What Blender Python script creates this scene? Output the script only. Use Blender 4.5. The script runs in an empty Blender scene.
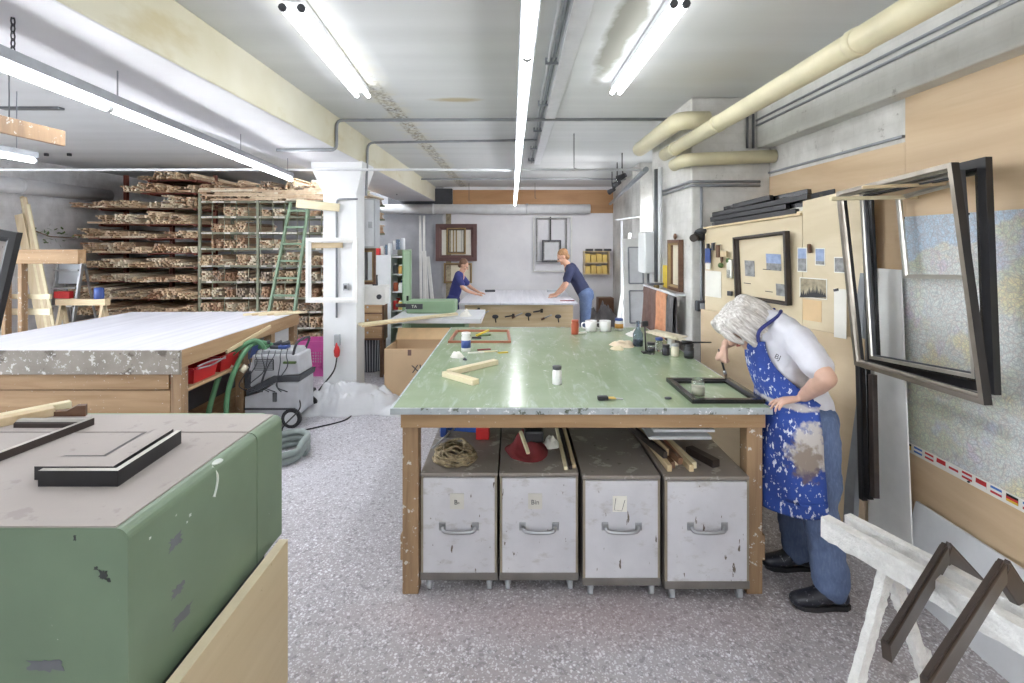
import bpy, bmesh, math, random
from mathutils import Vector, Matrix, Quaternion, noise as mnoise

# ------------------------------------------------------------------ camera, world, exposure
SC = bpy.context.scene
COL = SC.collection
F, CXP, HZ, H = 490.0, 514.0, 243.0, 1.80     # focal length in px, vanishing point, eye height
cam_d = bpy.data.cameras.new('camera')
cam_d.sensor_width = 36.0
cam_d.lens = 36.0 * F / 1024.0
cam_d.shift_x = -(CXP - 512.0) / 1024.0
cam_d.shift_y = -(341.5 - HZ) / 1024.0
cam_d.clip_start = 0.02
cam = bpy.data.objects.new('camera', cam_d)
cam.location = (0, 0, H)
cam.rotation_euler = (math.pi / 2, 0, 0)
COL.objects.link(cam)
SC.camera = cam
w = bpy.data.worlds.new('world'); SC.world = w; w.use_nodes = True
# overcast sky above, darker yard below the horizon
_t = w.node_tree; _bg = _t.nodes['Background']
_g = _t.nodes.new('ShaderNodeTexCoord'); _s = _t.nodes.new('ShaderNodeSeparateXYZ'); _r = _t.nodes.new('ShaderNodeMapRange'); _m = _t.nodes.new('ShaderNodeMix'); _m.data_type = 'RGBA'
_t.links.new(_g.outputs['Generated'], _s.inputs[0]); _t.links.new(_s.outputs['Z'], _r.inputs['Value'])
_r.inputs['From Min'].default_value = -0.06; _r.inputs['From Max'].default_value = 0.06
_t.links.new(_r.outputs['Result'], _m.inputs['Factor'])
_m.inputs[6].default_value = (0.26, 0.26, 0.25, 1); _m.inputs[7].default_value = (0.90, 0.95, 1.0, 1)
_t.links.new(_m.outputs[2], _bg.inputs[0]); _bg.inputs[1].default_value = 13.0
SC.view_settings.view_transform = 'Standard'
SC.view_settings.look = 'None'
SC.view_settings.gamma = 1.0
SC.view_settings.use_curve_mapping = False
SC.view_settings.exposure = 0.58
SC.cycles.use_denoising = True
SC.cycles.max_bounces = 10
SC.cycles.diffuse_bounces = 6
SC.cycles.sample_clamp_indirect = 8.0
LAMP = 24.0                                     # emission of the fluorescent tubes

random.seed(7)
R = random.Random(11)
V = Vector

def X(px, Y): return (px - CXP) * Y / F
def Z(py, Y): return H - (py - HZ) * Y / F
def P(px, py, Y): return V((X(px, Y), Y, Z(py, Y)))
def Yat(py, z): return F * (H - z) / (py - HZ)
def on(px, py, z):                              # point of the level z seen at a photo pixel
    Y = Yat(py, z); return V((X(px, Y), Y, z))

# ------------------------------------------------------------------ materials
def lin(c):
    r = []
    for v in c[:3]:
        v = v / 255.0
        r.append(v / 12.92 if v <= 0.04045 else ((v + 0.055) / 1.055) ** 2.4)
    return (*r, 1.0)

class NT:
    def __init__(s, name):
        s.m = bpy.data.materials.new(name); s.m.use_nodes = True
        s.t = s.m.node_tree; s.b = s.t.nodes['Principled BSDF']
        s.co = s.t.nodes.new('ShaderNodeTexCoord')
    def n(s, typ, **kw):
        nd = s.t.nodes.new('ShaderNode' + typ)
        for k, v in kw.items():
            if k.startswith('i_'):
                nd.inputs[k[2:].replace('_', ' ')].default_value = v
            else:
                setattr(nd, k, v)
        return nd
    def l(s, a, b): s.t.links.new(a, b)
    def coords(s, scale=(1, 1, 1), loc=(0, 0, 0), src='Object'):
        mp = s.n('Mapping'); mp.inputs['Scale'].default_value = scale; mp.inputs['Location'].default_value = loc
        s.l(s.co.outputs[src], mp.inputs['Vector']); return mp.outputs['Vector']
    def noise(s, vec, scale, detail=4, rough=0.55, dist=0.0):
        nd = s.n('TexNoise'); nd.inputs['Scale'].default_value = scale; nd.inputs['Detail'].default_value = detail
        nd.inputs['Roughness'].default_value = rough; nd.inputs['Distortion'].default_value = dist
        s.l(vec, nd.inputs['Vector']); return nd.outputs['Fac']
    def ramp(s, fac, lo, hi):
        nd = s.n('MapRange'); nd.inputs['From Min'].default_value = lo; nd.inputs['From Max'].default_value = hi
        s.l(fac, nd.inputs['Value']); return nd.outputs['Result']
    def mix(s, fac, a, b, mode='MIX'):
        nd = s.n('Mix', data_type='RGBA', blend_type=mode)
        for sock, v in ((nd.inputs['Factor'], fac), (nd.inputs[6], a), (nd.inputs[7], b)):
            if isinstance(v, (int, float)): sock.default_value = v
            elif isinstance(v, tuple): sock.default_value = v
            else: s.l(v, sock)
        return nd.outputs[2]
    def math(s, op, a, b=None):
        nd = s.n('Math', operation=op)
        for i, v in enumerate((a, b)):
            if v is None: continue
            if isinstance(v, (int, float)): nd.inputs[i].default_value = v
            else: s.l(v, nd.inputs[i])
        return nd.outputs[0]
    def spot(s, c, size, soft=0.35, wob=0.5, wscale=6.0):
        """an irregular stain round the point c"""
        v = s.coords()
        sub = s.n('VectorMath', operation='SUBTRACT'); s.l(v, sub.inputs[0]); sub.inputs[1].default_value = c
        dv = s.n('VectorMath', operation='DIVIDE'); s.l(sub.outputs[0], dv.inputs[0]); dv.inputs[1].default_value = size
        ln = s.n('VectorMath', operation='LENGTH'); s.l(dv.outputs[0], ln.inputs[0])
        nz = s.noise(v, wscale, 4)
        a = s.math('ADD', ln.outputs['Value'], s.math('MULTIPLY', s.math('SUBTRACT', nz, 0.5), wob * 2))
        return s.ramp(a, 1.0, 1.0 - soft)
    def bump(s, h, strength=0.3, dist=0.01):
        nd = s.n('Bump'); nd.inputs['Strength'].default_value = strength; nd.inputs['Distance'].default_value = dist
        s.l(h, nd.inputs['Height']); s.l(nd.outputs[0], s.b.inputs['Normal'])
    def out(s, col, rough=0.6, metal=0.0):
        if isinstance(col, tuple): s.b.inputs['Base Color'].default_value = col
        else: s.l(col, s.b.inputs['Base Color'])
        if isinstance(rough, (int, float)): s.b.inputs['Roughness'].default_value = rough
        else: s.l(rough, s.b.inputs['Roughness'])
        s.b.inputs['Metallic'].default_value = metal
        return s.m

M = {}
def plain(name, c, rough=0.6, metal=0.0, var=0.12, scale=8.0, bump=0.0, c2=None):
    t = NT(name); v = t.coords(); nz = t.noise(v, scale, 5)
    a = lin(c)
    b = lin(c2) if c2 else tuple(x * (1 - var * 2) for x in a[:3]) + (1,)
    col = t.mix(t.ramp(nz, 0.35, 0.7), a, b)
    if bump: t.bump(t.noise(v, scale * 5, 3), bump, 0.005)
    M[name] = t.out(col, rough, metal); return M[name]

def wood(name, c, c2, axis=0, rough=0.6, grain=14.0, splat=None, bump=0.15):
    t = NT(name)
    sc = [grain, grain, grain]; sc[axis] = grain * 0.08
    v = t.coords(tuple(sc))
    g = t.noise(v, 1.5, 6, 0.6, 0.6)
    col = t.mix(t.ramp(g, 0.3, 0.72), lin(c), lin(c2))
    big = t.noise(t.coords(), 1.3, 3)
    col = t.mix(t.math('MULTIPLY', t.ramp(big, 0.4, 0.8), 0.35), col, lin(c2))
    if splat:
        sp = t.noise(t.coords(), splat[1], 3, 0.7)
        col = t.mix(t.ramp(sp, splat[2], splat[2] + 0.04), col, lin(splat[0]))
    t.bump(g, bump, 0.003)
    M[name] = t.out(col, rough); return M[name]

def splatter(name, c, spots, rough=0.6, var=0.1, scale=5.0, bump=0.1, metal=0.0):
    """painted surface with dabs: spots = (colour, noise scale, threshold)"""
    t = NT(name); v = t.coords()
    a = lin(c); b = tuple(x * (1 - var * 2) for x in a[:3]) + (1,)
    col = t.mix(t.ramp(t.noise(v, scale, 5), 0.3, 0.7), a, b)
    for i, (sc_, ns, th) in enumerate(spots):
        vv = t.coords((1, 1, 1), (3.7 * i, 1.9 * i, 5.1 * i))
        col = t.mix(t.ramp(t.noise(vv, ns, 4, 0.65), th, th + 0.05), col, lin(sc_))
    if bump: t.bump(t.noise(v, 40, 3), bump, 0.004)
    M[name] = t.out(col, rough, metal); return M[name]

def emit(name, c, strength):
    t = NT(name); t.b.inputs['Emission Color'].default_value = lin(c)
    t.b.inputs['Emission Strength'].default_value = strength
    M[name] = t.out(lin(c), 0.4); return M[name]

def glass(name, c, rough=0.05, alpha=0.35):
    t = NT(name); t.b.inputs['Transmission Weight'].default_value = 0.9; t.b.inputs['IOR'].default_value = 1.3
    nz = t.noise(t.coords(), 9, 3)
    M[name] = t.out(t.mix(nz, lin(c), tuple(x * 0.85 for x in lin(c)[:3]) + (1,)), rough); return M[name]

# terrazzo floor
def m_floor():
    t = NT('terrazzo'); v = t.coords()
    vo = t.n('TexVoronoi'); vo.inputs['Scale'].default_value = 66; t.l(v, vo.inputs['Vector'])
    sep = t.n('SeparateColor'); t.l(vo.outputs['Color'], sep.inputs[0])
    vo2 = t.n('TexVoronoi'); vo2.inputs['Scale'].default_value = 150; t.l(v, vo2.inputs['Vector'])
    sep2 = t.n('SeparateColor'); t.l(vo2.outputs['Color'], sep2.inputs[0])
    big = t.noise(v, 0.9, 4)
    base = t.mix(t.ramp(big, 0.35, 0.65), lin((172, 168, 172)), lin((156, 147, 148)))
    # foot-worn grey path left of the green bench is paler with dust
    sx = t.n('SeparateXYZ'); t.l(v, sx.inputs[0])
    dust = t.math('MULTIPLY', t.ramp(t.math('ADD', sx.outputs['Y'], t.math('MULTIPLY', t.noise(v, 1.6, 3), 1.2)), 2.4, 4.6), 0.62)
    base = t.mix(dust, base, lin((190, 190, 200)))
    fine = t.noise(v, 90, 3, 0.7)
    base = t.mix(t.math('MULTIPLY', t.ramp(fine, 0.5, 0.75), 0.35), base, lin((96, 90, 95)))
    chip = t.ramp(sep.outputs[0], 0.80, 0.86)
    inner = t.ramp(vo.outputs['Distance'], 0.55, 0.40)
    col = t.mix(t.math('MULTIPLY', t.math('MULTIPLY', chip, inner), t.ramp(t.noise(v, 2.5, 4), 0.25, 0.6)), base, lin((226, 226, 230)))
    chip2 = t.ramp(sep2.outputs[1], 0.80, 0.86)
    col = t.mix(t.math('MULTIPLY', chip2, 0.7), col, lin((218, 218, 224)))
    dark = t.ramp(sep.outputs[2], 0.84, 0.90)
    col = t.mix(t.math('MULTIPLY', dark, 0.45), col, lin((110, 106, 110)))
    # brown-red dust in front of the rolling cabinets
    red = t.spot((0.25, 2.35, 0), (1.3, 0.22, 1), 0.8, 0.4, 3)
    col = t.mix(t.math('MULTIPLY', red, 0.35), col, lin((165, 138, 136)))
    t.bump(fine, 0.15, 0.003)
    M['terrazzo'] = t.out(col, 0.55)
m_floor()

def m_ceiling():
    t = NT('ceiling_paint'); v = t.coords()
    band = t.noise(t.coords((0.15, 3.0, 1)), 1.0, 3)
    col = t.mix(t.ramp(band, 0.35, 0.7), lin((212, 214, 215)), lin((200, 202, 203)))
    cloud = t.noise(v, 0.7, 4)
    col = t.mix(t.math('MULTIPLY', t.ramp(cloud, 0.5, 0.75), 0.5), col, lin((190, 194, 191)))
    # peeling strip running along the room
    sx = t.n('SeparateXYZ'); t.l(v, sx.inputs[0])
    dx = t.math('ABSOLUTE', t.math('ADD', sx.outputs['X'], 1.13))
    strip = t.math('MULTIPLY', t.ramp(dx, 0.085, 0.06), t.ramp(t.noise(v, 26, 5, 0.75), 0.47, 0.56))
    strip = t.math('MULTIPLY', strip, t.ramp(sx.outputs['Y'], 2.9, 4.6))
    col = t.mix(t.math('MULTIPLY', strip, 0.95), col, lin((112, 104, 92)))
    halo = t.math('MULTIPLY', t.ramp(dx, 0.2, 0.08), t.ramp(t.noise(v, 7, 4), 0.35, 0.6))
    col = t.mix(t.math('MULTIPLY', halo, 0.4), col, lin((218, 210, 178)))
    st = t.spot((-0.5, 4.28, 3.05), (0.26, 0.08, 1), 0.5, 0.35, 8)
    col = t.mix(t.math('MULTIPLY', st, 0.7), col, lin((176, 156, 104)))
    st = t.spot((0.64, 2.9, 3.05), (0.11, 1.0, 1), 0.4, 0.5, 5)
    col = t.mix(t.math('MULTIPLY', st, 0.85), col, lin((124, 122, 108)))
    st = t.spot((1.6, 3.6, 3.05), (0.7, 0.6, 1), 0.9, 0.5, 3)
    col = t.mix(t.math('MULTIPLY', st, 0.35), col, lin((205, 198, 176)))
    t.bump(t.noise(v, 18, 4), 0.12, 0.005)
    M['ceiling_paint'] = t.out(col, 0.75)
m_ceiling()

def m_beam():
    t = NT('beam_paint'); v = t.coords()
    col = t.mix(t.ramp(t.noise(v, 1.1, 4), 0.35, 0.7), lin((216, 213, 196)), lin((200, 194, 168)))
    st = t.ramp(t.noise(t.coords((1.2, 1.2, 3)), 1.7, 5), 0.56, 0.72)
    col = t.mix(t.math('MULTIPLY', st, 0.55), col, lin((186, 172, 124)))
    t.bump(t.noise(v, 20, 4), 0.1, 0.005)
    M['beam_paint'] = t.out(col, 0.7)
m_beam()

def m_brick(name, c, dirt, scale=1.0, relief=0.5):
    """thick white limewash over courses that hardly show any more"""
    t = NT(name); v = t.coords()
    mp = t.n('Mapping'); mp.inputs['Rotation'].default_value = (math.pi / 2, 0, 0); t.l(t.co.outputs['Object'], mp.inputs['Vector'])
    sx = t.n('SeparateXYZ'); t.l(v, sx.inputs[0])
    cb = t.n('CombineXYZ'); t.l(t.math('ADD', sx.outputs['X'], sx.outputs['Y']), cb.inputs[0]); t.l(sx.outputs['Z'], cb.inputs[1])
    br = t.n('TexBrick'); t.l(cb.outputs[0], br.inputs['Vector'])
    br.inputs['Scale'].default_value = 1.0; br.inputs['Brick Width'].default_value = 0.25; br.inputs['Row Height'].default_value = 0.083
    br.inputs['Mortar Size'].default_value = 0.008; br.inputs['Mortar Smooth'].default_value = 0.6
    br.inputs['Color1'].default_value = (1, 1, 1, 1); br.inputs['Color2'].default_value = (0.9, 0.9, 0.9, 1); br.inputs['Mortar'].default_value = (0.6, 0.6, 0.6, 1)
    nz = t.noise(v, 2.2, 6, 0.65)
    col = t.mix(t.ramp(nz, 0.35, 0.72), lin(c), lin(dirt))
    col = t.mix(0.10, col, br.outputs['Color'], 'MULTIPLY')
    col = t.mix(t.math('MULTIPLY', t.ramp(t.noise(t.coords((1, 1, .45), (2, 5, 1)), 3.1, 6, .7), .52, .68), .55), col, lin(dirt))
    ch = t.ramp(t.noise(v, 9, 6, 0.75), 0.63, 0.70)
    col = t.mix(t.math('MULTIPLY', ch, 0.6), col, lin((140, 136, 130)))
    t.bump(t.math('ADD', br.outputs['Fac'], t.math('MULTIPLY', t.noise(v, 15, 5), -1.2)), -relief, 0.012)
    M[name] = t.out(col, 0.8)
m_brick('white_brick', (224, 223, 220), (182, 180, 176), relief=.22)
m_brick('white_concrete', (222, 222, 218), (196, 195, 190), relief=.04)
m_brick('grey_brick', (234, 234, 236), (196, 195, 196), relief=.3)

def m_backwall():
    t = NT('plaster_wall'); v = t.coords()
    sx = t.n('SeparateXYZ'); t.l(v, sx.inputs[0])
    nz = t.noise(v, 1.4, 6, 0.6)
    white = t.mix(t.ramp(nz, 0.3, 0.75), lin((236, 236, 240)), lin((220, 220, 226)))
    grey = t.mix(t.ramp(nz, 0.3, 0.7), lin((188, 190, 196)), lin((156, 158, 166)))
    edge = t.ramp(t.math('ADD', sx.outputs['X'], t.math('MULTIPLY', t.noise(v, 5, 4), 0.12)), -1.53, -1.49)
    col = t.mix(edge, grey, white)
    low = t.ramp(sx.outputs['Z'], 0.9, 0.5)
    col = t.mix(t.math('MULTIPLY', low, 0.4), col, lin((168, 166, 166)))
    ch = t.ramp(t.noise(v, 7, 6, 0.75), 0.66, 0.72)
    col = t.mix(t.math('MULTIPLY', ch, 0.4), col, lin((150, 150, 150)))
    t.bump(nz, 0.2, 0.02)
    M['plaster_wall'] = t.out(col, 0.8)
m_backwall()

def m_ply(name, c, c2, axis):
    t = NT(name); v = t.coords()
    sc = [2.2, 2.2, 2.2]; sc[axis] = 0.28
    w_ = t.noise(t.coords(tuple(sc)), 1.4, 5, 0.55, 1.6)
    fine = [60, 60, 60]; fine[axis] = 2.0
    f = t.noise(t.coords(tuple(fine)), 1.0, 3)
    col = t.mix(t.ramp(w_, 0.35, 0.68), lin(c), lin(c2))
    col = t.mix(t.math('MULTIPLY', t.ramp(f, 0.5, 0.8), 0.25), col, lin(c2))
    kn = t.ramp(t.noise(v, 3.2, 2), 0.72, 0.80)
    col = t.mix(t.math('MULTIPLY', kn, 0.4), col, lin((150, 112, 78)))
    M[name] = t.out(col, 0.55)
m_ply('plywood', (214, 190, 158), (196, 168, 134), 1)
m_ply('plywood_light', (216, 202, 174), (204, 188, 156), 1)
m_ply('plywood_tan', (212, 192, 162), (200, 178, 146), 1)
m_ply('plywood_orange', (192, 150, 108), (170, 126, 86), 0)

def m_greentop():
    t = NT('green_linoleum'); v = t.coords()
    nz = t.noise(v, 1.6, 6, 0.65)
    col = t.mix(t.ramp(nz, 0.3, 0.72), lin((140, 160, 124)), lin((166, 182, 156)))
    st = t.noise(t.coords((6, 1.2, 1)), 3.0, 5, 0.7, 0.8)
    col = t.mix(t.math('MULTIPLY', t.ramp(st, 0.54, 0.70), 0.6), col, lin((190, 202, 190)))
    sp = t.noise(v, 22, 4, 0.7)
    col = t.mix(t.math('MULTIPLY', t.ramp(sp, 0.665, 0.70), 0.8), col, lin((226, 230, 222)))
    dk = t.noise(t.coords((1, 1, 1), (4, 7, 0)), 17, 4, 0.7)
    col = t.mix(t.math('MULTIPLY', t.ramp(dk, 0.70, 0.73), 0.6), col, lin((84, 92, 74)))
    t.bump(st, 0.06, 0.002)
    M['green_linoleum'] = t.out(col, t.ramp(nz, 1.3, -0.5))
    t.b.inputs['Roughness'].default_value = 0.2
    t.b.inputs['Specular IOR Level'].default_value = 0.8
    for l in list(t.t.links):
        if l.to_socket == t.b.inputs['Roughness']: t.t.links.remove(l)
m_greentop()

def m_map():
    """printed road map: pale areas, a blue sea, a net of thin lines"""
    t = NT('map_print'); v = t.coords()
    a = t.noise(v, 2.0, 4, 0.6)
    b = t.noise(t.coords((1, 1, 1), (5, 3, 8)), 2.4, 4, 0.6)
    c_ = t.noise(t.coords((1, 1, 1), (9, 1, 2)), 2.0, 4, 0.6)
    col = t.mix(t.ramp(a, 0.45, 0.55), lin((212, 216, 212)), lin((204, 210, 186)))
    col = t.mix(t.ramp(b, 0.53, 0.60), col, lin((222, 216, 180)))
    col = t.mix(t.math('MULTIPLY', t.ramp(c_, 0.53, 0.60), 0.9), col, lin((198, 202, 220)))
    col = t.mix(t.math('MULTIPLY', t.ramp(t.noise(t.coords((1, 1, 1), (2, 6, 4)), 5, 3), 0.60, 0.66), 0.8), col, lin((208, 196, 210)))
    sx = t.n('SeparateXYZ'); t.l(v, sx.inputs[0])
    sea = t.math('ADD', sx.outputs['Z'], t.math('MULTIPLY', t.noise(v, 2.2, 5), -0.55))
    sea = t.math('ADD', sea, t.math('MULTIPLY', sx.outputs['Y'], 0.35))
    col = t.mix(t.ramp(sea, 0.985, 1.0), col, lin((190, 208, 224)))
    for sc_, c, k in ((44, (146, 150, 158), 0.4), (24, (196, 150, 140), 0.2), (90, (126, 134, 144), 0.4)):
        vo = t.n('TexVoronoi', feature='DISTANCE_TO_EDGE'); vo.inputs['Scale'].default_value = sc_
        vv = t.n('VectorMath', operation='ADD'); t.l(v, vv.inputs[0])
        nn = t.n('TexNoise'); nn.inputs['Scale'].default_value = 6; t.l(v, nn.inputs['Vector'])
        sc2 = t.n('VectorMath', operation='SCALE'); t.l(nn.outputs['Color'], sc2.inputs[0]); sc2.inputs['Scale'].default_value = 0.12
        t.l(sc2.outputs[0], vv.inputs[1]); t.l(vv.outputs[0], vo.inputs['Vector'])
        ln = t.ramp(vo.outputs['Distance'], 0.13, 0.02)
        col = t.mix(t.math('MULTIPLY', ln, k), col, lin(c))
    M['map_print'] = t.out(col, 0.4)
m_map()

def m_apron():
    t = NT('apron_cloth'); v = t.coords()
    col = t.mix(t.ramp(t.noise(v, 5, 4), 0.35, 0.7), lin((46, 80, 164)), lin((34, 58, 130)))
    sp = t.noise(t.coords((1, 1, 0.6)), 55, 3, 0.6)
    dens = t.ramp(t.noise(v, 4, 3), 0.35, 0.75)
    m1 = t.ramp(t.math('ADD', sp, t.math('MULTIPLY', dens, 0.10)), 0.63, 0.67)
    col = t.mix(m1, col, lin((208, 214, 228)))
    sm = t.spot((1.43, 2.33, 0.80), (0.095, 0.3, 0.14), 0.3, 0.8, 20)
    col = t.mix(t.math('MULTIPLY', sm, 0.9), col, lin((196, 190, 182)))
    br = t.spot((1.41, 2.33, 0.74), (0.07, 0.3, 0.11), 0.35, 0.9, 26)
    col = t.mix(t.math('MULTIPLY', br, 0.7), col, lin((112, 92, 70)))
    sm = t.spot((1.36, 2.4, 1.0), (0.15, 0.4, 0.022), 0.4, 0.8, 20)
    col = t.mix(t.math('MULTIPLY', sm, 0.8), col, lin((206, 200, 192)))
    t.bump(t.noise(v, 30, 3), 0.2, 0.01)
    M['apron_cloth'] = t.out(col, 0.8)
m_apron()

# plain paints and stuff
plain('white_paint', (232, 232, 230), 0.55, var=0.05)
plain('beam_white', (222, 222, 226), 0.7, var=0.05, scale=2)
plain('column_white', (236, 238, 240), 0.5, var=0.04, scale=3)
plain('pipe_cream', (228, 220, 186), 0.4, var=0.09, scale=3)
plain('pipe_white', (220, 222, 226), 0.4, var=0.06)
plain('conduit_grey', (150, 154, 160), 0.4, 0.2, var=0.12)
plain('conduit_pale', (192, 195, 199), 0.4, var=0.08)
plain('conduit_dark', (98, 100, 104), 0.45, 0.3)
plain('galvanised', (168, 170, 174), 0.35, 0.7)
plain('steel', (186, 188, 192), 0.3, 0.85)
plain('dark_metal', (62, 62, 66), 0.45, 0.5)
plain('black', (34, 34, 38), 0.4, var=0.2)
plain('black_gloss', (30, 30, 34), 0.22, var=0.2)
plain('dark_grey', (70, 72, 78), 0.5)
plain('grey_plastic', (176, 180, 186), 0.4, var=0.06)
plain('pale_plastic', (214, 216, 220), 0.4, var=0.05)
plain('pink_plastic', (214, 96, 170), 0.45, var=0.06)
plain('red_plastic', (206, 46, 48), 0.4, var=0.08)
plain('blue_plastic', (52, 88, 170), 0.4)
plain('green_hose', (92, 142, 104), 0.45, var=0.1)
plain('grey_hose', (140, 150, 148), 0.5)
plain('rack_green', (146, 150, 130), 0.55, 0.1, var=0.15)
plain('rack_red', (124, 62, 48), 0.6, var=0.15)
plain('ladder_green', (134, 158, 134), 0.5, var=0.1)
splatter('machine_green', (118, 138, 115), [((196, 204, 192), 34, 0.72), ((88, 96, 92), 5, 0.75)], 0.42, 0.08, 3.0, 0.04)
plain('machine_green_light', (142, 170, 138), 0.45, var=0.08, scale=3)
plain('machine_green_mid', (124, 154, 122), 0.45, var=0.08, scale=3)
plain('chip_grey', (112, 114, 122), 0.5)
plain('chip_dark', (52, 56, 56), 0.5)
plain('chip_white', (214, 222, 214), 0.4)
splatter('dusty_felt', (176, 168, 163), [((160, 152, 148), 9, 0.62), ((132, 124, 120), 16, 0.70)], 0.85, 0.05, 2.0, 0.2)
wood('board_tan', (206, 190, 156), (194, 176, 142), 1, 0.6, 6, ((176, 156, 122), 30, 0.70), 0.05)
plain('board_edge', (222, 210, 180), 0.6, var=0.06)
wood('bench_wood', (182, 152, 116), (146, 114, 80), 0, 0.65, 10, ((220, 216, 208), 42, 0.67))
wood('bench_wood_y', (194, 164, 128), (162, 128, 92), 1, 0.65, 10, ((220, 216, 208), 42, 0.68))
wood('bench_wood_z', (176, 146, 112), (124, 98, 74), 2, 0.65, 10, ((206, 202, 194), 30, 0.62))
splatter('bench_edge', (176, 184, 188), [((96, 104, 92), 24, 0.60), ((226, 228, 230), 30, 0.60)], 0.6, 0.1, 12, 0.2)
splatter('stained_skirt', (156, 148, 138), [((104, 96, 88), 5, 0.55), ((204, 202, 198), 22, 0.58), ((230, 230, 228), 40, 0.66)], 0.7, 0.15, 6, 0.2)
wood('pine', (218, 200, 166), (196, 172, 134), 0, 0.6, 12)
wood('pine_z', (216, 200, 170), (194, 172, 138), 2, 0.6, 12)
wood('pine_y', (220, 202, 166), (198, 174, 134), 1, 0.6, 12)
wood('pale_wood', (230, 220, 190), (214, 200, 164), 0, 0.6, 12)
wood('brown_wood', (120, 88, 66), (90, 62, 46), 0, 0.5, 12)
wood('dark_wood', (64, 54, 50), (46, 38, 36), 0, 0.45, 12)
wood('red_wood', (170, 112, 84), (144, 90, 66), 0, 0.5, 12)

def m_tablewhite():
    t = NT('white_covering'); v = t.coords()
    st = t.noise(t.coords((14, 0.7, 1)), 1.0, 5, 0.6, 0.3)
    col = t.mix(t.ramp(st, 0.35, 0.7), lin((212, 212, 220)), lin((194, 194, 203)))
    ln = t.noise(t.coords((40, 0.6, 1)), 1.0, 3)
    col = t.mix(t.math('MULTIPLY', t.ramp(ln, 0.62, 0.70), 0.5), col, lin((166, 168, 178)))
    M['white_covering'] = t.out(col, 0.45)
m_tablewhite()

def m_cabfront():
    t = NT('scuffed_white'); v = t.coords(); oi = t.n('ObjectInfo')
    ad = t.n('VectorMath', operation='ADD'); t.l(v, ad.inputs[0]); sc3 = t.n('VectorMath', operation='SCALE'); t.l(oi.outputs['Location'], sc3.inputs[0]); sc3.inputs['Scale'].default_value = 3.7; t.l(sc3.outputs[0], ad.inputs[1]); vv = ad.outputs[0]
    def own(scale, loc=(0, 0, 0)):
        mp = t.n('Mapping'); mp.inputs['Scale'].default_value = scale; mp.inputs['Location'].default_value = loc; t.l(vv, mp.inputs['Vector']); return mp.outputs['Vector']
    col = t.mix(t.ramp(t.noise(v, 4, 5), 0.35, 0.72), lin((206, 206, 212)), lin((190, 190, 197)))
    sp = t.noise(own((34, 10, 11)), 1.0, 4, 0.6)
    col = t.mix(t.ramp(sp, 0.655, 0.69), col, lin((96, 86, 78)))
    sp = t.noise(own((9, 9, 16), (3, 3, 3)), 1.0, 5, 0.7)
    col = t.mix(t.math('MULTIPLY', t.ramp(sp, 0.56, 0.70), 0.55), col, lin((158, 152, 148)))
    sx = t.n('SeparateXYZ'); t.l(v, sx.inputs[0])
    low = t.ramp(t.math('ADD', sx.outputs['Z'], t.math('MULTIPLY', t.noise(v, 14, 5, 0.7), 0.12)), 0.17, 0.08)
    col = t.mix(t.math('MULTIPLY', low, 0.8), col, lin((146, 142, 138)))
    M['scuffed_white'] = t.out(col, 0.5)
m_cabfront()
splatter('cab_top', (146, 138, 132), [((178, 172, 166), 10, 0.58), ((104, 96, 90), 20, 0.66)], 0.5, 0.1, 4, 0.1, 0.2)
plain('cab_trim', (158, 148, 132), 0.5, 0.2, var=0.15)
plain('cab_base', (128, 124, 120), 0.5, 0.3)
plain('paper', (232, 230, 222), 0.7, var=0.04)
plain('note_grey', (204, 202, 196), 0.7, var=0.04)
plain('paper_cream', (222, 214, 192), 0.7, var=0.06)
plain('ink', (70, 70, 76), 0.7)
plain('cardboard', (204, 176, 142), 0.75, var=0.07, scale=2)
plain('cardboard_light', (222, 192, 150), 0.75, var=0.05)
plain('skin', (208, 170, 150), 0.5, var=0.07, scale=12)
plain('skin_far', (206, 160, 136), 0.55, var=0.05)
plain('lip', (176, 106, 98), 0.5)
plain('eye_white', (232, 230, 226), 0.3, var=0.02)
plain('eye_iris', (78, 84, 92), 0.3)
def m_hair(name, c, c2, sc=(30, 30, 12)):
    t = NT(name); g = t.noise(t.coords(sc), 1.6, 5, 0.65, 0.6)
    t.bump(g, 0.5, 0.008); M[name] = t.out(t.mix(t.ramp(g, 0.35, 0.68), lin(c), lin(c2)), 0.5)
def m_strands(name, c, c2, along):
    t = NT(name); v = t.coords(); a = V(along).normalized(); b = a.cross(V((0, 1, 0))).normalized(); c_ = a.cross(b)
    cb = t.n('CombineXYZ')
    for i, (ax, k) in enumerate(((a, 7.0), (b, 60.0), (c_, 60.0))):
        d = t.n('VectorMath', operation='DOT_PRODUCT'); t.l(v, d.inputs[0]); d.inputs[1].default_value = ax * k; t.l(d.outputs['Value'], cb.inputs[i])
    g = t.noise(cb.outputs[0], 1.6, 4, .6, .4)
    t.bump(g, .7, .006); M[name] = t.out(t.mix(t.ramp(g, .34, .66), lin(c), lin(c2)), .45)
m_strands('grey_hair', (226, 223, 219), (166, 160, 153), (-.72, .1, .62))
m_hair('brown_hair', (122, 88, 66), (84, 58, 44))
m_hair('fair_hair', (172, 130, 88), (128, 92, 62))
plain('tshirt_white', (208, 208, 216), 0.8, var=0.05, scale=14, bump=0.15)
def m_denim():
    t = NT('denim'); v = t.coords()
    col = t.mix(t.ramp(t.noise(v, 5, 5), 0.3, 0.7), lin((102, 120, 156)), lin((76, 94, 130)))
    f = t.noise(t.coords((120, 120, 30)), 1.0, 2)
    col = t.mix(t.math('MULTIPLY', t.ramp(f, 0.45, 0.7), 0.25), col, lin((132, 152, 188)))
    t.bump(t.noise(v, 16, 4), 0.25, 0.02); M['denim'] = t.out(col, 0.8)
m_denim()
splatter('shoe_leather', (38, 40, 50), [((150, 152, 158), 70, 0.61)], 0.4, 0.1, 10, 0.1)
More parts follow.
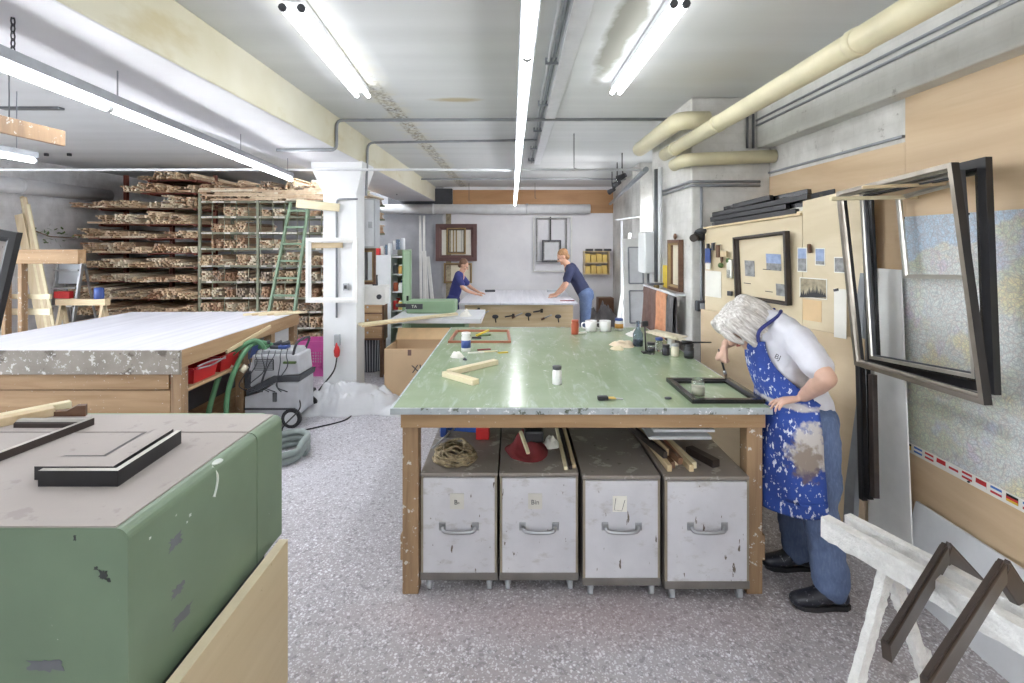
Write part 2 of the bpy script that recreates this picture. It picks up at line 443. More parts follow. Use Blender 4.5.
plain('navy_cloth', (46, 52, 84), 0.8, var=0.1)
plain('overall_blue', (52, 58, 122), 0.8, var=0.1)
plain('gold', (164, 140, 98), 0.35, 0.7)
plain('silver_leaf', (206, 202, 194), 0.28, 0.75)
plain('aged_silver', (158, 150, 140), 0.3, 0.7, var=0.15)
plain('bronze_brown', (74, 64, 58), 0.35, 0.2, var=0.2)
plain('extractor_grey', (188, 190, 196), 0.45, var=0.08)
plain('mauve_frame', (104, 74, 72), 0.5, var=0.12)
plain('yellow_box', (234, 204, 118), 0.6, var=0.08)
plain('yellow_paint', (222, 194, 60), 0.5)
plain('orange_cloth', (222, 160, 124), 0.85, var=0.12, scale=18, bump=0.2)
plain('brown_cloth', (122, 98, 92), 0.85, var=0.14, scale=14, bump=0.2)
plain('grey_cloth', (112, 110, 112), 0.85, var=0.12, scale=14, bump=0.2)
plain('dark_cloth', (72, 72, 78), 0.85, var=0.1, bump=0.2)
plain('red_cloth', (128, 46, 50), 0.85, var=0.14, scale=14, bump=0.2)
plain('rag', (226, 208, 182), 0.85, var=0.1, scale=14, bump=0.2)
plain('rope', (168, 152, 122), 0.85, c2=(96, 84, 64), scale=30)
plain('terracotta', (186, 92, 62), 0.5)
plain('ceramic', (236, 236, 236), 0.25, var=0.03)
plain('label_blue', (60, 84, 150), 0.5)
plain('label_orange', (230, 174, 92), 0.5)
plain('liquid_dark', (44, 44, 52), 0.25)
plain('leaf_green', (98, 122, 70), 0.6, c2=(62, 84, 44), scale=20)
plain('mirror', (188, 190, 192), 0.08, 1.0, var=0.02)
plain('print_grey', (158, 158, 158), 0.6, c2=(104, 104, 106), scale=26)
plain('print_blue', (160, 176, 208), 0.6, c2=(124, 140, 176), scale=20)
plain('print_sepia', (176, 164, 138), 0.6, c2=(120, 110, 92), scale=22)
plain('flag_black', (30, 30, 32), 0.5); plain('flag_red', (196, 44, 50), 0.5)
plain('flag_gold', (232, 190, 60), 0.5); plain('flag_blue', (70, 120, 196), 0.5); plain('flag_white', (236, 236, 236), 0.5)
plain('brush_hair', (92, 76, 60), 0.7)
plain('rubber', (44, 44, 48), 0.7)
def m_trestle():
    t = NT('crusted_paint'); v = t.coords()
    nz = t.noise(v, 34, 5, 0.7); big = t.noise(v, 7, 3)
    col = t.mix(t.ramp(nz, 0.3, 0.7), lin((238, 238, 236)), lin((214, 214, 212)))
    t.bump(t.math('MULTIPLY', nz, t.ramp(big, 0.3, 0.6)), 0.9, 0.02); M['crusted_paint'] = t.out(col, 0.45)
m_trestle()
def m_plastic():
    t = NT('plastic_sheet'); v = t.coords()
    t.b.inputs['Transmission Weight'].default_value = 0.25
    nz = t.noise(v, 9, 4); t.bump(nz, 0.4, 0.02)
    M['plastic_sheet'] = t.out(t.mix(nz, lin((236, 238, 242)), lin((222, 224, 230))), 0.25)
m_plastic()
glass('clear_glass', (226, 232, 228), 0.08)
glass('blue_glass', (170, 190, 214), 0.08)
emit('tube_light', (250, 252, 255), LAMP)
emit('tube_light_dim', (250, 252, 255), LAMP * .26)
STICKS = []
for i, (a, b) in enumerate((((226, 206, 178), (204, 180, 148)), ((200, 168, 138), (172, 140, 112)), ((236, 226, 206), (216, 202, 178)),
                            ((176, 140, 112), (146, 112, 88)), ((214, 190, 162), (188, 160, 130)), ((172, 156, 140), (142, 126, 112)))):
    STICKS.append(plain('moulding_wood_%d' % i, a, 0.65, c2=b, scale=16))

# ------------------------------------------------------------------ geometry helpers
INV = {}                                        # object -> inverse of its world matrix (parts are built in world coordinates)

def orient(a, b, up=None):
    """columns: along, side, up"""
    d = (b - a).normalized()
    up = V(up) if up is not None else (V((0, 0, 1)) if abs(d.z) < 0.95 else V((0, 1, 0)))
    s = up.cross(d)
    if s.length < 1e-5: s = V((1, 0, 0)).cross(d)
    s.normalize(); u = d.cross(s).normalized()
    return d, s, u

class MB:
    def __init__(s): s.bm = bmesh.new(); s.mi = 0
    def face(s, vs, smooth=False):
        try:
            f = s.bm.faces.new(vs); f.material_index = s.mi; f.smooth = smooth; return f
        except ValueError:
            return None
    def verts(s, pts): return [s.bm.verts.new(p) for p in pts]
    def hexa(s, p):                              # 8 corners: bottom 0-3, top 4-7
        v = s.verts(p)
        for q in ((3, 2, 1, 0), (4, 5, 6, 7), (0, 1, 5, 4), (1, 2, 6, 5), (2, 3, 7, 6), (3, 0, 4, 7)):
            s.face([v[i] for i in q])
        return s
    def box(s, lo, hi, bev=0.0, seg=2):
        x0, y0, z0 = lo; x1, y1, z1 = hi
        pts = [(x0, y0, z0), (x1, y0, z0), (x1, y1, z0), (x0, y1, z0), (x0, y0, z1), (x1, y0, z1), (x1, y1, z1), (x0, y1, z1)]
        if not bev: return s.hexa(pts)
        return s._bev(pts, bev, seg)
    def _bev(s, pts, bev, seg=2):
        t = MB(); t.hexa(pts)
        bmesh.ops.bevel(t.bm, geom=list(t.bm.edges), offset=bev, segments=seg, profile=0.5, affect='EDGES')
        s.join(t); return s
    def join(s, t):
        m = {}
        for v in t.bm.verts: m[v] = s.bm.verts.new(v.co)
        for f in t.bm.faces:
            nf = s.face([m[v] for v in f.verts], f.smooth)
        t.bm.free()
    def bar(s, a, b, w, h, up=None, bev=0.0):     # w across, h along up; centred
        a, b = V(a), V(b); d, sd, u = orient(a, b, up)
        sd = sd * w / 2; u = u * h / 2
        pts = [a - sd - u, a + sd - u, b + sd - u, b - sd - u, a - sd + u, a + sd + u, b + sd + u, b - sd + u]
        return s._bev(pts, bev) if bev else s.hexa(pts)
    def tube(s, pts, r, n=10, caps=True, closed=False):
        pts = [V(p) for p in pts]; rs = r if isinstance(r, (list, tuple)) else [r] * len(pts)
        rings = []; prev = None; m = len(pts)
        for i, p in enumerate(pts):
            if closed: d = (pts[(i + 1) % m] - pts[i - 1]).normalized()
            else: d = (pts[min(i + 1, m - 1)] - pts[max(i - 1, 0)]).normalized()
            if prev is None:
                _, sd, u = orient(V((0, 0, 0)), d)
            else:
                sd = (prev - d * prev.dot(d))
                if sd.length < 1e-6: sd = orient(V((0, 0, 0)), d)[1]
                sd.normalize(); u = d.cross(sd)
            prev = sd
            rings.append(s.verts([p + (sd * math.cos(k * 2 * math.pi / n) + u * math.sin(k * 2 * math.pi / n)) * rs[i] for k in range(n)]))
        for i in range(m if closed else m - 1):
            A, B = rings[i], rings[(i + 1) % m]
            for k in range(n): s.face([A[k], A[(k + 1) % n], B[(k + 1) % n], B[k]], True)
        if caps and not closed:
            s.face(list(reversed(rings[0]))); s.face(rings[-1])
        return s
    def lathe(s, base, prof, n=20, axis=(0, 0, 1)):  # prof: (radius, height) pairs
        base = V(base); ax = V(axis).normalized(); _, sd, u = orient(V((0, 0, 0)), ax)
        rings = []
        for r, h in prof:
            rings.append(s.verts([base + ax * h + (sd * math.cos(k * 2 * math.pi / n) + u * math.sin(k * 2 * math.pi / n)) * max(r, 1e-4) for k in range(n)]))
        for A, B in zip(rings, rings[1:]):
            for k in range(n): s.face([A[k], A[(k + 1) % n], B[(k + 1) % n], B[k]], True)
        s.face(list(reversed(rings[0]))); s.face(rings[-1]); return s
    def prism(s, poly, off):                     # polygon (3d points) extruded by a vector
        off = V(off); a = s.verts(poly); b = s.verts([V(p) + off for p in poly]); n = len(a)
        s.face(list(reversed(a))); s.face(b)
        for i in range(n): s.face([a[i], a[(i + 1) % n], b[(i + 1) % n], b[i]])
        return s
    def ball(s, c, r, n=12, scale=(1, 1, 1), rot=None):
        t = MB(); bmesh.ops.create_uvsphere(t.bm, u_segments=n, v_segments=max(6, n * 2 // 3), radius=1.0)
        sv = V(scale) * r
        for v in t.bm.verts:
            q = V((v.co.x * sv.x, v.co.y * sv.y, v.co.z * sv.z))
            v.co = (rot @ q if rot else q) + V(c)
        for f in t.bm.faces: f.smooth = True
        s.join(t); return s
    def grid(s, fn, nu, nv, smooth=True):        # fn(u, v) -> point, u and v in 0..1
        g = [s.verts([fn(i / nu, j / nv) for j in range(nv + 1)]) for i in range(nu + 1)]
        for i in range(nu):
            for j in range(nv): s.face([g[i][j], g[i + 1][j], g[i + 1][j + 1], g[i][j + 1]], smooth)
        return s
    def build(s, name, mats, parent=None, keep=False):
        me = bpy.data.meshes.new(name)
        bmesh.ops.recalc_face_normals(s.bm, faces=list(s.bm.faces))
        s.bm.to_mesh(me); s.bm.free()
        return put(name, me, mats, parent, keep)

def put(name, me, mats, parent=None, keep=False):
    o = bpy.data.objects.new(name, me); COL.objects.link(o)
    for m in (mats if isinstance(mats, (list, tuple)) else [mats]):
        me.materials.append(M[m] if isinstance(m, str) else m)
    if parent is not None:
        me.transform(INV[parent]); o.parent = parent; INV[o] = INV[parent]
    elif not keep:
        xs = [v.co for v in me.vertices]
        lo = V((min(v.x for v in xs), min(v.y for v in xs), min(v.z for v in xs))); hi = V((max(v.x for v in xs), max(v.y for v in xs), max(v.z for v in xs)))
        c = V(((lo.x + hi.x) / 2, (lo.y + hi.y) / 2, lo.z))
        me.transform(Matrix.Translation(-c)); o.location = c; INV[o] = Matrix.Translation(-c)
    else:
        INV[o] = Matrix.Identity(4)
    return o

def tag(o, label, cat, group=None, kind=None):
    o['label'] = label; o['category'] = cat
    if group: o['group'] = group
    if kind: o['kind'] = kind
    return o

def thing(name, label, cat, loc, group=None):
    o = bpy.data.objects.new(name, None); COL.objects.link(o); o.location = loc
    o.empty_display_size = 0.05
    INV[o] = Matrix.Translation(-V(loc)); return tag(o, label, cat, group)

def struct(o): o['kind'] = 'structure'; return o

def dup(root, loc, rz=None, label=None):
    r = root.copy(); COL.objects.link(r); r.location = loc
    if rz is not None: r.rotation_euler = (0, 0, rz)
    if label: r['label'] = label
    for ch in list(root.children):
        c = ch.copy(); COL.objects.link(c); c.parent = r
        for g in list(ch.children):
            d = g.copy(); COL.objects.link(d); d.parent = c
    return r

def frame_sides(root, c, wid, dep, mats, nrm=None, name='frame_side', faces=(1, 2)):
    """four mitred sides round the corner points c (outer edge), wid wide, dep deep towards nrm"""
    c = [V(p) for p in c]; n = len(c); cen = sum(c, V()) / n
    nr = V(nrm).normalized() if nrm is not None else (c[1] - c[0]).cross(c[3] - c[0]).normalized()
    inner = []
    for i in range(n):
        e1 = (c[i] - c[i - 1]).normalized(); e2 = (c[(i + 1) % n] - c[i]).normalized()
        n1 = nr.cross(e1); n2 = nr.cross(e2)
        if n1.dot(cen - c[i]) < 0: n1 = -n1
        if n2.dot(cen - c[i]) < 0: n2 = -n2
        m = n1 + n2; inner.append(c[i] + m * (wid / max(0.2, m.dot(n1))))
    res = []
    for i in range(n):
        j = (i + 1) % n; mb = MB()
        a, b, ci, cj = c[i], c[j], inner[j], inner[i]
        mid1 = a.lerp(cj, 0.6); mid2 = b.lerp(ci, 0.6)
        # profile: high back edge, step down to the sight edge
        prof = [(a, dep), (mid1, dep), (mid1.lerp(cj, 0.35), dep * 0.72), (cj, dep * 0.55), (cj, 0.0), (a, 0.0)]
        prof2 = [(b, dep), (mid2, dep), (mid2.lerp(ci, 0.35), dep * 0.72), (ci, dep * 0.55), (ci, 0.0), (b, 0.0)]
        A = mb.verts([p + nr * h for p, h in prof]); B = mb.verts([p + nr * h for p, h in prof2]); k = len(A)
        for q in range(k):
            f = mb.face([A[q], A[(q + 1) % k], B[(q + 1) % k], B[q]])
            if f and isinstance(mats, (list, tuple)) and len(mats) > 1 and q in faces: f.material_index = 1
        mb.face(A); mb.face(list(reversed(B)))
        res.append(mb.build(name, mats, root))
    return res, inner

def text_mesh(txt, size, mat, origin, ex, ey, parent, name='lettering', depth=0.0006):
    cu = bpy.data.curves.new('t', 'FONT'); cu.body = txt; cu.size = size; cu.extrude = depth; cu.align_x = 'CENTER'; cu.align_y = 'CENTER'
    cu.resolution_u = 3
    o = bpy.data.objects.new('t', cu); COL.objects.link(o)
    dg = bpy.context.evaluated_depsgraph_get(); me = bpy.data.meshes.new_from_object(o.evaluated_get(dg))
    bpy.data.objects.remove(o); me.name = name
    ex, ey = V(ex).normalized(), V(ey).normalized(); ez = ex.cross(ey)
    m = Matrix(((ex.x, ey.x, ez.x, origin[0]), (ex.y, ey.y, ez.y, origin[1]), (ex.z, ey.z, ez.z, origin[2]), (0, 0, 0, 1)))
    me.transform(m); me.materials.clear()
    return put(name, me, mat, parent)

def bez(pts, n=8):
    """smooth curve through points (Catmull-Rom)"""
    pts = [V(p) for p in pts]; out = []
    for i in range(len(pts) - 1):
        p0 = pts[max(i - 1, 0)]; p1 = pts[i]; p2 = pts[i + 1]; p3 = pts[min(i + 2, len(pts) - 1)]
        for k in range(n):
            t = k / n
            out.append(0.5 * ((2 * p1) + (p2 - p0) * t + (2 * p0 - 5 * p1 + 4 * p2 - p3) * t * t + (3 * p1 - p0 - 3 * p2 + p3) * t ** 3))
    out.append(pts[-1]); return out

def blob(name, mb, voxel, mat, parent, smooth=4, disp=0.0, dscale=6.0):
    """fuse overlapping closed shapes into one continuous skin"""
    me = bpy.data.meshes.new(name); mb.bm.to_mesh(me); mb.bm.free()
    o = bpy.data.objects.new('tmp', me); COL.objects.link(o)
    r = o.modifiers.new('r', 'REMESH'); r.mode = 'VOXEL'; r.voxel_size = voxel; r.use_smooth_shade = True
    s = o.modifiers.new('s', 'SMOOTH'); s.factor = 0.5; s.iterations = smooth
    dg = bpy.context.evaluated_depsgraph_get(); m2 = bpy.data.meshes.new_from_object(o.evaluated_get(dg))
    bpy.data.objects.remove(o); m2.name = name
    if disp:
        nr = [v.normal.copy() for v in m2.vertices]
        for v, nn in zip(m2.vertices, nr):
            q = mnoise.noise(v.co * dscale) + 0.5 * mnoise.noise(v.co * dscale * 2.3)
            v.co += nn * disp * q
    for p in m2.polygons: p.use_smooth = True
    m2.materials.clear()
    return put(name, m2, mat, parent)

def heap(fn_center, rx, ry, h, nz, seed, z0, n=16, m=40, thick=True):
    """a crumpled low heap as a closed grid"""
    cx, cy = fn_center; mb = MB()
    def f(u, v):
        a = v * 2 * math.pi; r = u
        k = 1 + 0.22 * mnoise.noise(V((math.cos(a) * 1.3 + seed, math.sin(a) * 1.3, seed)))
        x = cx + rx * r * k * math.cos(a); y = cy + ry * r * k * math.sin(a)
        e = max(0.0, 1 - r ** 2.2)
        q = 0.6 + 0.8 * mnoise.noise(V((x * nz + seed, y * nz, seed * 2))) + 0.35 * abs(mnoise.noise(V((x * nz * 2.6, y * nz * 2.6 + seed, 1))))
        return V((x, y, z0 + max(0.001, h * e * max(0.1, q)) if r < 0.999 else z0))
    mb.grid(f, n, m); bmesh.ops.remove_doubles(mb.bm, verts=list(mb.bm.verts), dist=1e-5)
    return mb

# ------------------------------------------------------------------ the room
CZ = 3.05; XR = 2.2; XL = -7.3; YB = 10.9; YF = -1.6
struct(MB().box((XL - .1, YF - .1, -.1), (XR + .1, YB + .1, 0)).build('floor', 'terrazzo', keep=True))
struct(MB().box((XL - .1, YF - .1, CZ), (XR + .1, YB + .1, CZ + .1)).build('ceiling', 'ceiling_paint', keep=True))
struct(MB().box((XL - .1, YB, 0), (XR + .1, YB + .1, CZ)).build('wall_back', 'plaster_wall', keep=True))
def side_wall(name, x0, x1, wins, mat, n0, z0, z1):
    mb = MB().box((x0, YF, 0), (x1, YB, z0)).box((x0, YF, z1), (x1, YB, CZ))
    for a, b in zip([YF] + [w_[1] for w_ in wins], [w_[0] for w_ in wins] + [YB]): mb.box((x0, a, z0), (x1, b, z1))
    o = struct(mb.build(name, mat, keep=True)); xm = (x0 + x1) / 2
    for k, (a, b) in enumerate(wins):
        wm = MB()
        for y in (a, (a + b) / 2 - .02, b - .04): wm.box((xm - .02, y, z0), (xm + .02, y + .04, z1))
        for z in (z0, (z0 * .4 + z1 * .6), z1 - .05): wm.box((xm - .02, a, z), (xm + .02, b, z + .05))
        struct(wm.build('added_window_%d' % (n0 + k), 'white_paint', keep=True))
    return o
side_wall('wall_left', XL - .1, XL, [(-.2, 1.4), (1.9, 3.3), (3.8, 5.2)], 'grey_brick', 2, 1.0, 2.85)  # these openings are out of view, added for daylight from the left
wall_right = side_wall('wall_right', XR, XR + .1, [(6.85, 7.57)], 'white_brick', 5, .9, 2.6)  # unseen opening behind the pillar, added to light the back of the room
# front wall with one unseen window opening, added for daylight from behind
WZ0, WZ1 = .85, 2.80
WIN = [(.75, 1.5)]
wfm = MB().box((XL - .1, YF - .2, 0), (XR + .1, YF, WZ0)).box((XL - .1, YF - .2, WZ1), (XR + .1, YF, CZ))
for a, b in zip([XL - .1] + [w_[1] for w_ in WIN], [w_[0] for w_ in WIN] + [XR + .1]): wfm.box((a, YF - .2, WZ0), (b, YF, WZ1))
struct(wfm.build('wall_front', 'white_paint', keep=True))
for k, (a, b) in enumerate(WIN):
    wm = MB()
    for x in (a, (a + b) / 2 - .02, b - .04): wm.box((x, YF - .12, WZ0), (x + .04, YF - .07, WZ1))
    for z in (WZ0, 2.1, WZ1 - .05): wm.box((a, YF - .12, z), (b, YF - .07, z + .05))
    struct(wm.build('added_window_%d' % (k + 1), 'white_paint', keep=True))
# ceiling beams, with rounded haunch on the left one
bm_ = MB(); bm_.box((-2.55, YF, 2.72), (-1.74, YB, CZ), 0.012); _b = struct(bm_.build('ceiling_beam', ['beam_paint', 'beam_white'], keep=True))
for p in _b.data.polygons:
    if p.normal.z < -.5 or p.normal.x < -.5: p.material_index = 1
bm_ = MB(); bm_.box((2.08, YF, 2.61), (XR, 4.2, CZ), 0.01); struct(bm_.build('ceiling_beam', 'white_concrete', keep=True))
# column with flared head
c = MB()
def ringp(x0, x1, y0, y1, z): return [V((x0, y0, z)), V((x1, y0, z)), V((x1, y1, z)), V((x0, y1, z))]
secs = [ringp(-2.18, -1.80, 5.6, 5.9, 0), ringp(-2.18, -1.80, 5.6, 5.9, 2.36), ringp(-2.19, -1.79, 5.59, 5.92, 2.40), ringp(-2.30, -1.72, 5.55, 6.0, 2.66), ringp(-2.30, -1.72, 5.55, 6.0, 2.73)]
vs = [c.verts(s_) for s_ in secs]
for A, B in zip(vs, vs[1:]):
    for k in range(4): c.face([A[k], A[(k + 1) % 4], B[(k + 1) % 4], B[k]])
c.face(vs[0]); c.face(vs[-1])
struct(c.build('column', 'column_white', keep=True))
# painted brick pillar on the right
pillar = struct(MB().box((1.52, 4.2, 0), (XR, 5.4, CZ), 0.015).build('pillar', 'white_brick', keep=True))
struct(MB().box((1.95, 7.6, 0), (XR, 8.1, CZ), 0.015).build('pillar', 'white_brick', keep=True))
# plywood lining of the right wall (part of the room)
struct(MB().box((XR - .012, 2.742, 0.0), (XR, 4.2, 2.365)).build('trim_1', 'plywood', keep=True))
struct(MB().box((XR - .014, 1.30, 0.0), (XR, 2.738, 2.61)).build('trim_2', 'plywood', keep=True))
struct(MB().box((XR - .013, -0.4, 0.0), (XR, 1.297, 2.61)).build('trim_3', 'plywood', keep=True))
struct(MB().bar((XR - .012, 2.75, 2.40), (XR - .012, 4.2, 2.40), 0.02, 0.014).build('trim_4', 'conduit_grey', keep=True))
# orange board over the pipe on the back wall
struct(MB().box((X(453, 10.88), 10.872, Z(213, 10.88)), (X(616, 10.88), YB, Z(190, 10.88))).build('trim_5', 'plywood_orange', keep=True))
# dark grey block left of it
struct(MB().box((X(388, 10.8), 10.80, 2.62), (X(452, 10.8), YB, 3.0)).build('trim_6', 'dark_grey', keep=True))

# ------------------------------------------------------------------ lamps
def tube_row(name, label, a, b, n, wires, group=None, twin=0.0, wide=0.11, hgt=0.05, reflector=False, far=False):
    a, b = V(a), V(b); root = thing(name, label, 'lamp', (a + b) / 2, group)
    d, sd, u = orient(a, b)
    MB().bar(a + u * (hgt / 2 + .028), b + u * (hgt / 2 + .028), wide * .55, hgt, bev=0.004).build('housing', 'conduit_grey' if not twin else 'pale_plastic', root)
    if reflector:
        for sgn in (-1, 1):
            p = sd * sgn
            MB().prism([a + u * .03 + p * wide * .25, a + u * .036 + p * wide * .25, a - u * .012 + p * wide, a - u * .018 + p * wide], b - a).build('reflector_wing', 'pale_plastic', root)
    for k in range(n):
        for off in ((-twin, twin) if twin else (0,)):
            p = a.lerp(b, (k + .012) / n) + sd * off; q = a.lerp(b, (k + .988) / n) + sd * off
            MB().tube([p, q], 0.017, 10).build('light_tube', 'tube_light_dim' if twin and not far else 'tube_light', root)
            for e in (a.lerp(b, k / n) + sd * off, a.lerp(b, (k + 1) / n) + sd * off):
                dd = d if (e - a.lerp(b, k / n) - sd * off).length < 1e-4 else -d
                MB().tube([e, e + dd * .018], 0.02, 8).build('socket', 'pale_plastic' if not twin else 'dark_grey', root)
    for t in wires:
        p = a.lerp(b, t); MB().tube([p + u * .07, V((p.x, p.y, CZ))], 0.004, 6).build('hanger', 'conduit_grey', root)
    return root
tube_row('light_row', 'long straight row of bright tubes hanging over the green workbench', (0.055, 0.4, 2.5), (0.02, 9.0, 2.5), 6, (.02, .2, .4, .6, .8, .98))
tube_row('light_row', 'tube row on a chain hanging beside the ceiling beam over the white bench', (-1.93, 1.1, 2.5), (-2.47, 5.44, 2.5), 3, (.35, .7, .97), wide=.10, hgt=.05)
tube_row('strip_lamp', 'short single tube lamp hanging beyond the slung plank', (-4.1, 2.6, 2.5), (-4.1, 4.2, 2.5), 1, (.1, .9), wide=.1)
tube_row('ceiling_lamp', 'twin tube lamp fixed beside the peeling ceiling strip', (-1.1, 2.42, 2.965), (-1.2, 3.9, 2.965), 1, (), twin=.045, wide=.16, hgt=.045)
tube_row('ceiling_lamp', 'twin tube lamp fixed beside the dark ceiling stain and big pipe', (.81, 2.38, 2.965), (.79, 3.82, 2.965), 1, (), twin=.03, wide=.13, hgt=.045)
for y, lab in ((3.4, 'over the white bench'), (5.4, 'over the aisle beside the column'), (7.4, 'over the green rack'), (9.2, 'close to the back wall')):  # lamps hidden by the beam, added to brighten the left and rear
    tube_row('ceiling_lamp', 'unseen added twin tube lamp on the ceiling behind the beam ' + lab, (-2.98, y, 2.985), (-2.98, y + 1.5, 2.985), 1, (), twin=.045, wide=.16, hgt=.03, far=True)
tube_row('ceiling_lamp', 'unseen added twin tube lamp on the ceiling behind the photographer', (-1.1, -1.2, 2.965), (-1.1, .3, 2.965), 1, (), twin=.045, wide=.16, hgt=.045)  # this lamp and the next are unseen, added to even out the brightness
tube_row('ceiling_lamp', 'unseen added twin tube lamp on the ceiling behind the photographer by the plywood wall', (.9, -1.2, 2.965), (.9, .3, 2.965), 1, (), twin=.045, wide=.16, hgt=.045)
# chain of the left row
ch = MB()
p0 = P(11, 62, 2.0)
n = 16
for k in range(n):
    z = 2.57 + (CZ - 2.57) * (k + .5) / n
    ring = [V((-2.045, 2.0, z)) + (V((1, 0, 0)) if k % 2 else V((0, 1, 0))) * .008 * math.cos(a) + V((0, 0, 1)) * .02 * math.sin(a) for a in [i * math.pi / 4 for i in range(8)]]
    ch.tube(ring, .0028, 5, closed=True)
tag(ch.build('lamp_chain', 'dark_metal'), 'dark link chain holding up the tube row beside the beam', 'chain')

# ------------------------------------------------------------------ pipes and conduits
def pipe(name, label, pts, r, mat, cat='pipe', clips=0, joints=(), group=None, n=14, smooth=True):
    pts = [V(p) for p in pts]
    root = thing(name, label, cat, pts[0], group)
    MB().tube(bez(pts, 6) if (smooth and len(pts) > 2) else pts, r, n).build('pipe_run', mat, root)
    for t in joints:
        a = pts[0].lerp(pts[1], t); d = (pts[1] - pts[0]).normalized()
        MB().tube([a - d * .025, a - d * .02, a + d * .02, a + d * .025], [r * 1.02, r * 1.09, r * 1.09, r * 1.02], n).build('joint_band', mat, root)
    for k in range(clips):
        a = pts[0].lerp(pts[1], (k + .5) / clips); d, sd, u = orient(pts[0], pts[1])
        MB().bar(a - sd * r * 2.2, a + sd * r * 2.2, .02, r * 2.6, up=(0, 0, 1)).build('clip', mat, root)
    return root
def corner(pts, r=.06):                          # round the corners of a polyline
    pts = [V(p) for p in pts]; out = [pts[0]]
    for a, b, c_ in zip(pts, pts[1:], pts[2:]):
        ra = min(r, (b - a).length * .45, (c_ - b).length * .45)
        p, q = b + (a - b).normalized() * ra, b + (c_ - b).normalized() * ra
        for k in range(5):
            t = k / 4; out.append(p.lerp(b, t).lerp(b.lerp(q, t), t))
    out.append(pts[-1]); return out

pipe('heating_pipe', 'fat cream painted pipe running under the ceiling towards the camera', [(1.42, 0.3, 2.63), (1.42, 4.62, 2.63)], .056, 'pipe_cream', joints=(.40, .72, .93))
pipe('heating_pipe', 'short fat cream pipe stub with elbow beside the long cream pipe', corner([(1.37, 5.35, 2.82), (1.37, 4.08, 2.82), (1.62, 4.08, 2.82)], .12), .075, 'pipe_cream', smooth=False)
pipe('heating_pipe', 'cream pipe crossing level in front of the brick pillar to the beam', corner([(1.44, 4.40, 2.50), (1.44, 4.12, 2.50), (2.19, 4.12, 2.53)], .1), .055, 'pipe_cream', smooth=False)
for k, dz in enumerate((0, .045)):
    pipe('conduit', ('lower', 'upper')[k] + ' thin conduit running along the white ceiling beam', [(2.065, .6, 2.80 + dz), (2.068, 4.18, 2.80 + dz)], .009, 'conduit_grey', 'conduit', n=8)
for px in (748, 754):
    pipe('conduit', 'short upright conduit on the pillar under the beam conduits', [(X(px, 4.17), 4.185, 2.61), (X(px, 4.17), 4.185, 2.9)], .011, 'conduit_dark', 'conduit', group='short upright conduits on the pillar', n=8)
for k, z in enumerate((2.29, 2.325)):
    pipe('conduit', 'level conduit crossing the pillar face below the cream pipe', corner([(1.505, 5.2, z), (1.505, 4.185, z), (2.1, 4.185, z)], .04), .012, 'conduit_grey', 'conduit', group='level conduits across the pillar', n=8, smooth=False)
pipe('conduit', 'upright conduit down the pillar face to the socket beside the pinboard', corner([(1.60, 4.185, 2.28), (1.60, 4.185, .6)], .03), .012, 'conduit_grey', 'conduit', n=8, smooth=False)
pipe('conduit', 'grey conduit crossing the ceiling from the left beam to the cream pipes', corner([(-2.3, 4.75, 2.70), (-1.72, 4.75, 2.70), (-1.72, 4.75, 2.99), (1.5, 4.75, 3.0)], .06), .016, 'conduit_grey', 'conduit', n=8, smooth=False)
pipe('conduit', 'grey conduit on the ceiling bending down to the column head', corner([(-1.72, 5.7, 2.35), (-1.72, 5.76, 2.98), (.27, 5.76, 3.01)], .08), .015, 'conduit_grey', 'conduit', n=8, smooth=False)
pipe('conduit', 'grey conduit crossing the ceiling near the back wall', corner([(-2.2, 9.2, 2.7), (-2.2, 9.2, 3.0), (2.1, 9.2, 3.0)], .06), .016, 'conduit_grey', 'conduit', n=8, smooth=False)
pipe('conduit', 'thin white pipe slung across the room in front of the column head', [(-6.3, 5.42, 2.61), (1.42, 5.42, 2.61)], .014, 'pipe_white', 'conduit', n=8)
# cable tray of three conduits down the middle of the ceiling
tr = thing('cable_tray', 'white channel with grey conduits along the middle of the ceiling', 'conduit', (.3, 4.5, 3.0))
MB().box((.30, 1.6, 3.0), (.40, 7.5, CZ - .001), .004).build('channel', 'pale_plastic', tr)
for k in range(3):
    MB().tube([(.235 + .032 * k, 1.6, 3.03), (.235 + .032 * k, 7.55, 3.03)], .011, 8).build('conduit', 'conduit_grey' if k == 1 else 'conduit_pale', tr)
for y in (2.3, 3.3, 4.3, 5.3, 6.3, 7.2):
    MB().box((.21, y, 3.005), (.33, y + .02, 3.05)).build('clip', 'conduit_grey', tr)
# wall pipes
pipe('duct_pipe', 'white lagged pipe across the back wall below the orange board', [(-2.9, 10.66, 2.54), (X(590, 10.66), 10.66, 2.54)], .105, 'pipe_white', joints=(.25, .7))
pipe('duct_pipe', 'white lagged pipe along the left brick wall by the timber rack', [(-7.12, 5.5, 2.62), (-7.12, 8.6, 2.62)], .11, 'pipe_white', joints=(.5,))
pipe('conduit', 'sloping grey pipe from the back wall corner up to the pillar', [(2.02, 10.3, 2.62), (1.47, 5.45, 2.62)], .03, 'conduit_grey', 'conduit')
pipe('drain_pipe', 'dark upright pipe on the inner side of the brick pillar', [(1.475, 5.05, 1.4), (1.475, 5.05, 2.56)], .03, 'conduit_dark', 'pipe')
pipe('drain_pipe', 'pale upright pipe on the inner side of the brick pillar', [(1.47, 4.93, 1.4), (1.47, 4.93, 2.56)], .022, 'pipe_white', 'pipe')
pipe('conduit', 'upright conduit on the front of the white column', corner([(-2.02, 5.58, .95), (-2.02, 5.58, 2.3), (-1.78, 5.575, 2.3)], .05), .012, 'conduit_grey', 'conduit', n=8, smooth=False)
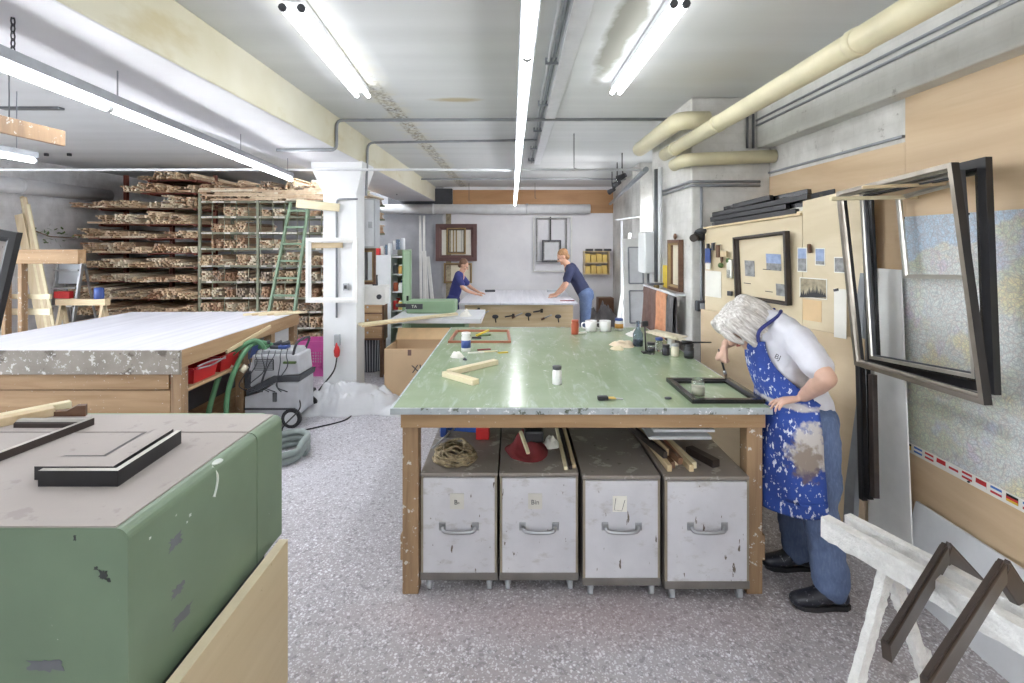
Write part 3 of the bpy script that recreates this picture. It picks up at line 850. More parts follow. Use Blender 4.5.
# spot lamps added by the back right corner to brighten the far wall
def added_spot_lamp(label, loc, target, watt):
    loc, target = V(loc), V(target); d = (target - loc).normalized()
    root = thing('added_spot_lamp', label, 'lamp', loc)
    MB().tube([loc - d * .06, loc + d * .05, loc + d * .07], [.03, .045, .05], 14).build('lamp_head', 'dark_metal', root)
    MB().tube([loc + d * .071, loc + d * .074], .042, 14).build('bulb_face', 'tube_light', root)
    MB().tube([loc - d * .02, V((loc.x, loc.y, loc.z + .12)), V((loc.x, loc.y, CZ))], .008, 8).build('stem', 'dark_metal', root)
    ld = bpy.data.lights.new('spot_bulb', 'SPOT'); ld.energy = watt; ld.spot_size = math.radians(150); ld.spot_blend = 1.0; ld.shadow_soft_size = .05; ld.color = (1, .97, .96)
    lo = bpy.data.objects.new('spot_bulb', ld); COL.objects.link(lo); lo.parent = root; lo.location = d * .09
    lo.rotation_euler = d.to_track_quat('-Z', 'Y').to_euler()
added_spot_lamp('added dark spot lamp under the sloping pipe near the back wall', (1.72, 8.6, 2.72), (-.4, 10.9, 1.5), 34)
added_spot_lamp('added dark spot lamp under the sloping pipe over the far bench', (1.60, 7.6, 2.72), (-.9, 10.6, 1.2), 34)
added_spot_lamp('added dark spot lamp under the sloping pipe beside the pillar', (1.50, 6.8, 2.72), (-2.0, 10.0, 1.0), 34)
# ceiling oddments
for px, ln in ((125, .8), (0, .55)):
    x0 = X(px, 4.5)
    tag(MB().box((x0, 4.48, CZ - .02), (x0 + ln, 4.55, CZ), .003).build('ceiling_rail', 'conduit_dark'), ('longer' if px else 'shorter') + ' dark rail screwed to the ceiling over the white bench', 'rail')
for px, py, Y in ((86, 82, 3.9), (146, 82, 3.9), (45, 152, 6.8), (68, 155, 6.8)):
    x0 = X(px, Y)
    tag(MB().box((x0 - .02, Y, CZ - .04), (x0 + .02, Y + .04, CZ), .004).build('ceiling_hook', 'dark_metal'), 'small dark hook fixing on the ceiling left of the beam', 'hook', 'ceiling hooks')
for px, y1, Y in ((574, 168, 5.6), (691, 120, 4.3), (702, 118, 4.3), (469, 200, 10.2), (535, 198, 10.2)):
    tag(MB().tube([(X(px, Y), Y, CZ), (X(px, Y), Y, Z(y1, Y))], .005, 6).tube([(X(px, Y), Y, Z(y1, Y)), (X(px, Y) + .03, Y, Z(y1, Y) - .01)], .006, 6).build('ceiling_wire', 'conduit_dark'), 'thin bent wire hanging down from the ceiling', 'wire', 'hanging wires')

# ------------------------------------------------------------------ green workbench
GX0, GX1, GY0, GY1, GZ = -.62, 1.295, 2.45, 4.81, .975
gt = thing('workbench', 'large workbench with paint-spotted green top and wooden legs', 'table', ((GX0 + GX1) / 2, 3.63, 0))
MB().box((GX0 + .012, GY0 + .012, GZ - .028), (GX1 - .012, GY1 - .012, GZ), .003).build('tabletop', 'green_linoleum', gt)
for lo, hi in (((GX0, GY0, GZ - .034), (GX1, GY0 + .012, GZ - .002)), ((GX0, GY1 - .012, GZ - .034), (GX1, GY1, GZ - .002)),
               ((GX0, GY0 + .012, GZ - .034), (GX0 + .012, GY1 - .012, GZ - .002)), ((GX1 - .012, GY0 + .012, GZ - .034), (GX1, GY1 - .012, GZ - .002))):
    MB().box(lo, hi, .002).build('edge_strip', 'bench_edge', gt)
MB().box((-.575, 2.485, .862), (1.276, 2.51, .941), .003).build('apron', 'bench_wood', gt)
MB().box((-.575, 4.72, .862), (1.276, 4.745, .941), .003).build('apron', 'bench_wood', gt)
for x in (-.572, 1.248):
    MB().box((x, 2.51, .862), (x + .025, 4.72, .941), .003).build('apron', 'bench_wood_y', gt)
for x0 in (-.572, 1.192):
    for y0 in (2.51, 4.64):
        lg = MB().box((x0, y0, 0), (x0 + .082, y0 + .08, .90), .004).build('leg', 'bench_wood_z', gt)
        MB().box((x0 - .012 if x0 < 0 else x0 + .082, y0 + .005, .17), (x0 if x0 < 0 else x0 + .098, y0 + .075, .30), .004).build('foot_block', 'bench_wood_z', lg)
MB().box((-.49, 4.65, .12), (1.19, 4.675, .21), .003).build('stretcher', 'bench_wood', gt)
MB().box((-.44, 4.60, .21), (1.12, 4.615, .86)).build('back_panel', 'bench_wood', gt)

# rolling cabinets underneath
CABS = [(421, 497, 2.527, .614, 'first', 'scribbled grey note, under the tangled cord heap', 'B-'),
        (500, 578, 2.527, .614, 'second', 'square grey note, under the red cloth', 'Bin'),
        (583, 660, 2.488, .618, 'third', 'folded white note and bare dusty top', ''),
        (665, 749, 2.463, .625, 'fourth', 'no note on its door, stacked with offcuts', None)]
cab_tops = []
for (a, b, Y0, zt, nm, lab, note) in CABS:
    x0, x1 = X(a, Y0), X(b, Y0); Y1 = Y0 + 1.05; zb = .062
    c = thing('rolling_cabinet', 'white rolling cabinet with ' + lab, 'cabinet', ((x0 + x1) / 2, (Y0 + Y1) / 2, 0), 'rolling cabinets under the workbench')
    MB().box((x0, Y0 + .012, zb + .02), (x1, Y1, zt - .012), .004).build('body', 'cab_base', c)
    MB().box((x0 - .004, Y0, zt - .02), (x1 + .004, Y1 + .004, zt), .004).build('top_board', 'cab_top', c)
    fp = MB().box((x0 + .012, Y0 - .004, zb + .04), (x1 - .012, Y0 + .012, zt - .025), .002).build('door', 'scuffed_white', c)
    for lo, hi in (((x0, Y0 - .002, zb + .02), (x0 + .012, Y0 + .014, zt - .02)), ((x1 - .012, Y0 - .002, zb + .02), (x1, Y0 + .014, zt - .02))):
        MB().box(lo, hi, .001).build('edge_trim', 'cab_trim', c)
    MB().box((x0 - .003, Y0 - .005, zb), (x1 + .003, Y1 - .01, zb + .04), .004).build('plinth', 'cab_base', c)
    xm = (x0 + x1) / 2; hz = 1.8 - (526 - HZ) * Y0 / F; yy = Y0 - .004
    for sgn in (-1, 1):
        MB().box((xm + sgn * .085 - .017, yy - .006, hz - .018), (xm + sgn * .085 + .017, yy, hz + .022), .002).build('handle_bracket', 'galvanised', fp)
    MB().tube(bez([(xm - .08, yy - .008, hz), (xm - .07, yy - .026, hz - .012), (xm, yy - .03, hz - .016), (xm + .07, yy - .026, hz - .012), (xm + .08, yy - .008, hz)], 4), .010, 8).build('handle', 'galvanised', fp)
    if note is not None:
        nx = xm + {'B-': -.01, 'Bin': -.02, '': -.01}[note]; nz = hz + (.13 if note != '' else .115); nw = .036
        pp = MB().box((nx - nw, yy - .002, nz - .04), (nx + nw, yy, nz + .04)).build('paper_note', 'note_grey' if note else 'paper', fp)
        if note: text_mesh(note, .034, 'conduit_dark', (nx, yy - .0028, nz - .005), (1, 0, 0), (0, 0, 1), fp)
        else:
            MB().tube([(nx - .02, yy - .003, nz + .03), (nx - .028, yy - .003, nz - .03), (nx + .01, yy - .003, nz - .035), (nx + .026, yy - .003, nz + .02)], .0012, 4).build('lettering', 'ink', fp)
    for xx in (x0 + .04, x1 - .04):
        for y_ in (Y0 + .03, Y1 - .06):
            w_ = MB().tube([(xx - .012, y_, .027), (xx + .012, y_, .027)], .027, 12).build('caster_wheel', 'grey_plastic', c)
            MB().box((xx - .017, y_ - .014, .03), (xx + .017, y_ + .014, zb), .003).build('caster_fork', 'galvanised', w_)
    cab_tops.append((x0, x1, Y0, zt))

# things lying on the cabinets
def coil(cx, cy, z, rx, ry, turns, r, seed, rise):
    rr = random.Random(seed); pts = []
    for k in range(turns * 14):
        a = k * 2 * math.pi / 14; q = k / (turns * 14)
        f = .45 + .55 * abs(math.sin(k * .37 + seed)) * (1 - .3 * q)
        pts.append(V((cx + rx * f * math.cos(a) + rr.uniform(-.006, .006), cy + ry * f * math.sin(a) + rr.uniform(-.006, .006), z + r + rise * q * (1.1 - f) + rr.uniform(0, .008))))
    return pts
x0, x1, Y0, zt = cab_tops[0]
tag(MB().tube(coil(x0 + .155, Y0 + .16, zt, .125, .12, 13, .0065, 3, .15), .0065, 6).build('rope_heap', 'rope'), 'tangled heap of brown cord on the rolling cabinet next to the red cloth', 'rope')
cl = thing('bar_clamp', 'blue bar clamp lying behind the tangled cord', 'clamp', (x0 + .2, Y0 + .42, zt))
MB().bar((x0 + .03, Y0 + .50, zt + .05), (x0 + .30, Y0 + .44, zt + .05), .018, .03, bev=.003).build('clamp_bar', 'blue_plastic', cl)
MB().box((x0 + .03, Y0 + .46, zt), (x0 + .07, Y0 + .54, zt + .075), .006).build('jaw', 'blue_plastic', cl)
MB().box((x0 + .25, Y0 + .42, zt), (x0 + .33, Y0 + .54, zt + .07), .006).build('jaw', 'red_plastic', cl)
MB().tube([(x0 + .01, Y0 + .28, zt + .01), (x0 + .12, Y0 + .42, zt + .07)], .005, 6).build('screw', 'steel', cl)
x0, x1, Y0, zt = cab_tops[1]
tag(heap((x0 + .15, Y0 + .27), .13, .14, .10, 11, 4.0, zt).build('rag', 'red_cloth'), 'crumpled dark red cloth on a rolling cabinet', 'cloth')
br = thing('hand_brush', 'dark hand brush with pale wooden handle on the red cloth', 'brush', (x0 + .2, Y0 + .2, zt + .07))
MB().bar((x0 + .15, Y0 + .13, zt + .045), (x0 + .11, Y0 + .27, zt + .11), .02, .016, bev=.004).build('handle', 'pale_wood', br)
MB().box((x0 + .13, Y0 + .22, zt + .06), (x0 + .24, Y0 + .36, zt + .13), .015).build('brush_head', 'black', br)
tag(heap((x0 + .29, Y0 + .34), .05, .05, .08, 16, 9.0, zt).build('paper_wad', 'paper'), 'crumpled white paper beside the red cloth under the bench', 'paper')
for k, px in enumerate((566, 571, 575)):
    x = X(px, 2.55)
    tag(MB().box((x - .009, Y0 + .03 + .01 * k, zt), (x + .009, Y0 + .98, zt + .018), .002).build('moulding_strip', ('pale_wood', 'dark_wood', 'pine_y')[k]),
        ('pale', 'dark', 'yellowish')[k] + ' thin wooden strip lying beside the red cloth under the bench', 'moulding')
x0, x1, Y0, zt = cab_tops[3]
mcol = ['pine_y', 'brown_wood', 'pale_wood', 'red_wood', 'pine_y', 'pale_wood', 'dark_wood', 'pine_y', 'brown_wood']
for k in range(9):
    xa = x0 + .03 + .028 * (k % 6); lay = k // 6
    ya = Y0 + .05 + .035 * ((k * 5) % 4); sk = (.05 - .02 * (k % 3)) * (1 if k < 6 else -1)
    tag(MB().bar((xa + .01, ya, zt + .018 + .037 * lay), (xa - .06 + sk, ya + .55, zt + .018 + .037 * lay), .025, .034, bev=.003).build('moulding_offcut', mcol[k]),
        'wooden moulding offcut stacked on the rolling cabinet nearest the person', 'moulding', 'moulding offcuts under the bench')
tag(MB().bar((x0 + .30, Y0 + .10, zt + .02), (x0 + .22, Y0 + .28, zt + .02), .05, .04, bev=.004).build('wood_block', 'dark_wood'), 'dark wooden block lying apart from the offcuts under the bench', 'wood')
for k, (dz, dx) in enumerate(((.112, 0), (.14, .03))):
    tag(MB().box((x0 - .03 + dx, Y0 + .18 + .03 * k, zt + dz), (x0 + .31 + dx, Y0 + .62, zt + dz + .018), .006).build('foam_sheet', 'pale_plastic'), ('lower' if k == 0 else 'upper') + ' white foam sheet lying over the moulding offcuts', 'sheet')

# ------------------------------------------------------------------ things on the green top
def lathe_thing(name, label, cat, base, body, mat, extra=(), n=20, group=None):
    b = V(base); root = thing(name, label, cat, b, group)
    MB().lathe(b, body, n).build('body', mat, root)
    for nm, prof, m in extra: MB().lathe(b, prof, n).build(nm, m, root)
    return root
def jar(name, label, cat, px, py, r, h, mat, lid=None, lab=None, z=GZ, group=None, open_=False, fill=None):
    b = on(px, py, z)
    ex = []
    if lid: ex.append(('lid', [(r * .93, h - .001), (r * .95, h), (r * .95, h + .016), (r * .9, h + .018)], lid))
    if lab: ex.append(('label_band', [(r * 1.012, h * .22), (r * 1.015, h * .22), (r * 1.015, h * .68), (r * 1.012, h * .68)], lab))
    if fill: ex.append(('contents', [(r * .86, .006), (r * .86, h * .55)], fill))
    body = [(r * .9, 0), (r, .006), (r, h * .82), (r * .85, h * .95), (r * .85, h)]
    if open_: body += [(r * .8, h), (r * .8, h * .85)]
    return lathe_thing(name, label, cat, b, body, mat, ex, group=group)

FRM = [V((.915, 2.515, GZ)), V((1.29, 2.515, GZ)), V((1.285, 2.925, GZ)), V((.908, 2.925, GZ))]
fr = thing('picture_frame', 'black picture frame lying flat being painted on the green bench', 'frame', (1.1, 2.72, GZ))
frame_sides(fr, FRM, .045, .022, ['black_gloss', 'black'], (0, 0, 1))
jar('glass_jar', 'clear glass jar standing inside the black frame', 'jar', 698, 395, .034, .088, 'clear_glass', fill='paper_cream', open_=True)
jar('paint_jar', 'white jar with grey lid standing alone mid bench', 'jar', 557, 384, .028, .088, 'ceramic', lid='dark_grey')
bt = jar('glue_bottle', 'white plastic bottle with blue label near the reddish frame', 'bottle', 466, 351, .036, .125, 'ceramic', lid='ceramic', lab='label_blue')
# pale wooden frame corner
cr = thing('frame_corner', 'pale wooden frame corner piece lying on the green bench', 'frame', on(452, 374, GZ))
a, b, c_ = on(445, 376, GZ), on(476, 385, GZ), on(496, 364, GZ)
for p, q, nm in ((a, b, 'front_arm'), (a + V((.02, .02, 0)), c_, 'rear_arm')):
    MB().bar(p + V((0, 0, .016)), q + V((0, 0, .016)), .05, .032, bev=.003).build(nm, 'pale_wood', cr)
# empty reddish frame
fr2 = thing('picture_frame', 'empty thin reddish wooden frame lying at the bench corner', 'frame', (-.3, 4.3, GZ))
frame_sides(fr2, [on(448, 343, GZ), on(511, 343, GZ), on(509, 331.5, GZ), on(456, 331.5, GZ)], .022, .018, ['red_wood', 'red_wood'], (0, 0, 1))
cp = thing('spring_clamp', 'small yellow-green spring clamp lying in the reddish frame', 'clamp', on(484, 338, GZ))
q = on(484, 338, GZ)
MB().bar(q + V((-.07, 0, .02)), q + V((.04, .05, .06)), .02, .015, bev=.003).build('arm', 'yellow_paint', cp)
MB().bar(q + V((-.06, .03, .012)), q + V((.06, -.01, .03)), .02, .015, bev=.003).build('arm', 'leaf_green', cp)
MB().bar(q + V((-.10, -.02, .008)), q + V((-.02, -.03, .008)), .02, .015).build('jaw', 'dark_grey', cp)
tag(heap((on(457, 357, GZ).x, on(457, 357, GZ).y), .05, .04, .05, 22, 2.0, GZ).build('paper_wad', 'paper'), 'crumpled white tissue beside the pale frame corner', 'paper')
tag(heap((on(465, 360, GZ).x, on(465, 360, GZ).y), .018, .015, .02, 22, 2.5, GZ, 6, 12).build('wood_scrap', 'dark_grey'), 'dark little scrap beside the crumpled tissue', 'scrap')
for k, (px, py, s_) in enumerate(((476, 353, .06), (488, 352, .07), (484, 350, .05), (503, 353, .035))):
    q = on(px, py, GZ)
    tag(MB().bar(q + V((-s_, -.012, .004)), q + V((s_, .014, .004)), .022, .007).build('wood_chip', ('paper', 'pale_wood', 'red_cloth', 'yellow_paint')[k]),
        ('white paper', 'pale wooden', 'red', 'yellow')[k] + ' scrap lying beyond the pale frame corner', 'scrap')
# palette knife, little blade
kn = thing('putty_knife', 'small dark putty knife with yellow bit at the bench front', 'knife', on(606, 400, GZ))
q = on(606, 400, GZ)
MB().bar(q + V((-.045, -.005, .012)), q + V((.01, 0, .012)), .028, .022, bev=.005).build('handle', 'black', kn)
MB().bar(q + V((.01, .0, .012)), q + V((.05, .01, .008)), .03, .004).build('blade', 'yellow_box', kn)
MB().bar(q + V((.05, .01, .006)), q + V((.09, .005, .004)), .015, .003).build('blade_tip', 'steel', kn)
q = on(668, 399, GZ)
tag(MB().ball(q + V((0, 0, .006)), .02, 10, (1, .7, .3)).build('putty_blob', 'dark_grey'), 'small dark blob on the bench left of the black frame', 'scrap')
# back row
jar('spice_jar', 'red-brown jar standing at the far edge of the bench', 'jar', 575, 334, .034, .11, 'terracotta', lid='terracotta')
def mug(label, px, py):
    b = on(px, py, GZ); r, h = .055, .098
    root = thing('mug', label, 'mug', b, 'white mugs on the bench')
    MB().lathe(b, [(r * .85, 0), (r * .95, .004), (r, h), (r * .92, h), (r * .88, .01)], 22).build('body', 'ceramic', root)
    MB().tube(bez([b + V((-r * .95, 0, h * .8)), b + V((-r * 1.5, 0, h * .75)), b + V((-r * 1.55, 0, h * .4)), b + V((-r * .95, 0, h * .25))], 4), .007, 8).build('handle', 'ceramic', root)
    MB().lathe(b, [(r * .9, h * .86), (r * .9, h * .865)], 22).build('contents', 'brown_wood', root)
mug('white mug beside the red-brown jar', 591, 331)
mug('white mug beside the orange-labelled jar', 605, 331)
q = on(580, 334, GZ)
tag(MB().bar(q + V((-.04, -.01, .008)), q + V((.06, .02, .012)), .03, .014, bev=.004).build('paint_scraper', 'paper'), 'white scraper lying in front of the white mug', 'tool')
jar('paint_tin', 'white jar with orange label and blue lid at the bench back', 'jar', 619, 330, .04, .092, 'ceramic', lid='label_blue', lab='label_orange')
tag(heap((on(623, 345, GZ).x, on(623, 345, GZ).y), .10, .11, .045, 14, 6.0, GZ).build('rag', 'rag'), 'crumpled cream rag on the bench near the bottles', 'cloth')
tag(heap((on(617, 349, GZ).x, on(617, 349, GZ).y), .055, .05, .03, 18, 7.0, GZ).build('rag', 'pale_wood'), 'small yellowish rag in front of the cream rag', 'cloth')
tag(heap((on(634, 335, GZ).x, on(634, 335, GZ).y), .07, .12, .05, 14, 8.0, GZ).build('rag', 'paper'), 'crumpled white rag behind the glass bottle', 'cloth')
lathe_thing('glass_bottle', 'bluish glass bottle with dark liquid on the bench', 'bottle', on(638, 346, GZ), [(.036, 0), (.04, .006), (.04, .1), (.014, .145), (.013, .19), (.016, .19), (.016, .2)], 'blue_glass', [('contents', [(.034, .006), (.034, .05)], 'liquid_dark')])
q = on(646, 353, GZ)
st = thing('clamp_stand', 'thin black upright stand among the paint bottles', 'stand', q)
MB().box((q.x - .03, q.y - .03, GZ), (q.x + .03, q.y + .03, GZ + .012), .003).build('base', 'black', st)
MB().tube([(q.x, q.y, GZ + .01), (q.x - .01, q.y, GZ + .22)], .006, 8).build('rod', 'black', st)
MB().box((q.x - .03, q.y - .015, GZ + .20), (q.x + .015, q.y + .015, GZ + .24), .006).build('grip', 'black', st)
for px, py, r, h, m, ld, lb, lab in ((651, 354, .03, .07, 'clear_glass', 'black', 'liquid_dark', 'small dark-capped paint bottle beside the black stand'),
                                     (659, 351, .03, .085, 'clear_glass', 'label_blue', None, 'small glass jar with blue lid in the bottle row'),
                                     (666, 355, .028, .06, 'liquid_dark', 'black', None, 'squat black paint pot in the bottle row'),
                                     (675, 356, .028, .075, 'paper_cream', 'steel', None, 'cream paint pot with metal lid in the bottle row'),
                                     (671, 347, .028, .08, 'ceramic', 'black', None, 'white pot with black lid behind the bottle row'),
                                     (689, 358, .034, .085, 'black', 'black', 'dark_grey', 'black ink bottle standing at the bench edge')):
    jar('paint_pot', lab, 'jar', px, py, r, h, m, lid=ld, lab=lb)
ls = thing('paint_tray', 'flat cream box lid propped on the paint pots', 'tray', on(665, 350, GZ))
MB().bar(on(650, 345, GZ) + V((0, 0, .115)), on(682, 351, GZ) + V((0, 0, .1)), .16, .008).build('lid_board', 'paper_cream', ls)
MB().bar(on(650, 345, GZ) + V((0, -.08, .11)), on(682, 351, GZ) + V((0, -.08, .095)), .006, .025).build('lid_rim', 'paper_cream', ls)
q = on(689, 358, GZ)
bb = thing('paint_brush', 'long black brush lying across the black ink bottle', 'brush', q + V((0, 0, .105)))
MB().tube([q + V((.16, .0, .112)), q + V((.02, 0, .112))], [.004, .007], 8).build('handle', 'black', bb)
MB().tube([q + V((.02, 0, .112)), q + V((-.05, 0, .112))], [.012, .016], 8).build('bristles', 'black', bb)

# ------------------------------------------------------------------ green machine in the foreground
MX0, MX1, MY0, MY1, MZ = -2.25, -1.0, 1.27, 2.11, 1.06
mc = thing('green_machine', 'green sheet metal machine cabinet with dusty felt top', 'machine', (-1.6, 1.7, 0))
def rounded_housing(y0, y1, name):
    mb = MB(); r = .03
    prof = [(MX0, .55), (MX1, .55), (MX1, MZ - r)]
    for k in range(1, 6):
        a = k * math.pi / 10; prof.append((MX1 - r + r * math.cos(a), MZ - r + r * math.sin(a)))
    prof += [(MX0, MZ)]
    mb.prism([V((x, y0, z)) for x, z in prof], (0, y1 - y0, 0))
    return mb.build(name, 'machine_green', mc)
hs = rounded_housing(MY0, 1.904, 'housing'); rounded_housing(1.910, MY1, 'housing')
MB().box((MX0 + .05, MY0 + .06, .0), (MX1 - .05, MY1 - .05, .55)).build('pedestal', 'dark_grey', mc)
MB().box((MX0, MY0 + .004, MZ), (MX1 - .035, 1.902, MZ + .004)).build('felt_cover', 'dusty_felt', mc)
MB().box((MX0, 1.912, MZ), (MX1 - .035, MY1 - .004, MZ + .004)).build('felt_cover', 'dusty_felt', mc)
MB().box((MX0, MY1 - .002, .95), (-1.08, MY1 + .02, MZ + .001), .004).build('rear_lip', 'machine_green_light', mc)
def patch(cx, cz, rx, rz, seed, mat, face):
    """worn place in the paint, irregular outline"""
    rr = random.Random(seed); pts = []
    for k in range(26):
        a = k * 2 * math.pi / 26; q = .55 + .55 * rr.random()
        u = max(-1, min(1, 1.35 * math.cos(a))) * rx * q; v = max(-1, min(1, 1.35 * math.sin(a))) * rz * q
        pts.append(V((MX1 + .0004, cx + u, cz + v)) if face == 'side' else V((cx + u, MY0 - .0004, cz + v)))
    MB().prism(pts, (.0004, 0, 0) if face == 'side' else (0, -.0004, 0)).build('worn_patch', mat, hs)
def side_pt(px, py): Y = F * MX1 / (px - CXP); return Y, Z(py, Y)
for px, py, rx, rz, m in ((176, 541, .030, .020, 'chip_grey'), (178, 590, .028, .016, 'chip_grey'), (182, 616, .05, .018, 'chip_grey'),
                          (150, 538, .004, .004, 'chip_white'), (190, 515, .006, .005, 'chip_white'), (187, 522, .004, .003, 'chip_white')):
    y, z = side_pt(px, py); patch(y, z, rx, rz, int(px), m, 'side')
for px, py, rx, rz, m in ((47, 665, .05, .018, 'chip_grey'), (103, 575, .012, .014, 'chip_dark'), (96, 568, .006, .005, 'chip_dark'), (109, 580, .005, .006, 'chip_dark'), (75, 538, .004, .008, 'chip_dark')):
    patch(X(px, MY0), Z(py, MY0), rx, rz, int(px), m, 'front')
# a white paint drip over the edge
dr = MB().tube(bez([(-1.012, 1.64, 1.052), (-.999, 1.65, 1.02), (-.998, 1.645, .985), (-.998, 1.63, .955)], 5), [.004] * 15 + [.006], 6); dr.ball((-1.015, 1.67, 1.054), .02, 10, (1, 1.3, .25))
dr.build('paint_drip', 'chip_white', hs)
sb = thing('board', 'tan board standing on edge along the green machine', 'board', (-.95, 1.5, 0))
MB().box((-.965, .75, 0), (-.93, 2.016, .578), .001).build('panel', 'board_tan', sb)
MB().box((-.966, .75, .578), (-.929, 2.017, .581)).build('top_edge', 'board_edge', sb)

# frame corner samples on the machine
FZ = MZ + .004
def Lcorner(label, pts, w_, h_, mats, name='frame_corner'):
    """two mitred mouldings meeting at pts[1]"""
    a, b, c_ = [V((p[0], p[1], FZ)) for p in pts]
    root = thing(name, label, 'frame', b)
    d1 = (a - b).normalized(); d2 = (c_ - b).normalized(); inn = d1 + d2
    prof = [(0, 0), (0, h_), (.55, h_), (.8, h_ * .75), (1, h_ * .6), (1, 0)]
    for end, d, o in ((a, d1, d2), (c_, d2, d1)):
        mb = MB(); A = []; B = []
        for u, h in prof:
            A.append(b + inn * (u * w_) + V((0, 0, h))); B.append(end + o * (u * w_) + V((0, 0, h)))
        A, B = mb.verts(A), mb.verts(B)
        for k in range(6):
            f = mb.face([A[k], A[(k + 1) % 6], B[(k + 1) % 6], B[k]])
            if k in (1, 2) and f: f.material_index = 1
        mb.face(A); mb.face(list(reversed(B)))
        mb.build('moulding_arm', mats, root)
    return root
Lcorner('black frame corner with silver top edge on the green machine', [(-1.438, 1.48), (-1.196, 1.48), (-1.222, 1.80)], .034, .048, ['black', 'silver_leaf'])
Lcorner('wide grey-topped frame corner behind the black silver one', [(-1.49, 1.522), (-1.245, 1.522), (-1.272, 1.83)], .12, .042, ['black', 'dusty_felt'])
Lcorner('dark brown frame corner with silver edge at the machine rear', [(-1.735, 1.62), (-1.70, 1.985), (-1.99, 1.985)], .034, .028, ['dark_wood', 'silver_leaf'])
for k, (p, q, w_, h_, m, lab) in enumerate((((-2.2, 1.80), (-1.97, 2.10), .05, .035, 'pine', 'pale yellow moulding length lying on the machine rear'),
                                            ((-2.2, 1.92), (-1.99, 2.20), .04, .03, 'pale_wood', 'second pale moulding length beside the yellow one'))):
    tag(MB().bar((p[0], p[1], FZ + h_ / 2), (q[0], q[1], FZ + h_ / 2), w_, h_, bev=.004).build('moulding_length', m), lab, 'moulding')
b0 = V((-1.88, 2.08, FZ))
tag(MB().prism([b0 + V((-.10, 0, 0)), b0 + V((.06, 0, 0)), b0 + V((.06, 0, .045)), b0 + V((.02, 0, .043)), b0 + V((-.02, 0, .022)), b0 + V((-.10, 0, .018))], (-.015, .028, 0)).build('moulding_sample', 'brown_wood'), 'curved brown moulding sample standing on the machine rear', 'moulding')

# ------------------------------------------------------------------ big dark frame leaning behind the machine
lf = thing('picture_frame', 'large dark frame with grey board leaning behind the green machine', 'frame', (-2.9, 2.42, 0))
tr_, br_ = V((-2.425, 2.42, 1.85)), V((-2.73, 2.30, .02)); ex = V((-.985, 0, .165)) * .75
_, inn = frame_sides(lf, [br_ + ex, br_, tr_, tr_ + ex], .055, .03, ['black', 'black'], None)
MB().prism(inn, (0, .012, 0)).build('backing_board', 'dusty_felt', lf)

# ------------------------------------------------------------------ long white bench on the left
TX0, TX1, TY0, TY1, TZ = -4.72, -2.66, 3.9, 6.05, .95
wt = thing('workbench', 'long wooden bench covered in white sheeting with storage below', 'table', (-3.7, 5, 0))
MB().box((TX0, TY0, TZ - .012), (TX1, TY1, TZ), .002).build('tabletop', 'white_covering', wt)
MB().box((TX0, TY0 - .012, TZ - .195), (TX1 + .004, TY0 + .02, TZ - .004), .004).build('front_skirt', 'stained_skirt', wt)
MB().box((TX1 - .03, TY0 + .02, TZ - .15), (TX1 + .004, TY1, TZ - .008), .004).build('side_skirt', 'bench_wood_y', wt)
MB().box((TX0, TY1 - .03, TZ - .15), (TX1 - .03, TY1, TZ - .012)).build('back_skirt', 'bench_wood', wt)
for z0, z1, y in ((.625, .75, 3.93), (.40, .612, 3.95), (.2, .39, 3.95)):
    MB().box((TX0, y, z0), (TX1 - .11, y + .025, z1), .003).build('front_board', 'bench_wood', wt)
for y in (3.925, 4.83, 5.38, 5.94):
    MB().box((TX1 - .09, y, 0), (TX1 - .005, y + .085, TZ - .15), .004).build('leg', 'bench_wood_z', wt)
    MB().box((TX0 + .02, y, 0), (TX0 + .1, y + .085, TZ - .15), .004).build('leg', 'bench_wood_z', wt)
MB().box((TX0 + .1, 4.0, .585), (TX1 - .012, 6.02, .61)).build('shelf', 'bench_wood_y', wt)
MB().box((TX0 + .1, 4.0, .10), (TX1 - .04, 6.02, .125)).build('shelf', 'bench_wood_y', wt)
MB().box((TX1 - .6, 4.05, .125), (TX1 - .58, 6.0, .585)).build('back_panel', 'dark_grey', wt)
tag(MB().bar((TX1 + .02, 4.5, .80), (TX1 + .025, 5.3, .90), .02, .035, bev=.003).build('wood_strip', 'pine_y'), 'pale wooden strip fixed along the white bench side', 'wood')
for k in range(5):
    a = V((TX1 - .5 + .09 * k, 5.72 + .02 * (k % 2), TZ + .012)); b = a + V((.28, .24, 0))
    tag(MB().bar(a, b, .04, .024, bev=.003).build('moulding_length', 'pine' if k % 2 else 'pale_wood'), 'pale moulding length lying on the far corner of the white bench', 'moulding', 'mouldings on the white bench corner')
# crates on its shelf
def crate(label, x0, x1, y0, y1, z, h, mat):
    root = thing('plastic_crate', label, 'crate', ((x0 + x1) / 2, (y0 + y1) / 2, z))
    t = .012; f = .02
    MB().box((x0 + f, y0 + f, z), (x1 - f, y1 - f, z + .01)).build('base', mat, root)
    for A, B in (((x0, y0), (x1, y0)), ((x1, y0), (x1, y1)), ((x1, y1), (x0, y1)), ((x0, y1), (x0, y0))):
        a, b = V((A[0], A[1], z + h)), V((B[0], B[1], z + h)); cc = V(((x0 + x1) / 2, (y0 + y1) / 2, z + h))
        def inw(p): return V((p.x + (f if p.x < cc.x else -f), p.y + (f if p.y < cc.y else -f), z))
        d = (cc - (a + b) / 2).normalized() * t
        MB().prism([a, b, inw(b), inw(a)], d).build('side_wall', mat, root)
        MB().bar(a, b, .03, .012, bev=.003).build('rim', mat, root)
    return root
crate('red plastic crate on the white bench shelf, next to the blue tin', TX1 - .40, TX1 - .03, 4.12, 4.46, .61, .13, 'red_plastic')
crate('red plastic crate on the white bench shelf, further along', TX1 - .40, TX1 - .03, 4.50, 4.80, .61, .14, 'red_plastic')
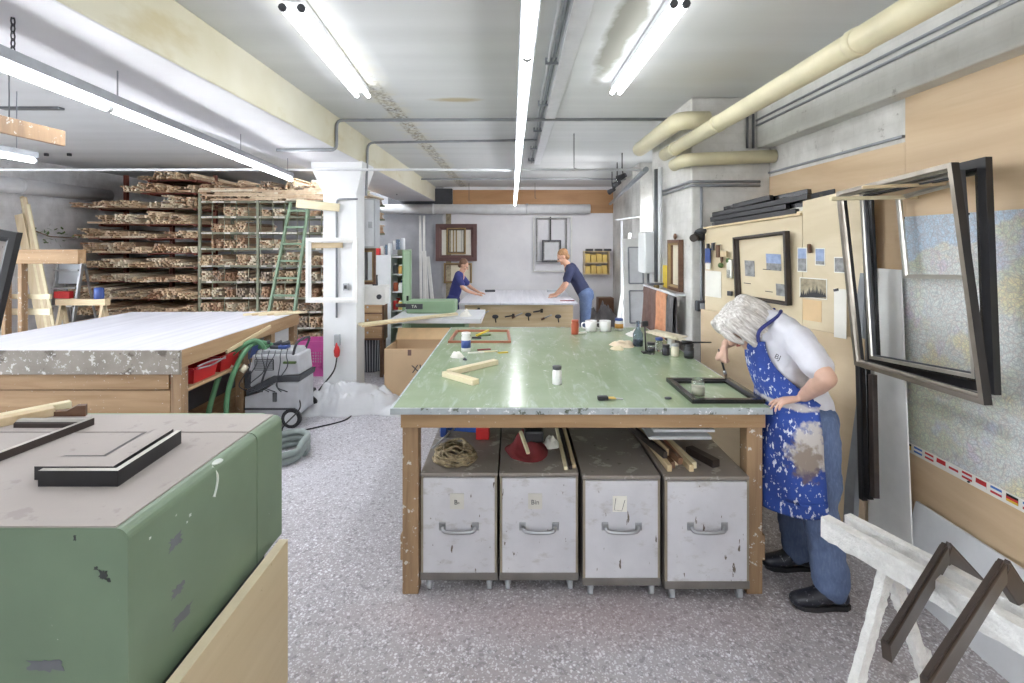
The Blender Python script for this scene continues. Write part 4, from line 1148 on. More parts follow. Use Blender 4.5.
sc = thing('scissors', 'steel pliers lying over the red crates', 'tool', (TX1, 4.35, .74))
for s_ in (-1, 1):
    MB().tube(bez([(TX1 - .02, 4.15, .745 + .01 * s_), (TX1 + .01, 4.32, .75 + .018 * s_), (TX1 + .01, 4.5, .75 - .008 * s_)], 5), .007, 7).build('tool_arm', 'steel', sc)
lathe_thing('tin', 'blue tin with green band on the white bench shelf', 'tin', (TX1 - .1, 4.05, .61), [(.04, 0), (.045, .004), (.045, .1), (.04, .104)], 'blue_plastic', [('label_band', [(.046, .02), (.0465, .02), (.0465, .05), (.046, .05)], 'green_hose')])
crate('blue plastic tray on the white bench shelf between the posts', TX1 - .42, TX1 - .04, 4.93, 5.33, .61, .12, 'label_blue')
MBx = MB().box((TX1 - .40, 5.48, .61), (TX1 - .05, 5.90, .80), .01); tag(MBx.build('storage_box', 'pale_plastic'), 'pale storage box at the far end of the white bench shelf', 'box')
crate('blue plastic tray on top of the pale storage box', TX1 - .38, TX1 - .08, 5.5, 5.86, .80, .06, 'label_blue')

# ------------------------------------------------------------------ dust extractor
VX, VY = -2.375, 4.95
vc = thing('dust_extractor', 'pale grey dust extractor on wheels with green hoses', 'vacuum', (VX, VY, 0))
def prof_box(prof, y0, y1, mat, name, bev=.012):
    mb = MB(); t = MB(); t.prism([V((x, y0, z)) for x, z in prof], (0, y1 - y0, 0))
    bmesh.ops.bevel(t.bm, geom=list(t.bm.edges), offset=bev, segments=2, profile=.5, affect='EDGES'); mb.join(t)
    return mb.build(name, mat, vc)
y0, y1 = 4.79, 5.15
prof_box([(VX - .26, .06), (VX + .20, .06), (VX + .27, .12), (VX + .27, .44), (VX + .05, .44), (VX - .10, .33), (VX - .26, .30)], y0, y1, 'extractor_grey', 'tub')
prof_box([(VX - .04, .40), (VX + .05, .445), (VX + .28, .445), (VX + .29, .50), (VX + .02, .50), (VX - .16, .40), (VX - .24, .36), (VX - .24, .305)], y0 - .008, y1 + .008, 'dark_grey', 'band', .006)
prof_box([(VX - .22, .37), (VX - .02, .50), (VX + .27, .505), (VX + .25, .70), (VX - .20, .70)], y0 + .02, y1 - .02, 'extractor_grey', 'motor_head', .015)
MB().box((VX - .17, y0 + .012, .55), (VX + .02, y0 + .022, .66), .004).build('vent_panel', 'dark_grey', vc)
for k in range(5): MB().box((VX - .16, y0 + .006, .56 + .02 * k), (VX + .01, y0 + .013, .57 + .02 * k)).build('vent_slat', 'grey_plastic', vc)
MB().tube(bez([(VX + .2, y0 + .04, .70), (VX + .24, y0 + .04, .82), (VX + .24, y1 - .04, .82), (VX + .2, y1 - .04, .70)], 5), .012, 8).build('carry_handle', 'dark_grey', vc)
prof_box([(VX - .18, .70), (VX + .22, .70), (VX + .2, .74), (VX - .16, .74)], y0 + .05, y1 - .05, 'grey_plastic', 'storage_top', .01)
MB().box((VX - .275, y0 + .02, .37), (VX - .215, y1 - .02, .52), .01).build('control_panel', 'dark_grey', vc)
for k in range(2):
    MB().tube([(VX - .276, y0 + .1 + .16 * k, .46), (VX - .295, y0 + .1 + .16 * k, .46)], .022, 12).build('control_knob', 'leaf_green' if k == 0 else 'black', vc)
MB().box((VX - .26, y0 - .012, .17), (VX + .24, y0 - .002, .19), .002).build('side_stripe', 'dark_grey', vc)
MB().box((VX + .02, y0 - .014, .25), (VX + .06, y0, .34), .004).build('latch', 'dark_grey', vc)
MB().box((VX + .12, y0 - .008, .62), (VX + .24, y0 + .03, .64)).build('green_strip', 'leaf_green', vc)
for y in (y0 - .035, y1 + .005):
    wl = MB().tube([(VX + .21, y, .095), (VX + .21, y + .03, .095)], .095, 24).build('wheel', 'rubber', vc)
    MB().tube([(VX + .21, y - .004, .095), (VX + .21, y + .034, .095)], .062, 20).build('wheel_hub', 'pale_plastic', wl)
for y in (y0 + .05, y1 - .05):
    MB().ball((VX - .2, y, .03), .03, 10).build('caster', 'rubber', vc)
for k in range(2):
    oy = .14 * k
    MB().tube(bez([(VX - .1 + .08 * k, y0 + .1 + oy, .72), (VX - .18, y0 + .03 + oy * .4, .84 - .03 * k), (VX - .36 + .12 * k, y0 - .1, .70), (VX - .42 + .13 * k, y0 - .22, .42), (VX - .44 + .18 * k, y0 - .28, .16), (VX - .40 + .22 * k, y0 - .2, .03)], 8), .024, 10).build('hose', 'green_hose', vc)
    MB().tube([(VX - .33 + .13 * k, y0 - .075, .62), (VX - .36 + .13 * k, y0 - .11, .57)], .028, 10).build('hose_cuff', 'paper_cream', vc)
cables = MB()
for k in range(7):
    rr = random.Random(k); xx = VX - .22 + .06 * k
    cables.tube(bez([(xx, y0 + .05, .73 + .03 * rr.random()), (xx + .02, y0 - .02, .70), (xx - .05 + .1 * rr.random(), y0 - .03, .55 + .1 * rr.random()), (xx - .1 + .1 * rr.random(), y0 - .035, .42), (xx + .03, y0 - .02, .35)], 6), .005, 6)
cables.build('cables', 'dark_grey', vc)
for k, (dx, dz, m) in enumerate(((-.14, .775, 'green_hose'), (-.02, .79, 'dark_grey'), (.06, .77, 'label_blue'))):
    t_ = thing('hand_tool', ('green', 'dark', 'blue')[k] + ' sanding tool lying on the dust extractor', 'tool', (VX + dx, 4.93, .74))
    MB().box((VX + dx - .045, 4.89, .74), (VX + dx + .045, 4.99, .775), .01).build('body', m, t_)
    MB().tube([(VX + dx - .02, 4.93, .775), (VX + dx + .05, 4.95, .80)], .022, 10).build('grip', 'dark_grey', t_)
# coiled grey hose on the floor and cable loops
pts = []
for k in range(46):
    a = k * 2 * math.pi / 18; r = .15 + .012 * math.sin(k * .7); pts.append((-1.93 + r * 1.05 * math.cos(a), 4.12 + r * 1.4 * math.sin(a), .032 + .05 * (k // 18)))
tag(MB().tube(bez(pts, 2), .028, 10).build('coiled_hose', 'grey_hose'), 'thick grey-green hose coiled on the floor behind the machine', 'hose')
f0 = .008
tag(MB().tube(bez([(VX + .2, y0 + .1, .3), (VX + .3, y0 - .04, .2), on(282, 430, f0), on(300, 440, f0), on(303, 430, f0), on(290, 433, f0), on(318, 427, f0), on(345, 420, f0), on(352, 412, f0), on(338, 406, f0), on(333, 410, f0), on(346, 412, f0), on(360, 409, f0), on(357, 405, f0), on(340, 404, f0), on(330, 403, f0), on(322, 401, f0)], 8), .007, 7).build('power_cable', 'black'), 'black power cable looping across the floor from the extractor', 'cable')
q = on(318, 412, 0)
tag(MB().bar(on(296, 413, .01), on(314, 412, .01), .03, .02, bev=.003).build('wood_strip', 'pale_wood'), 'short pale stick lying on the floor beside the extractor wheel', 'wood')
# plastic sheeting round the column, things on it
def sheet(u, v):
    x = -2.45 + 1.25 * u; y = 5.08 + .50 * v
    e = math.sin(math.pi * u) ** .6 * math.sin(math.pi * v) ** .9
    q = .5 + .5 * mnoise.noise(V((x * 2.3, y * 2.8, 1))) + .32 * abs(mnoise.noise(V((x * 6, y * 5, 4)))) + .16 * abs(mnoise.noise(V((x * 14, y * 11, 2))))
    return V((x + .05 * mnoise.noise(V((y * 4, x * 2, 0))), y + .1 * mnoise.noise(V((x * 3, 0, 2))), .004 + .42 * max(0, e) * max(.05, q) * (0.75 + .5 * u)))
tag(MB().grid(sheet, 70, 34).build('plastic_sheet', 'plastic_sheet'), 'crumpled translucent plastic sheeting heaped around the column foot', 'sheet')
bx_ = thing('power_strip', 'dark grey socket box standing before the plastic sheeting', 'box', on(305, 398, 0))
q = on(304, 399, 0)
q.y -= .06
MB().box((q.x - .12, q.y, .02), (q.x + .12, q.y + .12, .12), .01).build('body', 'dark_grey', bx_)
MB().box((q.x - .12, q.y - .004, .05), (q.x + .12, q.y, .09)).build('socket_strip', 'black', bx_)
MB().tube(bez([(q.x - .1, q.y + .06, .11), (q.x - .08, q.y + .06, .3), (q.x - .05, q.y + .2, .45), (q.x - .12, q.y + .4, .3)], 6), .008, 7).build('cord', 'black', bx_)

# pink laundry basket with a hole grid
bk = thing('laundry_basket', 'bright pink plastic basket with pierced sides by the column', 'basket', (-2.75, 6.75, 0))
bx0, bx1, by0, by1, bh = -2.97, -2.52, 6.62, 6.95, .46
MB().box((bx0 + .03, by0 + .02, 0), (bx1 - .03, by1 - .02, .012)).build('base', 'pink_plastic', bk)
for A, B in (((bx0, by0), (bx1, by0)), ((bx1, by0), (bx1, by1)), ((bx1, by1), (bx0, by1)), ((bx0, by1), (bx0, by0))):
    a, b = V((A[0], A[1], 0)), V((B[0], B[1], 0)); L = (b - a).length; d = (b - a).normalized()
    mb = MB(); n = 9
    for k in range(n + 1):
        p = a + d * (.07 + (L - .14) * k / n); mb.bar(p + V((0, 0, .1)), p + V((0, 0, .34)), .014, .012, up=d)
    for k in range(7):
        z = .1 + .24 * k / 6; mb.bar(a + d * .06 + V((0, 0, z)), b - d * .06 + V((0, 0, z)), .012, .014)
    mb.bar(a + V((0, 0, .05)), b + V((0, 0, .05)), .014, .1); mb.bar(a + V((0, 0, .395)), b + V((0, 0, .395)), .014, .12)
    mb.bar(a + d * .035 + V((0, 0, .22)), a + d * .035001 + V((0, 0, .2201)), .07, .24)
    mb.bar(a + d * .035 + V((0, 0, .09)), a + d * .035 + V((0, 0, .35)), .014, .07, up=d); mb.bar(b - d * .035 + V((0, 0, .09)), b - d * .035 + V((0, 0, .35)), .014, .07, up=d)
    mb.build('pierced_side', 'pink_plastic', bk)
    MB().bar(a + V((0, 0, bh)), b + V((0, 0, bh)), .03, .025, bev=.005).build('rim', 'pink_plastic', bk)
# grey ribbed bin
bn = thing('waste_bin', 'dark grey ribbed waste bin behind the column', 'bin', (-2.02, 6.9, 0))
MB().lathe((-2.02, 6.95, 0), [(.13, 0), (.14, .005), (.165, .47), (.155, .47), (.13, .01)], 24).build('body', 'dark_grey', bn)
for k in range(14):
    a = math.pi + k * math.pi / 13 * 1.0
    MB().tube([(-2.02 + .142 * math.cos(a), 6.95 + .142 * math.sin(a), .01), (-2.02 + .166 * math.cos(a), 6.95 + .166 * math.sin(a), .45)], .007, 6).build('rib', 'grey_plastic', bn)
MB().tube([V((-2.02 + .168 * math.cos(a), 6.95 + .168 * math.sin(a), .47)) for a in [i * math.pi / 10 for i in range(20)]], .012, 8, closed=True).build('rim', 'dark_grey', bn)
# cardboard box
cb = thing('cardboard_box', 'open brown cardboard box behind the green workbench', 'box', (-1.0, 5.5, 0))
cx0, cx1, cy0, cy1, chh = -1.44, -.72, 5.44, 6.0, .62
for lo, hi in (((cx0, cy0, 0), (cx1, cy0 + .008, chh)), ((cx0, cy1 - .008, 0), (cx1, cy1, chh)), ((cx0, cy0 + .008, 0), (cx0 + .008, cy1 - .008, chh)), ((cx1 - .008, cy0 + .008, 0), (cx1, cy1 - .008, chh))):
    MB().box(lo, hi).build('side_wall', 'cardboard', cb)
MB().box((cx0, cy0, .001), (cx1, cy1, .008)).build('base', 'cardboard', cb)
MB().prism([V((cx0, cy0, chh)), V((cx1, cy0, chh)), V((cx1, cy0 + .14, chh - .06)), V((cx0, cy0 + .14, chh - .06))], (0, 0, .006)).build('flap', 'cardboard_light', cb)
MB().prism([V((cx0, cy1, chh)), V((cx1, cy1, chh)), V((cx1, cy1 + .1, chh + .12)), V((cx0, cy1 + .1, chh + .12))], (0, 0, .006)).build('flap', 'cardboard_light', cb)
text_mesh('XI', .12, 'ink', (cx0 + .36, cy0 - .0015, .40), (1, 0, .12), (-.12, 0, 1), cb)
MB().box((cx0 + .26, cy0 - .001, .55), (cx0 + .30, cy0, .615)).build('tape', 'brown_cloth', cb)

# ------------------------------------------------------------------ timber racks
RY = 8.0
rack = thing('moulding_rack', 'tall green steel rack of divided shelves for frame mouldings', 'rack', (-4.1, 8.3, 0))
LV = [.17, .43, .69, .918, 1.18, 1.44, 1.72, 1.98, 2.24, 2.49]
RX0, RX1 = X(200, RY), -2.35
for z in LV:
    sh = MB().box((RX0, RY, z - .035), (RX1, RY + .03, z), .003).build('shelf_edge', 'rack_green', rack)
    MB().box((RX0, RY + .9, z - .035), (RX1, RY + .93, z), .003).build('shelf_edge', 'rack_green', rack)
for px in (200, 258, 325, 352):
    x = X(px, RY)
    for y in (RY - .02, RY + .9):
        MB().box((x - .02, y, 0), (x + .02, y + .035, 2.75 if px != 200 else 2.62), .003).build('post', 'rack_green', rack)
nd = 14
div = [RX0 + (RX1 - RX0) * k / nd for k in range(nd + 1)]
for zi, z in enumerate(LV[:-1]):
    for k in range(1, nd):
        if (k + zi) % 2 and zi < 6: continue
        MB().tube([(div[k], RY + .005, z), (div[k], RY + .005, LV[zi + 1] - .03)], .008, 6).build('divider', 'rack_green', rack)
rr = random.Random(5)
for zi, z in enumerate(LV):
    for k in range(nd * 2):
        if rr.random() < .42:
            x = RX0 + (RX1 - RX0) * (k + .5) / (nd * 2)
            MB().box((x - .045, RY - .004, z - .032), (x + .045, RY, z - .004)).build('shelf_tag', 'paper', rack)
# cantilever rack on the left
lrack = thing('moulding_rack', 'cantilever rack with rust-red arms for long frame mouldings', 'rack', (-6.1, 8.3, 0))
LL = [.40, .657, .90, 1.18, 1.41, 1.64, 1.88, 2.11, 2.37, 2.62, 2.83]
LEFT = [-7.05, -7.05, -6.95, -7.1, -7.1, -6.9, -7.05, -6.8, -7.0, -6.2, -6.1]
for x in (-6.75, -5.95, -5.2):
    MB().box((x - .03, RY + .5, 0), (x + .03, RY + .56, 2.98), .004).build('upright', 'rack_red', lrack)
    for z, xl_ in zip(LL, LEFT):
        if x < xl_: continue
        MB().box((x - .02, RY - .02, z - .04), (x + .02, RY + .5, z), .003).build('arm', 'rack_red', lrack)
for z, xl in zip(LL, LEFT):
    MB().box((max(xl + .1, -7.0), RY - .005, z - .018), (RX0 - .03, RY + .25, z), .002).build('shelf_plank', 'rack_red' if int(z * 100) % 3 else 'brown_wood', lrack)

# mouldings: the 300 that show largest singly, the rest as stuff
unit = []
for i in range(6):
    mb = MB()
    if i % 2 == 0: prof = [(-.5, 0), (.5, 0), (.5, .55), (.2, 1), (-.5, 1)]
    else: prof = [(-.5, 0), (.5, 0), (.5, .8), (.3, 1), (-.3, 1), (-.5, .7)]
    mb.prism([V((x, 0, z)) for x, z in prof], (0, 1, 0))
    me = bpy.data.meshes.new('moulding_length'); bmesh.ops.recalc_face_normals(mb.bm, faces=list(mb.bm.faces)); mb.bm.to_mesh(me); mb.bm.free(); me.materials.append(STICKS[i]); unit.append(me)
rest = MB(); single = 0; CEIL = {}
def stick(x, y, z, w_, h_, L, yaw, mi, alone, tilt=0.0):
    global single
    if alone and single < 300:
        o = bpy.data.objects.new('moulding_length', unit[mi]); COL.objects.link(o)
        o.location = (x, y, z); o.scale = (w_, L, h_); o.rotation_euler = (tilt, 0, yaw); single += 1
        tag(o, 'wooden frame moulding lying on an arm of the rust-red cantilever rack', 'moulding', 'frame mouldings on the cantilever rack')
        return
    rest.mi = mi; c_, s_ = math.cos(yaw), math.sin(yaw)
    def T(u, v, q): return V((x + u * c_ - v * s_, y + u * s_ + v * c_, z + q))
    a = w_ / 2
    rest.hexa([T(-a, 0, 0), T(a, 0, 0), T(a, L, 0), T(-a, L, 0), T(-a, 0, h_), T(a * .5, 0, h_), T(a * .5, L, h_), T(-a, L, h_)])
rs = random.Random(21)
# left rack: ragged piles with protruding ends, turned to lie across the shelf
for si, (z, xl) in enumerate(zip(LL, LEFT)):
    top = (LL[si + 1] if si + 1 < len(LL) else 3.0) - .05
    x = xl; right = RX0 - .04
    while x < right:
        w_ = rs.uniform(.14, .34); fill = rs.uniform(.45, 1.0) * (top - z)
        if rs.random() < .10: x += w_ * .6; continue
        kind = rs.choice((0, 1, 2, 4, 4, 0)); zz = z; sw = rs.uniform(.028, .048); sh_ = rs.uniform(.022, .036); prot = rs.uniform(-.20, .05)
        row = 0
        while zz + sh_ < z + fill:
            xx = x
            while xx < min(x + w_, right):
                q = rs.uniform(-.12, .10)
                yaw = rs.uniform(.0, .06)
                edge = xx < xl + .5
                stick(xx + sw / 2, RY + prot + q - (.02 * row), zz, sw * rs.uniform(.72, .97), sh_ * rs.uniform(.75, .98), rs.uniform(1.3, 2.2), yaw if not edge else yaw + .03, kind if rs.random() < .75 else rs.randrange(6), prot < -.06 and rs.random() < .62)
                xx += sw
            zz += sh_; row += 1
        x += w_
# long pieces lying along the front of the left shelves (seen lengthways)
for si, z in enumerate(LL[:-1]):
    for k in range(3 if si % 2 else 2):
        xa = LEFT[si] + rs.uniform(-.1, .2); L = rs.uniform(.5, 1.0)
        o = bpy.data.objects.new('moulding_length', unit[rs.choice((0, 2, 4, 1))]); COL.objects.link(o)
        o.location = (xa + L, RY - .31 + .045 * k, z + .004); o.scale = (.035, L, .028); o.rotation_euler = (0, 0, math.pi / 2 + rs.uniform(-.03, .03))
        o.location.y = RY - .05 - .04 * k
        tag(o, 'wooden frame moulding lying lengthways along a cantilever rack shelf', 'moulding', 'mouldings lying lengthways on the cantilever rack')
# centre rack compartments
for zi, z in enumerate(LV):
    top = LV[zi + 1] - .05 if zi + 1 < len(LV) else 2.92
    for k in range(nd):
        a, b = div[k] + .012, div[k + 1] - .012
        dens = .95 if zi < 6 else (.78 if rs.random() < .45 else 0.12)
        if zi >= 6 and zi < 9 and k in (1, 2, 3) and rs.random() < .7: dens = .9
        if zi == 9: dens = rs.uniform(.45, .95)
        if zi < 6 and rs.random() < .06: dens = .3
        fill = (top - z) * dens * rs.uniform(.75, 1.0); zz = z; sw = rs.uniform(.028, .046); sh_ = rs.uniform(.024, .038); kind = rs.choice((0, 1, 2, 3, 4, 4, 2, 0, 5))
        while zz + sh_ < z + fill:
            xx = a + rs.uniform(0, .012)
            while xx + sw < b:
                stick(xx + sw / 2, RY + rs.uniform(-.07, .03), zz, sw * rs.uniform(.72, .97), sh_ * rs.uniform(.74, .97), 1.0, rs.uniform(-.02, .02), kind if rs.random() < .65 else rs.randrange(6), False)
                xx += sw
            zz += sh_
# bundles of long lengths lying crosswise on top of the centre rack
for k in range(46):
    L = rs.uniform(.5, 1.1); xx = rs.uniform(RX0, RX1 - L); lay = k % 6
    rest.mi = rs.choice((0, 2, 4, 1, 0)); rest.bar((xx, RY - .06 + .012 * (k % 3), 2.505 + .034 * lay), (xx + L, RY - .06 + .02 * rs.random(), 2.505 + .034 * lay + rs.uniform(-.01, .02)), .035, .028)
ro = rest.build('stacked_mouldings', STICKS)
tag(ro, 'hundreds of wooden frame mouldings packed end-on in the divided rack', 'mouldings', kind='stuff')

# green ladder leaning on the rack
ld = thing('ladder', 'green wooden ladder leaning against the moulding rack', 'ladder', (-3.6, 7.5, 0))
l0, l1 = V((-3.86, 7.42, 0)), V((-3.60, 7.90, 2.45)); r0, r1 = V((-3.42, 7.42, 0)), V((-3.31, 7.90, 2.45))
for a, b in ((l0, l1), (r0, r1)): MB().bar(a, b, .035, .06, bev=.004).build('rail', 'ladder_green', ld)
for k in range(9):
    t = (k + .7) / 9.2; MB().bar(l0.lerp(l1, t), r0.lerp(r1, t), .03, .035, bev=.004).build('rung', 'ladder_green', ld)

# ------------------------------------------------------------------ left wall corner
for k, (xb, xt, yb, zt, w_, m, lab) in enumerate(((-6.22, -6.98, 6.62, 2.46, .05, 'pine_z', 'tallest'), (-6.12, -6.94, 6.56, 2.43, .045, 'pale_wood', 'second tallest'), (-6.02, -6.88, 6.50, 2.44, .05, 'pine_z', 'third'), (-5.90, -6.80, 6.44, 2.34, .04, 'pale_wood', 'shorter outermost'), (-6.34, -6.90, 6.72, 2.2, .12, 'pine_z', 'wide'))):
    tag(MB().bar((xb, yb, 0), (xt, 6.95 - .03 * k, zt), w_, .02, up=(0, 1, 0), bev=.003).build('plank', m), lab + ' pale plank leaning against the left brick wall', 'plank')
ts = thing('timber_stand', 'rough wooden trestle stand with a thick top beam by the leaning planks', 'stand', (-5.9, 6.2, 0))
MB().box((-6.35, 6.0, 1.545), (-5.34, 6.12, 1.72), .006).build('top_beam', 'bench_wood', ts)
for x in (-6.1, -6.3):
    MB().box((x, 6.02, 0), (x + .05, 6.1, 1.545), .004).build('post', 'bench_wood_z', ts)
MB().box((-6.3, 6.12, .9), (-5.8, 6.15, .98), .003).build('cross_board', 'pale_wood', ts)
MB().box((-6.3, 6.12, 1.1), (-5.8, 6.15, 1.16), .003).build('cross_board', 'pale_wood', ts)
sl = thing('step_ladder', 'aluminium step ladder with grey platform by the left wall', 'ladder', (-6.2, 7.0, 0))
for x in (-6.52, -6.18):
    MB().bar((x, 6.75, 0), (x + .02, 7.0, 1.55), .03, .05, bev=.004).build('rail', 'steel', sl)
    MB().bar((x, 7.4, 0), (x + .02, 7.02, 1.55), .02, .03, bev=.003).build('rear_rail', 'steel', sl)
for k in range(6):
    t = (k + .6) / 6.2; y = 6.75 + .25 * t; MB().box((-6.51, y - .05, 1.55 * t), (-6.17, y + .04, 1.55 * t + .025), .003).build('tread', 'steel', sl)
MB().box((-6.5, 6.98, 1.22), (-6.18, 7.0, 1.50), .004).build('back_panel', 'grey_plastic', sl)
tag(MB().box((-6.46, 6.87, 1.02), (-6.24, 6.95, 1.12), .01).build('tool_box', 'red_plastic'), 'small red box standing on a ladder step', 'box')
sh = thing('saw_horse', 'low pale wooden saw horse behind the white bench', 'trestle', (-5.6, 6.6, 0))
MB().box((-5.95, 6.35, .99), (-5.30, 6.44, 1.07), .004).build('top_beam', 'pine', sh)
for x in (-5.9, -5.36):
    for dy in (-.22, .22):
        MB().bar((x, 6.4 + dy, 0), (x, 6.4, 1.0), .05, .03, up=(1, 0, 0)).build('leg', 'pine_z', sh)
tag(MB().lathe((-5.42, 6.40, 1.07), [(.05, 0), (.055, .01), (.055, .14), (.03, .15)], 14).build('tin', 'label_blue'), 'blue tin standing on the pale saw horse', 'tin')
# sprig of greenery hung on the left wall
sg = thing('hanging_greenery', 'dark green dried sprig hung on the left brick wall', 'plant', (-7.1, 7.55, 1.85))
rg = random.Random(3)
MB().tube([(-7.28, 7.4, 2.0), (-7.2, 7.6, 1.9), (-7.1, 7.95, 1.88)], .01, 6).build('stem', 'brown_wood', sg)
for k in range(34):
    p = V((rg.uniform(-7.26, -7.0), rg.uniform(7.3, 8.0), rg.uniform(1.78, 2.02))); d = V((rg.uniform(-1, 1), rg.uniform(-1, 1), rg.uniform(-1, .6))).normalized() * .07
    sd = d.cross(V((0, 0, 1))).normalized() * .022
    MB().prism([p, p + d * .5 + sd, p + d, p + d * .5 - sd], (0, 0, .003)).build('leaf', 'leaf_green', sg)
# hanging plank under the ceiling
hp = thing('hanging_plank', 'light wooden plank slung from the ceiling above the white bench', 'plank', (-3.4, 3.4, 2.6))
MB().box((-3.42, 2.5, 2.53), (-3.385, 3.7, 2.645), .004).build('board', 'bench_wood_z', hp)
for y in (2.7, 3.3): MB().tube([(-3.4, y, 2.645), (-3.4, y, CZ)], .004, 6).build('hanger', 'conduit_dark', hp)

# ------------------------------------------------------------------ on and around the column
wf = thing('picture_frame', 'white painted empty frame hung on the column', 'frame', (-2.05, 5.52, 1.13))
frame_sides(wf, [V((-2.34, 5.53, 1.13)), V((-1.76, 5.53, 1.13)), V((-1.76, 5.53, 1.86)), V((-2.34, 5.53, 1.86))], .055, .03, ['white_paint', 'white_paint'], (0, -1, 0))
tag(MB().bar((-2.42, 5.45, 2.24), (-1.98, 5.56, 2.20), .03, .09, bev=.003).build('wood_strip', 'pale_wood'), 'pale board sticking out from the column above the white frame', 'wood')
tag(MB().bar((-2.33, 5.57, 1.77), (-1.95, 5.575, 1.775), .03, .06, bev=.003).build('wood_strip', 'pine'), 'wooden batten across the column behind the white frame', 'wood')
sw = thing('light_switch', 'small dark switch box on the front of the column', 'switch', (-1.91, 5.59, 1.3))
MB().box((-1.945, 5.565, 1.26), (-1.885, 5.6, 1.34), .005).build('box', 'grey_plastic', sw)
MB().box((-1.93, 5.558, 1.28), (-1.90, 5.566, 1.32), .003).build('rocker', 'dark_grey', sw)
pg = thing('plug', 'red plug with black cable hanging on the column', 'plug', (-2.01, 5.56, .5))
MB().lathe((-2.01, 5.56, .50), [(.01, 0), (.03, .02), (.035, .08), (.02, .13), (.012, .17)], 12).build('plug_body', 'red_plastic', pg)
MB().box((-2.04, 5.55, .63), (-1.98, 5.6, .76), .006).build('socket', 'grey_plastic', pg)
MB().tube(bez([(-2.01, 5.56, .5), (-2.03, 5.52, .36), (-2.12, 5.42, .22), (-2.2, 5.3, .1)], 6), .009, 7).build('cord', 'black', pg)
ec = thing('fuse_box', 'pale grey metal fuse cabinet mounted behind the column', 'cabinet', (-1.75, 6.05, 1.74))
MB().box((-1.98, 5.935, 1.74), (-1.68, 6.14, 2.34), .006).build('body', 'grey_plastic', ec)
MB().box((-1.96, 5.925, 1.76), (-1.70, 5.935, 2.32), .003).build('door', 'pale_plastic', ec)
MB().box((-1.76, 5.91, 1.98), (-1.71, 5.926, 2.06), .003).build('lock', 'steel', ec)
wc = thing('towel_dispenser', 'white box appliance mounted behind the column below the mirror', 'dispenser', (-1.75, 6.05, 1.06))
MB().box((-1.98, 5.925, 1.05), (-1.56, 6.15, 1.28), .012).build('body', 'white_paint', wc)
MB().lathe((-1.70, 6.0, 1.28), [(.03, 0), (.035, .005), (.03, .1), (.034, .13)], 12).build('cup', 'dark_grey', wc)
MB().tube([(-1.63, 5.93, 1.15), (-1.63, 5.91, 1.15)], .03, 12).build('dial', 'dark_grey', wc)
mf = thing('framed_mirror', 'narrow brown framed mirror hanging behind the column', 'mirror', (-1.78, 5.95, 1.3))
_, inn = frame_sides(mf, [V((-1.90, 5.97, 1.30)), V((-1.68, 5.97, 1.30)), V((-1.68, 5.97, 1.735)), V((-1.90, 5.97, 1.735))], .045, .025, ['brown_wood', 'gold'], (0, -1, 0))
MB().prism(inn, (0, .006, 0)).build('glass', 'mirror', mf)
dk = thing('drawer_chest', 'dark brown wooden drawer chest behind the column', 'chest', (-1.98, 6.6, 0))
MB().box((-2.16, 6.55, .5), (-1.74, 6.75, 1.04), .005).build('body', 'brown_wood', dk)
for z in (.53, .70, .87):
    d = MB().box((-2.14, 6.535, z), (-1.76, 6.55, z + .15), .003).build('drawer', 'bench_wood', dk); MB().ball((-1.95, 6.525, z + .075), .014, 8).build('knob', 'steel', d)
for x in (-2.14, -1.80):
    for y in (6.57, 6.70): MB().box((x, y, 0), (x + .04, y + .04, .5)).build('leg', 'brown_wood', dk)

# supply cabinet with open green doors, bottles inside
cy = 7.25
sc_ = thing('supply_cabinet', 'white and green metal supply cabinet standing with doors open', 'cabinet', (-1.85, 7.5, 0))
x0, x1, xm = X(373, cy), X(404, cy), X(391, cy)
MB().box((x0, cy, 0), (xm, cy + .45, 1.62), .005).build('body', 'pale_plastic', sc_)
MB().box((xm, cy + .40, 0), (x1, cy + .45, 1.70), .003).build('back', 'rack_green', sc_)
for z in (.3, .55, .80, 1.08, 1.34, 1.60): MB().box((xm, cy + .05, z - .02), (x1, cy + .40, z), .002).build('shelf', 'pale_plastic', sc_)
MB().box((x1, cy - .12, 0), (x1 + .02, cy + .45, 1.70), .003).build('side', 'machine_green_light', sc_)
MB().bar((x1 + .03, cy - .12, .85), (x1 + .16, cy - .32, .85), .02, 1.68, up=(0, 0, 1), bev=.003).build('door', 'machine_green_light', sc_)
MB().box((x1 + .10, cy - .30, .98), (x1 + .13, cy - .26, 1.05), .003).build('handle', 'black', sc_)
items = [(.82, .12, 'red_plastic'), (.82, .10, 'yellow_box'), (1.08, .11, 'terracotta'), (1.08, .09, 'ceramic'), (1.34, .12, 'dark_grey'), (1.34, .1, 'label_orange'), (.80, .14, 'red_plastic'), (1.08, .13, 'label_blue')]
lbl = ['red canister', 'yellow tin', 'red-brown tin', 'white tub', 'dark tin', 'orange tin', 'tall red canister', 'blue tin']
for k, (z, h, m) in enumerate(items):
    x = xm + .045 + .075 * (k % 2); yy = cy + (.1 if k < 6 else .26)
    lathe_thing('canister', lbl[k] + ' on a shelf of the supply cabinet', 'tin', (x, yy, {.82: .80}.get(z, z)), [(.032, 0), (.035, .004), (.035, h), (.025, h + .02)], m, [('lid', [(.026, h + .02), (.026, h + .035)], 'ceramic')], n=12)
for k in range(6):
    lathe_thing('paint_tub', 'pale paint tub standing on top of the supply cabinet', 'bottle', (x0 + .1 + .06 * k, cy + .12 + .07 * (k % 2), 1.62 if x0 + .1 + .06 * k < xm else 1.70), [(.032, 0), (.034, .005), (.034, .11 + .02 * (k % 3)), (.03, .125 + .02 * (k % 3)), (.03, .135 + .02 * (k % 3))], ('ceramic', 'blue_glass', 'pale_plastic')[k % 3], n=12, group='paint tubs on the supply cabinet')
